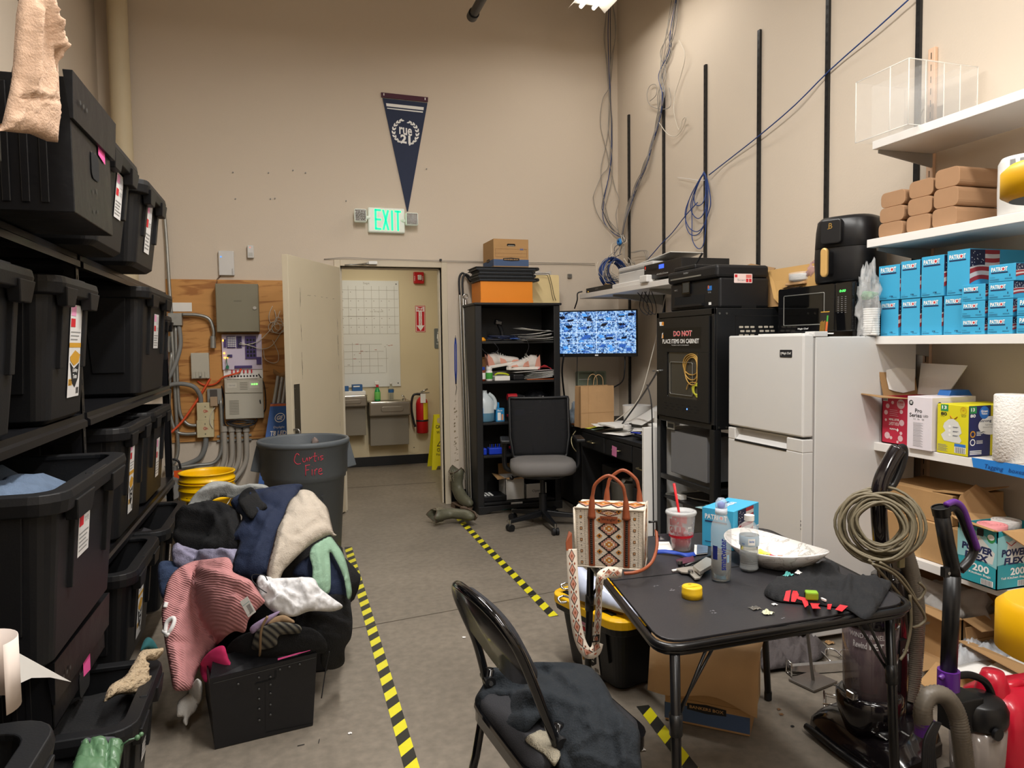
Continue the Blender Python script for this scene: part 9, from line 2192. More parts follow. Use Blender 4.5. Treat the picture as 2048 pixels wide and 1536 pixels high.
M_gry=mat('grey_heather','8f918f',.95,var=.12,vs=60,bump=.3,bs=200);M_pnk=mat('pink_ribbed_knit','bf8484',.95,var=.06,vs=30,bump=.3,bs=240);M_mint=mat('mint_cloth','86a68e',.85,var=.05,bump=.2,bs=150)
M_lav=mat('lavender_knit','8f8ba2',.95,var=.08,bump=.3,bs=200);M_wht=mat('white_tissue_cloth','d4d3d4',.8,var=.03,bump=.4,bs=30);M_jean=mat('denim','2c3a55',.9,var=.25,vs=40,bump=.3,bs=250);M_hot=mat('hot_pink_cloth','d02f68',.85)
wave_bump(M_pnk,55,.55,'DIAGONAL',.004)
core=MB();blob(core,(-.06,3.25,.33),(.30,.37,.28),M_blk,12,.22,44,flat=.98,fr_=2.4)
tag(core.mk('clothes_pile'),'dark clothes packed together in the core of the heap beside the trash can','clothes',kind='stuff')
def cloth(nm,label,cat,outl,mm,S=None,**k):
 return tag(drape(nm,outl,S or HS,mm,**k),label,cat)
cloth('blue_jeans','folded dark blue denim at the left edge of the heap, by the totes','jeans',[(318,1125),(340,1120),(365,1128),(385,1150),(372,1180),(350,1200),(325,1195),(316,1160)],M_jean,step=7,puff=.04,edge=18,folds=[(325,1135,370,1130,4,-.01)],wr=.006,lift=-.005,seed=1)
cloth('black_trousers','black drawstring trousers spilling down the right side of the heap','trousers',[(600,1225),(640,1200),(690,1190),(704,1230),(703,1275),(690,1300),(688,1330),(665,1342),(645,1335),(640,1300),(610,1285),(590,1260)],M_blk,step=7,puff=.045,edge=16,folds=[(620,1240,690,1260,7,.015),(640,1280,690,1290,6,.014),(650,1215,700,1240,6,-.012),(655,1310,690,1320,5,-.010)],wr=.010,lift=.01,seed=2)
cloth('black_coat','black coat lying over the open top of the black carton','coat',[(455,1290),(480,1268),(520,1255),(560,1250),(620,1252),(650,1275),(650,1302),(600,1306),(540,1312),(490,1318),(455,1312)],M_blk,S=HSf,step=7,puff=.02,edge=12,folds=[(520,1265,640,1285,6,.01)],wr=.008,lift=-.01,seed=6)
cloth('lavender_sweater','lavender knitted sweater bunched beneath the black sweatshirt','sweater',[(343,1110),(352,1092),(385,1098),(440,1100),(480,1105),(510,1120),(500,1140),(470,1150),(440,1140),(400,1150),(370,1148),(350,1135)],M_lav,step=6,puff=.035,edge=12,folds=[(355,1112,400,1140,4,.012),(370,1108,420,1130,4,.012),(400,1118,460,1115,4,.012),(440,1110,470,1130,4,.010),(380,1135,430,1140,3,-.01)],wr=.007,lift=.02,seed=4)
cloth('grey_sweatshirt','light grey heather sweatshirt on top of the heap in front of the yellow buckets','sweatshirt',[(378,1015),(385,1003),(402,985),(425,972),(455,972),(480,980),(500,976),(530,978),(546,992),(540,1005),(500,1010),(470,1005),(440,1003),(415,1015),(395,1028),(368,1030)],M_gry,step=6,puff=.035,edge=14,folds=[(400,1000,460,985,6,.012),(440,1000,500,998,5,-.012),(480,985,540,990,5,.010),(385,1018,420,1005,4,-.008)],wr=.006,lift=.03,seed=7)
cloth('black_sweatshirt','black fleece sweatshirt with cuff hanging on the upper left of the heap','sweatshirt',[(352,1035),(370,1022),(400,1012),(425,1010),(450,1015),(480,1035),(480,1080),(475,1105),(440,1118),(400,1116),(365,1105),(346,1085),(350,1060)],M_blk,step=7,puff=.055,edge=18,folds=[(365,1035,425,1060,10,.025),(410,1030,432,1065,8,.02),(360,1075,430,1090,9,-.018),(440,1030,470,1090,7,.014)],wr=.01,lift=.03,seed=8)
cloth('navy_shirt','navy blue shirt with black lining sprawled over the top of the heap','shirt',[(462,1018),(480,1003),(500,996),(535,990),(570,984),(604,984),(600,1002),(590,1015),(583,1040),(575,1075),(560,1110),(545,1150),(540,1163),(505,1176),(466,1165),(470,1130),(480,1098),(462,1095),(475,1070),(485,1050),(470,1035)],M_nvy,step=7,puff=.035,edge=16,folds=[(500,1010,520,1060,9,.02),(530,1010,590,995,7,.014),(540,1060,500,1160,10,.014),(575,1040,545,1140,8,-.014),(480,1105,520,1060,6,-.010),(520,1020,560,1040,6,-.016)],wr=.007,lift=.055,seed=9)
cloth('shirt_lining','black lining seen inside the navy shirt collar','lining',[(486,1010),(503,1002),(514,1012),(524,1030),(534,1040),(520,1050),(502,1066),(488,1050),(477,1028)],M_blk,step=6,puff=.01,edge=8,wr=.004,lift=.098,seed=3)
cloth('navy_cloth','navy cloth draped low on the right of the heap below the mint top','cloth',[(585,1155),(600,1130),(640,1105),(665,1100),(685,1140),(697,1180),(694,1200),(670,1205),(640,1195),(610,1165)],M_nvy,step=7,puff=.03,edge=12,folds=[(650,1120,690,1180,7,.012)],wr=.006,lift=.02,seed=10)
cloth('white_blouse','crumpled thin white blouse below the oatmeal sleeve','blouse',[(512,1180),(520,1160),(545,1165),(580,1165),(625,1165),(640,1185),(665,1205),(686,1222),(665,1232),(620,1232),(585,1243),(545,1232),(520,1205)],M_wht,S=HSf,step=6,puff=.03,edge=12,folds=[(525,1175,560,1215,4,.012),(560,1180,600,1200,4,-.012),(600,1175,620,1220,4,.012),(630,1195,670,1220,4,-.010),(560,1215,610,1235,4,.012),(540,1195,590,1225,3,.010)],wr=.012,wf=.05,lift=.03,seed=11,thick=.006)
cloth('mint_top','mint green top trailing over the navy cloth','top',[(625,1118),(640,1108),(660,1098),(670,1108),(690,1140),(702,1190),(704,1215),(696,1222),(688,1180),(672,1145),(660,1130),(662,1165),(660,1210),(640,1214),(623,1208),(626,1165),(620,1138)],M_mint,step=6,puff=.014,edge=7,folds=[(635,1120,645,1205,4,.008),(650,1118,655,1205,4,-.008)],wr=.005,lift=.085,seed=12,thick=.006)
cloth('oatmeal_sweatshirt','oatmeal fleece sweatshirt with long sleeve hanging down the heap','sweatshirt',[(578,1035),(592,1020),(605,1008),(625,1012),(640,1028),(655,1045),(662,1070),(668,1095),(674,1100),(660,1100),(630,1115),(605,1135),(580,1160),(567,1175),(560,1195),(552,1212),(538,1210),(534,1190),(536,1165),(545,1130),(555,1090),(568,1062)],M_oat,step=6,puff=.04,edge=15,folds=[(600,1015,610,1045,5,.010),(625,1030,655,1075,6,.014),(640,1080,590,1110,7,-.010),(570,1080,548,1180,6,.010),(590,1060,640,1060,6,.008),(560,1165,572,1178,3,-.012)],wr=.006,lift=.10,seed=13)
pk=cloth('pink_sweater','pink ribbed knit sweater spilling down the front left of the heap','sweater',[(352,1160),(385,1142),(420,1138),(455,1135),(466,1150),(468,1165),(500,1180),(512,1195),(525,1215),(530,1225),(515,1240),(498,1260),(490,1285),(470,1283),(448,1297),(425,1320),(408,1335),(392,1370),(384,1396),(365,1402),(348,1398),(342,1370),(336,1335),(330,1300),(324,1250),(328,1215),(335,1185)],M_pnk,S=HSf,step=7,puff=.045,edge=20,folds=[(370,1165,385,1200,7,.018),(385,1200,350,1300,12,.022),(400,1170,500,1200,10,.016),(470,1215,500,1230,6,-.014),(410,1230,390,1340,9,-.016),(345,1310,385,1315,4,-.012),(352,1330,358,1390,5,.010),(368,1330,372,1395,4,.010),(480,1200,450,1280,7,.010)],wr=.006,lift=.065,seed=14)
cloth('hot_pink_shirt','hot pink hem showing below the pink sweater','shirt',[(400,1345),(405,1325),(425,1305),(448,1298),(456,1325),(466,1355),(450,1362),(430,1362),(410,1370)],M_hot,S=ell_surf((-.16,2.95,.30),(.22,.26,.22)),step=6,puff=.02,edge=8,wr=.006,lift=.02,seed=15)
cloth('white_cuff','white sweatshirt sleeve cuff dangling to the floor below the pink sweater','sweatshirt',[(356,1410),(372,1395),(392,1365),(400,1370),(400,1400),(394,1425),(380,1440),(374,1456),(366,1450),(366,1440),(354,1438)],mat('white_fleece','c4c0ba',.9,bump=.3,bs=200),S=ell_surf((-.22,2.95,.22),(.20,.26,.24)),step=5,puff=.02,edge=7,wr=.003,lift=.02,seed=16)
cloth('lavender_cloth','pale lavender fabric peeking out under the price tag','cloth',[(500,1270),(512,1258),(545,1240),(560,1236),(545,1252),(520,1270),(505,1280)],mat('lilac_cloth','a995b8',.85),S=HSf,step=5,puff=.012,edge=6,wr=.003,lift=.04,seed=17)
cloth('tan_cloth','small tan cloth with eyelet beside the lavender fabric','cloth',[(535,1262),(548,1248),(570,1243),(590,1258),(565,1258),(550,1265)],mat('tan_cloth','9f8466',.85),S=HSf,step=5,puff=.012,edge=6,wr=.003,lift=.04,seed=18)
M_houn=mat('houndstooth','15151a',.85);wave_bump(M_houn,26,0,'DIAGONAL',col2='8d8878',colfac=.55)
cloth('plaid_scarf','black and cream plaid fabric stuffed in the open black carton','scarf',[(505,1300),(515,1275),(540,1262),(560,1258),(598,1264),(600,1280),(560,1285),(552,1306),(520,1314),(505,1312)],M_houn,S=HSf,step=5,puff=.012,edge=7,wr=.005,lift=.045,seed=19)
S=HSf
def cord(pts,r,mm,lift=.09):
 P=[]
 for px,py in pts:b,n=HSf(px,py);P.append(b+n*lift)
 return path(P,6)
m.tube(cord([(536,1262),(526,1280),(522,1300),(521,1330),(520,1340)],.004,None),.0045,mat('tan_cord','8c7355',.7),8);tag(m.mk('tan_drawstring'),'tan drawstring hanging over the front of the black carton','drawstring')
m.tube(cord([(535,1225),(520,1215),(506,1200),(506,1190),(515,1188),(530,1190),(536,1200)],.002,None,.12),.0018,BPr,6);tag(m.mk('elastic_loop'),'thin black elastic loop lying across the pink sweater','cord')
b1=onz(648,1395,.02);m.tube(path([HSf(647,1300)[0]+V(.02,-.02,0),onp(646,1340,b,n_)+V(.01,0,0),onp(636,1395,b,n_)+V(.012,-.01,0)],6),.0022,BPr,6);tag(m.mk('black_drawstring'),'thin black drawstring hanging at the right corner of the carton','drawstring')
t=TH('price_tag','white price tag with barcode lying on the pink sweater','price tag')
P=[HSf(px,py)[0]+HSf(px,py)[1]*.115 for px,py in((481,1241),(495,1236),(513,1261),(498,1272))]
f=Fr(P[3],P[2]-P[3],P[0]-P[3]);w,h=(P[2]-P[3]).length,(P[0]-P[3]).length
m.ext([(0,0),(w,0),(w,h),(0,h)],-.0006,0,PAP,f);m.mk('card',t)
sg=.0007 if f.n.dot(O_-P[0])>0 else-.0013
for k in rg(9):m.rect(f,w*.4,h*(.12+.055*k),w*.85,h*(.12+.055*k+.025),BPr,sg)
m.rect(f,.05*w,.7*h,.95*w,.72*h,mat('print_teal','3a9a98',.6),sg);m.text(f,'11.99',.1*w,.08*h,.22*h,.14*w,BPr,sg,rot=0);m.mk('print',t)
def on_obj(o,px,py,w=.003):
 d=ray(px,py).normalized();ok,loc,nrm,idx=o.ray_cast(O_,d)
 return(loc-d*w)if ok else None
bpy.context.view_layer.update()
for pts in([(331,1262),(334,1245),(345,1236),(349,1242),(343,1258),(332,1272)],[(327,1262),(329,1285),(338,1270)],[(330,1215),(333,1205)]):
 P=[on_obj(pk,x,y)for x,y in pts];P=[p for p in P if p]
 if len(P)>1:m.tube(path(P,5),.008,TIS,8)
if m.v:m.mk('knitted_letter',pk,label='fuzzy white knitted letter')
# CLOTHES IN AND ON THE TOTES
def binfill(nm,label,cat,x0,x1,y0,y1,z,hgt,mm,seed=0,n=16):
 m=MB();G=[]
 for j in rg(n+1):
  row=[]
  for i in rg(n+1):
   u,v=i/n,j/n;e=(4*u*(1-u))**.35*(4*v*(1-v))**.35
   h=hgt*e*(.7+.5*noise.noise(V(u*3.1,v*3.1,seed))+.3*abs(noise.noise(V(u*8,v*8,seed+5))))
   row.append(V((x0+(x1-x0)*u,y0+(y1-y0)*v,z+h)))
  G.append(row)
 m.grid(G,mm);return tag(m.mk(nm,solid=.01),label,cat)
M_jean2=mat('faded_denim','5c6d84',.9,var=.3,vs=25,bump=.3,bs=250)
binfill('blue_jeans','faded blue jeans heaped inside the large open tote','jeans',-.98,-.60,1.98,2.50,.93,.17,M_jean2,3)
binfill('blue_jeans','dark denim heaped in the farthest open tote of the third shelf','jeans',-1.10,-.72,3.88,4.34,.96,.12,M_jean,5)
binfill('red_garment','dark red garment just visible in the second open tote','clothes',-1.10,-.75,3.2,3.6,.95,.10,mat('maroon_cloth','5a2430',.9),6)
binfill('dark_garment','dark grey garment in the open tote beside the heap','clothes',-1.0,-.62,3.58,4.1,.42,.12,mat('dark_cloth','2a282c',.9,bump=.3,bs=100),8)
binfill('black_garment','black clothing filling the floor tote under the fleece','clothes',-.95,-.48,2.08,2.56,.26,.12,M_blk,9)
fs=plane_surf((-.55,2.3,.37),V(.35,-.3,1).normalized())
tag(drape('fleece_vest',[(283,1302),(298,1298),(322,1298),(325,1306),(312,1320),(292,1322),(296,1335),(300,1362),(290,1378),(268,1388),(235,1390),(210,1402),(220,1372),(250,1352),(268,1325)],plane_surf((-.50,2.4,.40),V(.75,-.5,.5).normalized()),mat('cream_fleece','b09c80',.95,var=.15,vs=30,bump=1.0,bs=90),step=5,puff=.03,edge=8,wr=.010,wf=.05,thick=.01,seed=4),'cream fleece vest spilling over the floor tote rim','vest')
tag(drape('teal_garment',[(282,1300),(290,1278),(302,1276),(315,1298),(310,1302),(295,1298)],plane_surf((-.50,2.45,.45),V(.75,-.5,.5).normalized()),mat('teal_cloth','1d5054',.9),step=5,puff=.015,edge=6,wr=.003,thick=.006,seed=2),'dark teal garment behind the cream fleece','clothes')
M_quilt2=mat('quilted_green','5a7d5c',.4,var=.08,vs=8,bump=.3,bs=25,coat=.1)
gj=drape('puffer_jacket',[(140,1545),(150,1515),(165,1485),(200,1480),(245,1484),(244,1510),(238,1540),(235,1560),(140,1560)],plane_surf((-.55,1.7,.335),(.15,-.1,1)),M_quilt2,step=6,puff=.035,edge=10,folds=[(160,1500,240,1505,3,-.02),(150,1525,240,1530,3,-.02),(175,1485,190,1520,3,-.02),(215,1485,212,1545,3,-.02)],wr=.004,thick=.01,seed=6)
tag(gj,'green quilted puffer jacket in the floor tote at the bottom left','jacket')
q=onz(243,1490,.37);e_=onz(275,1475,.40);m.tube([q,q.lerp(e_,.5)+U_(.004),e_],.002,M_mint,6);m.sphere(e_,.007,M_quilt2,10);m.sphere(e_+V(.008,.006,.004),.006,M_quilt2,10);m.mk('toggle_cord',gj)
tag(drape('grey_garment',[(165,1486),(170,1478),(215,1474),(240,1478),(238,1486),(200,1484)],plane_surf((-.55,1.75,.35),(.15,-.1,1)),mat('grey_quilt','4b4b50',.8),step=5,puff=.012,edge=5,wr=.003,thick=.006,seed=9),'dark grey garment behind the green puffer jacket','clothes')
M_bs=mat('beige_knit','cbab92',.95,var=.06,vs=60,bump=.3,bs=260)
SW=plane_surf((-.425,1.4,2.0),V(1,-.35,0).normalized())
sw=drape('beige_sweater',[(40,-14),(75,-14),(110,-14),(122,40),(132,88),(128,110),(116,122),(120,200),(116,285),(95,283),(60,268),(0,262),(8,230),(24,160),(28,90),(32,30)],SW,M_bs,step=7,puff=.02,edge=12,folds=[(75,0,100,95,6,.02),(30,195,118,200,3,-.006),(60,20,50,180,8,.010),(100,100,112,180,6,-.014),(90,40,118,95,5,.012)],wr=.006,wf=.012,wdir=(2,.5),thick=.012,seed=21,smoothed=0)
tag(sw,'beige knit sweater sleeve hanging down over the carton at the upper left','sweater')
t=TH('paper_roll','loose roll of white paper curling at the left frame edge','paper roll')
c=V(-.475,.93,.78);
c=onx(-40,1345,-.46)
n=26;top=[];bot=[]
for i in rg(n+1):
 a=2*PI*.92*i/n-.6;r=.050+.0012*i/n
 top.append(V((c.x+r*cos(a),c.y+r*sin(a),c.z+.048)));bot.append(V((c.x+r*cos(a),c.y+r*sin(a),c.z-.06)))
m.grid([bot,top],mat('roll_paper','dccfc6',.8));m.mk('roll',t,solid=.0008)
P=[onx(x,y,-.49)for x,y in((36,1306),(142,1364),(100,1355),(62,1356),(36,1368))]
m.add(P,[(0,1,2,3,4)],PAP);m.mk('sheet',t,solid=.001)
# UPRIGHT VACUUM CLEANERS
M_vg=mat('vacuum_gloss','141013',.16,var=.1,coat=.6);M_vb=mat('vacuum_black','101012',.35,var=.1);M_bin=mat('smoked_bin','5a4d4f',.12,alpha=.72,var=.12,vs=9,coat=.5);M_vred=mat('vacuum_maroon','5a1525',.25,coat=.4)
M_hose=mat('hose_grey','6f675c',.4,var=.1);M_cordt=mat('cord_tan','736a55',.5,var=.1)
t=TH('vacuum_cleaner','black and maroon upright vacuum cleaner with coiled tan cord, right of the table','vacuum cleaner')
hx0,hx1,hy0,hy1=1.735,2.05,1.74,2.13
secs=[]
for x,z,iy in((hx0,.022,.015),(hx0+.012,.055,.006),(hx0+.06,.085,0),(hx0+.14,.105,.0),(hx0+.22,.115,.03),(hx1,.10,.07),(hx1+.03,.06,.09)):
 row=[]
 for k in rg(13):
  s=k/12;yy_=hy0+iy+(hy1-hy0-2*iy)*s;row.append(V((x+.025*(abs(s-.5)*2)**3*(1 if x<1.9 else-1),yy_,z*(1-.35*(abs(s-.5)*2)**6)+.004)))
 secs.append(row)
secs=[[V(p.x,p.y,.006)for p in secs[0]]]+secs+[[V(p.x,p.y,.006)for p in secs[-1]]]
m.grid(secs,M_vg);n=13;b0=len(secs);flat=[p for r in secs for p in r]
m.add([r[0]for r in secs],[tuple(range(b0))],M_vg);m.add([r[-1]for r in secs],[tuple(range(b0-1,-1,-1))],M_vg);m.mk('cleaning_head',t)
m.tube([V(hx0-.004,hy0+.03,.022),V((hx0-.012,(hy0+hy1)/2,.022)),V(hx0-.004,hy1-.03,.022)],.012,M_vb,8);m.mk('front_bumper',t)
c=V(1.835,1.86,.113);m.lat([(.001,.008),(.026,.006),(.032,.0),(.034,-.01)],M_vb,24,c);m.hexa([c+V(p)for p in[(-.022,-.006,.004),(.022,-.006,.004),(.022,.006,.004),(-.022,.006,.004),(-.02,-.004,.016),(.02,-.004,.016),(.02,.004,.016),(-.02,.004,.016)]],M_vred)
m.mk('height_knob',t,label='round height knob with maroon pointer')
fh=Fr((1.835,1.86,.117),Y_,X_)
for k,(a,s_)in en(((.9,'MEDIUM'),(1.6,''),(2.4,''),(4.4,'LOW'),(5.3,'HIGH PILE'),(-.2,''))):
 m.disc(fh,.045*cos(a),.045*sin(a),.0025,WPr,.002,8)
 if s_:m.text(fh,s_,.052*cos(a),.052*sin(a),.03,.007,WPr,.002)
m.mk('knob_legend',t)
bc_=V(1.845,1.93,0)
m.lat([(.001,.07),(.075,.08),(.09,.12),(.10,.15),(.105,.175),(.104,.205),(.094,.215),(.001,.215)],M_vg,36,bc_);m.mk('motor_housing',t)
for k in rg(60):
 a=2*PI*k/60;d=V((cos(a),sin(a),0));tt=V(-d.y,d.x,0);m.add([bc_+d*.1045+tt*.0018+U_(.19),bc_+d*.1045-tt*.0018+U_(.19),bc_+d*.0925-tt*.0018+U_(.217),bc_+d*.0925+tt*.0018+U_(.217)],Q4,DRK)
m.mk('vent_ring',t)
m.lat([(.001,.20),(.078,.20),(.082,.21),(.088,.45),(.080,.455)],M_bin,40,bc_);m.mk('dust_bin',t,label='smoked clear dust bin')
m.lat([(.03,.21),(.035,.30),(.06,.33),(.062,.44),(.001,.45)],M_vred,24,bc_);m.mk('cyclone',t)
m.lat([(.088,.452),(.092,.46),(.09,.50),(.07,.53),(.001,.54)],M_vg,36,bc_);m.mk('bin_lid',t)
aC=atan2(-bc_.y,-bc_.x)
def bt(s,a0,sp,z,h,bold):
 vs,fs=text_geo(s,bold);m.add([bc_+V(((.0885)*cos(a0+x*sp),(.0885)*sin(a0+x*sp),z+y*h))for x,y in vs],fs,mat('bin_print','c9c4c4',.4))
bt('WINDTUNNEL',aC-.75,1.25,.422,.016,.0);bt('Rewind',aC-.6,.5,.388,.022,.02);bt('PET',aC-.02,.5,.388,.022,.04);m.mk('bin_lettering',t)
m.box(bc_+V(-.108,-.045,.215),bc_+V(-.085,-.01,.24),CHR);m.mk('bin_latch',t,bv=.004)
m.tube(path([(1.95,1.95,.08),(1.965,1.95,.25),(1.955,1.95,.45),(1.93,1.95,.60)],5),.05,M_vg,14);m.mk('spine',t)
m.tube(path([(1.93,1.93,.50),(1.89,1.93,.68),(1.872,1.93,.85),(1.882,1.93,.925),(1.92,1.93,.99),(1.95,1.93,1.03)],5),.026,M_vg,12,rs=None);m.tube(path([(1.95,1.93,1.03),(1.972,1.93,1.032),(1.974,1.93,1.0),(1.955,1.93,.95),(1.925,1.93,.905),(1.885,1.93,.90)],5),.013,M_vb,10);m.mk('handle',t)
t_v1=t
def ribbed(mb,pts,r,mm,pitch=.0075,depth=.14):
 SP=path(pts,12);acc=[0]
 for i in rg(1,len(SP)):acc.append(acc[-1]+(SP[i]-SP[i-1]).length)
 L=acc[-1];n_=int(L/pitch*2);out=[]
 for k in rg(n_+1):
  s=L*k/n_;i=max(0,min(len(SP)-2,next((j for j in rg(len(acc)-1)if acc[j+1]>=s),len(SP)-2)));f_=(s-acc[i])/max(1e-9,acc[i+1]-acc[i]);out.append(SP[i].lerp(SP[i+1],f_))
 mb.tube(out,r,mm,14,rs=[r*(1-(depth if k%2 else 0))for k in rg(len(out))])
ribbed(m,[(1.975,1.93,.69),(2.01,1.93,.60),(2.035,1.93,.48),(2.045,1.94,.34),(2.035,1.94,.22),(2.015,1.94,.15)],.031,M_hose);m.mk('ribbed_hose',t,label='grey ribbed suction hose')
m.tube([(2.015,1.94,.15),(2.0,1.95,.10)],.036,M_vb,12);m.mk('hose_cuff',t)
rs=RND(41);cc=ony(1758,1048,1.90);vd=(cc-O_).normalized();ua=vd.cross(V(Z_)).normalized();ub=ua.cross(vd).normalized()
for k in rg(20):
 R=.062+.066*rs.random();ph=rs.u(0,6);off=vd*rs.u(-.035,.035)+ua*rs.u(-.010,.010)+ub*rs.u(-.014,.008);sx=rs.u(.88,1.06);sk=rs.u(-.2,.25)
 m.tube([cc+off+ua*(sx*R*cos(a)+sk*R*.3*sin(a))+ub*(R*.95*sin(a)+.006*sin(3*a+ph))for a in[2*PI*i/30 for i in rg(30)]],.0050,M_cordt,7,closed=1)
m.mk('power_cord',t,label='coiled tan power cord')
for k,P in en([[(1738,1120),(1775,1160),(1800,1190),(1815,1215)],[(1760,1125),(1800,1150),(1822,1180),(1835,1200),(1850,1180),(1838,1165)],[(1745,1128),(1790,1150),(1830,1200),(1850,1235),(1840,1250),(1825,1255)],[(1820,1190),(1822,1250),(1812,1300),(1800,1320)]]):
 m=MB();m.tube(path([ony(x,y,1.86-.01*k)for x,y in P],6),.0048,M_cordt,7);m.mk('loose_cord',t)
q=ony(1803,1293,1.86);m.hexa([q+V(p)for p in[(-.02,-.015,-.02),(.02,-.015,-.02),(.02,.015,-.02),(-.02,.015,-.02),(-.015,-.01,.025),(.015,-.01,.025),(.015,.01,.025),(-.015,.01,.025)]],M_vb);m.text(Fr(q+V(-.012,-.0155,-.012),X_,(.1,0,1)),'Oreck',0,0,.024,.012,WPr,.001);m.mk('cord_plug',t)
q=ony(1802,1125,1.90);m.box(q+V(-.012,-.006,-.018),q+V(.012,.006,.018),mat('plug_olive','8a835f',.5));m.mk('cord_clip',t,bv=.003)
t=TH('vacuum_cleaner','black and purple upright vacuum cleaner standing at the lower right','vacuum cleaner')
M_pur=mat('vacuum_purple','5f2a8a',.3,coat=.3)
V2=lambda px,py,y=1.62:ony(px,py,y)
m.tube([V2(1897,1345),V2(1905,1150)],.0225,M_vb,18);m.tube([V2(1905,1150),V2(1903,1128),V2(1893,1085),V2(1882,1022)],.0215,M_vb,18);m.mk('wand',t)
a,b=V2(1884,1030),V2(1881,1014);d=(b-a).normalized();m.cyl(a,b,.024,M_vb,.025,n=24,caps=0);m.tube([b+(d.orthogonal().normalized()*cos(x)+d.cross(d.orthogonal().normalized())*sin(x))*.0235 for x in[2*PI*i/20 for i in rg(20)]],.002,M_vb,6,closed=1);m.cyl(b-d*.004,b-d*.003,.022,DRK,n=20);m.mk('wand_mouth',t)
m.tube(path([V2(1893,1018),V2(1908,1014),V2(1922,1030),V2(1935,1062),V2(1948,1095),V2(1940,1118),V2(1920,1140)],6),.013,M_vb,12);m.mk('loop_handle',t)
m.tube(path([V2(1892,1010,1.61),V2(1910,1004,1.61),V2(1926,1018,1.61),V2(1940,1056,1.61),V2(1955,1098,1.61)],6),.0095,M_pur,10);m.mk('purple_trim',t,label='purple trim along the loop handle')
q=V2(1897,1358);m.cyl(q-U_(.03),q+U_(.028),.030,M_pur,n=20);m.tube([q+V(-.03,-.01,.02),q+V(-.045,-.01,.012)],.008,M_pur);m.mk('purple_collar',t,bv=.003)
q=V2(1893,1145,1.60);m.box(q+V(-.014,-.008,-.012),q+V(.004,.008,.016),M_vb);m.cyl(q+V(0,-.01,0),q+V(0,-.006,0),.005,STL,n=8);m.mk('wand_clip',t)
cb_=V(1.955,1.62,0)
m.lat([(.001,.24),(.078,.245),(.082,.26),(.082,.29),(.070,.315),(.04,.33),(.001,.335)],M_vb,32,cb_,1.0,.95);m.box((1.84,1.58,.24),(1.93,1.66,.34),M_vb);m.cyl((1.935,1.545,.25),(1.935,1.535,.25),.018,M_vb,n=18);m.mk('upper_housing',t,bv=.004)
m.lat([(.001,.07),(.066,.07),(.070,.08),(.076,.238),(.001,.24)],mat('dusty_bin','8a8078',.15,alpha=.8,var=.15,vs=8,coat=.4),32,cb_);m.mk('dust_bin',t,label='dusty clear bin')
m.tube(path([V2(1910,1352),V2(1940,1350),V2(1968,1362),V2(1982,1385),V2(1988,1415)],6),.011,M_vb,10);m.mk('carry_handle',t)
ribbed(m,[V2(1848,1450,1.58),V2(1846,1415,1.58),V2(1862,1390,1.58),V2(1890,1393,1.57),V2(1912,1425,1.56),V2(1922,1470,1.55),V2(1930,1540,1.55)],.026,M_hose);m.mk('ribbed_hose',t,label='grey ribbed hose')
for k in rg(7):m.tube(path([V2(1868+2*k,1445,1.52),V2(1850+3*k,1480,1.51),V2(1846+4*k,1530,1.50),V2(1848+5*k,1580,1.50)],5),.005,M_cbk,6)
m.mk('power_cord',t,label='hanging black power cord')
q=V2(1850,1455,1.58);m.cyl(q-U_(.02),q+U_(.02),.028,M_pur,n=18);m.mk('purple_cuff',t)
m.box((1.84,1.50,.004),(2.06,1.70,.07),M_vb);m.mk('floor_head',t,bv=.015)
# RED CAN, YELLOW LIDS
t=TH('gas_can','bright red plastic can with ribbed neck at the lower right corner','can')
M_rp=mat('red_plastic','c01730',.3,var=.03,coat=.2)
R=[]
for z,s in((.003,.85),(.02,.97),(.06,1.0),(.20,.98),(.26,.86),(.285,.62),(.29,.3)):
 R.append([V((2.17+(p[0])*s,1.68+(p[1])*s,z+.05*(p[0]<0)*(-p[0])*(z>.1)*2))for p in rrect(-.14,-.11,.30,.11,.05,5)])
k=len(R[0]);m.add([p for r in R for p in r],[(a*k+i,a*k+(i+1)%k,(a+1)*k+(i+1)%k,(a+1)*k+i)for a in rg(len(R)-1)for i in rg(k)]+[tuple(range(k-1,-1,-1)),tuple((len(R)-1)*k+i for i in rg(k))],M_rp,1);m.mk('can_body',t)
q=V(2.085,1.68,.27);m.lat([(.055,-.02),(.050,.02),(.042,.05),(.030,.085),(.001,.088)],M_rp,24,q);m.tube([q+V(.04,0,.02),q+V(.10,0,.03),q+V(.17,0,.01)],.016,M_rp,10);m.mk('neck',t)
t=None
for k,(zt_,z0_,lb)in en(((1.69,.95,'yellow lidded black tote at the right frame edge, upper one near the camera'),(.945,.0,'yellow lidded black tote at the right frame edge, lower one near the camera'))):
 t=TH('storage_tote',lb,'storage tote','yellow lidded totes near the camera')
 M_yl2=mat('lid_bright_yellow','f0b80a',.4,var=.02)
 x0=1.150+.012*k;y1=.975
 m=MB();th=.06 if k==0 else .095;P=rrect(x0,.40,1.80,y1,.075,7);Pi=rrect(x0+.012,.412,1.79,y1-.012,.065,7);n=len(P)
 vs=[V(p[0],p[1],zt_-th)for p in Pi]+[V(p[0],p[1],zt_-th+.008)for p in P]+[V(p[0],p[1],zt_-.012)for p in P]+[V(p[0],p[1],zt_)for p in Pi]
 m.add(vs,[(q*n+i,q*n+(i+1)%n,(q+1)*n+(i+1)%n,(q+1)*n+i)for q in rg(3)for i in rg(n)],M_yl2,1);m.add(vs[3*n:],[tuple(range(n))],M_yl2);m.add(vs[:n],[tuple(range(n-1,-1,-1))],BLK);m.mk('lid',t)
 m=MB();m.box((1.30,.42,z0_+.003),(1.74,.84,zt_-th),TOT);m.mk('body',t,bv=.02)
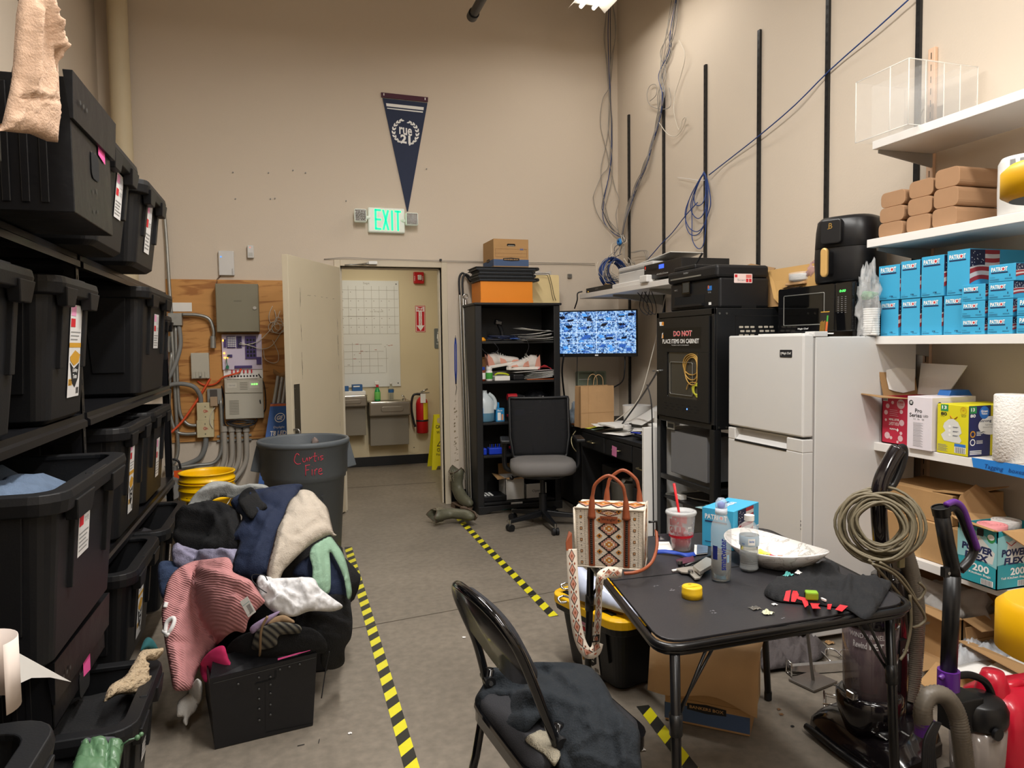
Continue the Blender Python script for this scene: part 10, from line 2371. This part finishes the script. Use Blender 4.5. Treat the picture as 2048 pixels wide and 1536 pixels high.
 # FLOOR CLUTTER ON THE RIGHT
t=TH('display_stand','brushed steel square base display stand with thin pole on the floor','display stand')
P=[onz(1577,1357,.012),onz(1628,1381,.012),onz(1675,1362,.012),onz(1624,1341,.012)]
m.hexa([V(p.x,p.y,.003)for p in P]+P,mat('brushed_steel','7f7b76',.35,metal=.8));m.mk('base_plate',t,bv=.001)
q=onz(1626,1360,.012);e_=ony(1613,1250,q.y+.0);m.cyl(q,e_,.0065,mat('brushed_steel','7f7b76'),n=12);m.mk('pole',t)
t=TH('chrome_rail','chrome rectangular tube rail lying on the floor behind the display stand','rail')
a,b=onz(1580,1336,.03),onz(1715,1326,.03);m=MB()
d=(b-a).normalized();n_=V(-d.y,d.x,0);
m.hexa([a+n_*s+U_(z)for s,z in((-.012,-.025),(.012,-.025))]+[b+n_*s+U_(z)for s,z in((.012,-.025),(-.012,-.025))]+[a+n_*s+U_(z)for s,z in((-.012,.012),(.012,.012))]+[b+n_*s+U_(z)for s,z in((.012,.012),(-.012,.012))],CHR);m.mk('tube',t)
m.tube([a-d*.005+n_*s+U_(z)for s,z in((-.022,-.024),(.022,-.024),(.022,.03),(-.022,.03))],.004,CHR,6,closed=1);m.mk('end_bracket',t)
rs=RND(55)
for k,(px,py)in en(((1620,1315),(1650,1312),(1680,1314),(1700,1310))):
 q=onz(px,py,.02);m=MB();m.tube(path([q,q+V(.03,.03,.012),q+V(.06,.01,.015),q+V(.055,-.05,.004),q+V(.06,-.08,-.01)],4),.0045,CHR,7);tag(m.mk('chrome_hook'),'bent chrome display hook on the floor behind the rail','hook','chrome hooks on the floor')
t=TH('wire_grid','bent chrome wire grid lying on the floor beside the display stand','wire rack')
for k,((a_,b_,c_,d__))in en(((1646,1386,1705,1398),(1648,1382,1650,1428),(1680,1370,1684,1425),(1650,1424,1700,1420),(1668,1370,1710,1385),(1646,1408,1705,1412))):
 m=MB();m.tube([onz(a_,b_,.012+.004*k),onz(c_,d__,.012+.004*k)],.0035,CHR,7);m.mk('wire',t)
tag(drape('dark_cloth',[(1530,1290),(1560,1278),(1600,1272),(1640,1282),(1655,1300),(1640,1318),(1600,1330),(1560,1336),(1525,1338),(1520,1310)],plane_surf((0,0,.02),Z_),mat('charcoal_cloth','4c4646',.9,var=.1,bump=.3,bs=120),step=6,puff=.05,edge=16,folds=[(1530,1310,1600,1290,5,.03),(1560,1325,1640,1300,5,.025),(1590,1280,1620,1320,5,-.02)],wr=.02,wf=.05,thick=.006,seed=3),'dark grey cloth crumpled on the floor under the table, behind the chrome rail','cloth')
def farc(label,a,b,z0,z1,mm,nm='carton',cat='carton',rz=0):
 m=MB();m.box(a+(z0,),b+(z1,),mm);o=m.mk(nm,bv=.004);return tag(o,label,cat)
obox('open brown carton lined with white plastic under the lowest shelf',2.62,2.25,.003,.30,.36,.24,CRD,(.08,.06,.10,.08),nm='cardboard_box',fm=CRDi)
blob(m,(2.76,2.42,.22),(.13,.16,.09),mat('cloudy_bag','c4c0bc',.3,alpha=.6,var=.15,vs=12,bump=.8,bs=18),14,.35,30);tag(m.mk('plastic_bag'),'cloudy white plastic bag bulging out of the open carton','plastic bag')
obox('small open dark brown carton at the right under the lowest shelf',2.60,1.93,.003,.30,.28,.17,CRDi,(.07,.05,.12,.05),nm='cardboard_box')
def fsheet(pts,z,mm,label,cat,nm,solid=.003,group=None):
 P=[onz(x,y,z+.002*i)for i,(x,y)in en(pts)];m=MB();m.add(P,[tuple(range(len(P)))],mm);o=m.mk(nm,solid=solid);return tag(o,label,cat,group)
fsheet([(1838,1365),(1872,1325),(1930,1345),(1985,1372),(2060,1405),(2060,1470),(1960,1440),(1885,1400)],.05,CRD,'flattened brown cardboard sheet on the floor behind the purple vacuum','cardboard','cardboard_sheet')
fsheet([(1905,1318),(1985,1300),(2005,1330),(1960,1350),(1915,1345)],.12,PAP,'white sheet of paper on the flattened cardboard','paper','paper_sheet',.001)
fsheet([(1962,1340),(2028,1308),(2075,1350),(2075,1410),(1985,1372)],.14,PAP,'white sheet of paper nearest the red can','paper','paper_sheet',.001)
fsheet([(1840,1290),(1870,1280),(1895,1300),(1880,1335),(1842,1345)],.03,CRDi,'torn cardboard piece standing by the vacuum hose','cardboard','cardboard_sheet')
tag(drape('plastic_bag',[(1915,1290),(1950,1275),(1985,1265),(2020,1280),(2050,1310),(2000,1318),(1950,1322),(1912,1328)],plane_surf((0,0,.14),Z_),mat('clear_wrap2','cfd2d6',.15,alpha=.45,var=.3,vs=25,bump=.9,bs=18),step=6,puff=.04,edge=12,wr=.02,wf=.06,thick=.002,seed=6),'crumpled clear plastic bag on the papers at the lower right','plastic bag')
crumple(1660,1284,.02,CRDi,'small crushed cardboard scrap by the refrigerator foot',z=.003,seed=12,nm='cardboard_scrap',cat='cardboard',flat=.6)
for(px,py,s,mm,lb)in((928,1274,.008,TIS,'tiny white paper scrap on the floor left of the chair back'),(1284,1498,.011,TIS,'small crumpled white scrap on the floor right of the chair'),(700,1466,.007,TIS,'small white button like scrap on the floor by the striped tape'),(1563,1428,.008,mat('brown_scrap','7a5a3c',.9),'small brown crumb on the floor near the file box'),(1558,1418,.007,mat('brown_scrap','7a5a3c'),'another brown crumb on the floor near the file box'),(1585,1452,.006,BPr,'tiny dark scrap on the floor in front of the vacuum head')):
 crumple(px,py,s,mm,lb,z=.0015,seed=int(px),nm='floor_scrap',cat='scrap',flat=.5)
for(px,py,a,lb)in((602,1490,.1,'small nail lying on the floor in front of the black carton'),(638,1482,1.4,'small dark staple on the floor right of the black carton')):
 q=onz(px,py,.003);m=MB();m.tube([q+V((-.012*cos(a),-.012*sin(a),0)),q+V((.012*cos(a),.012*sin(a),0))],.0014,BPr,5);tag(m.mk('floor_nail'),lb,'nail')
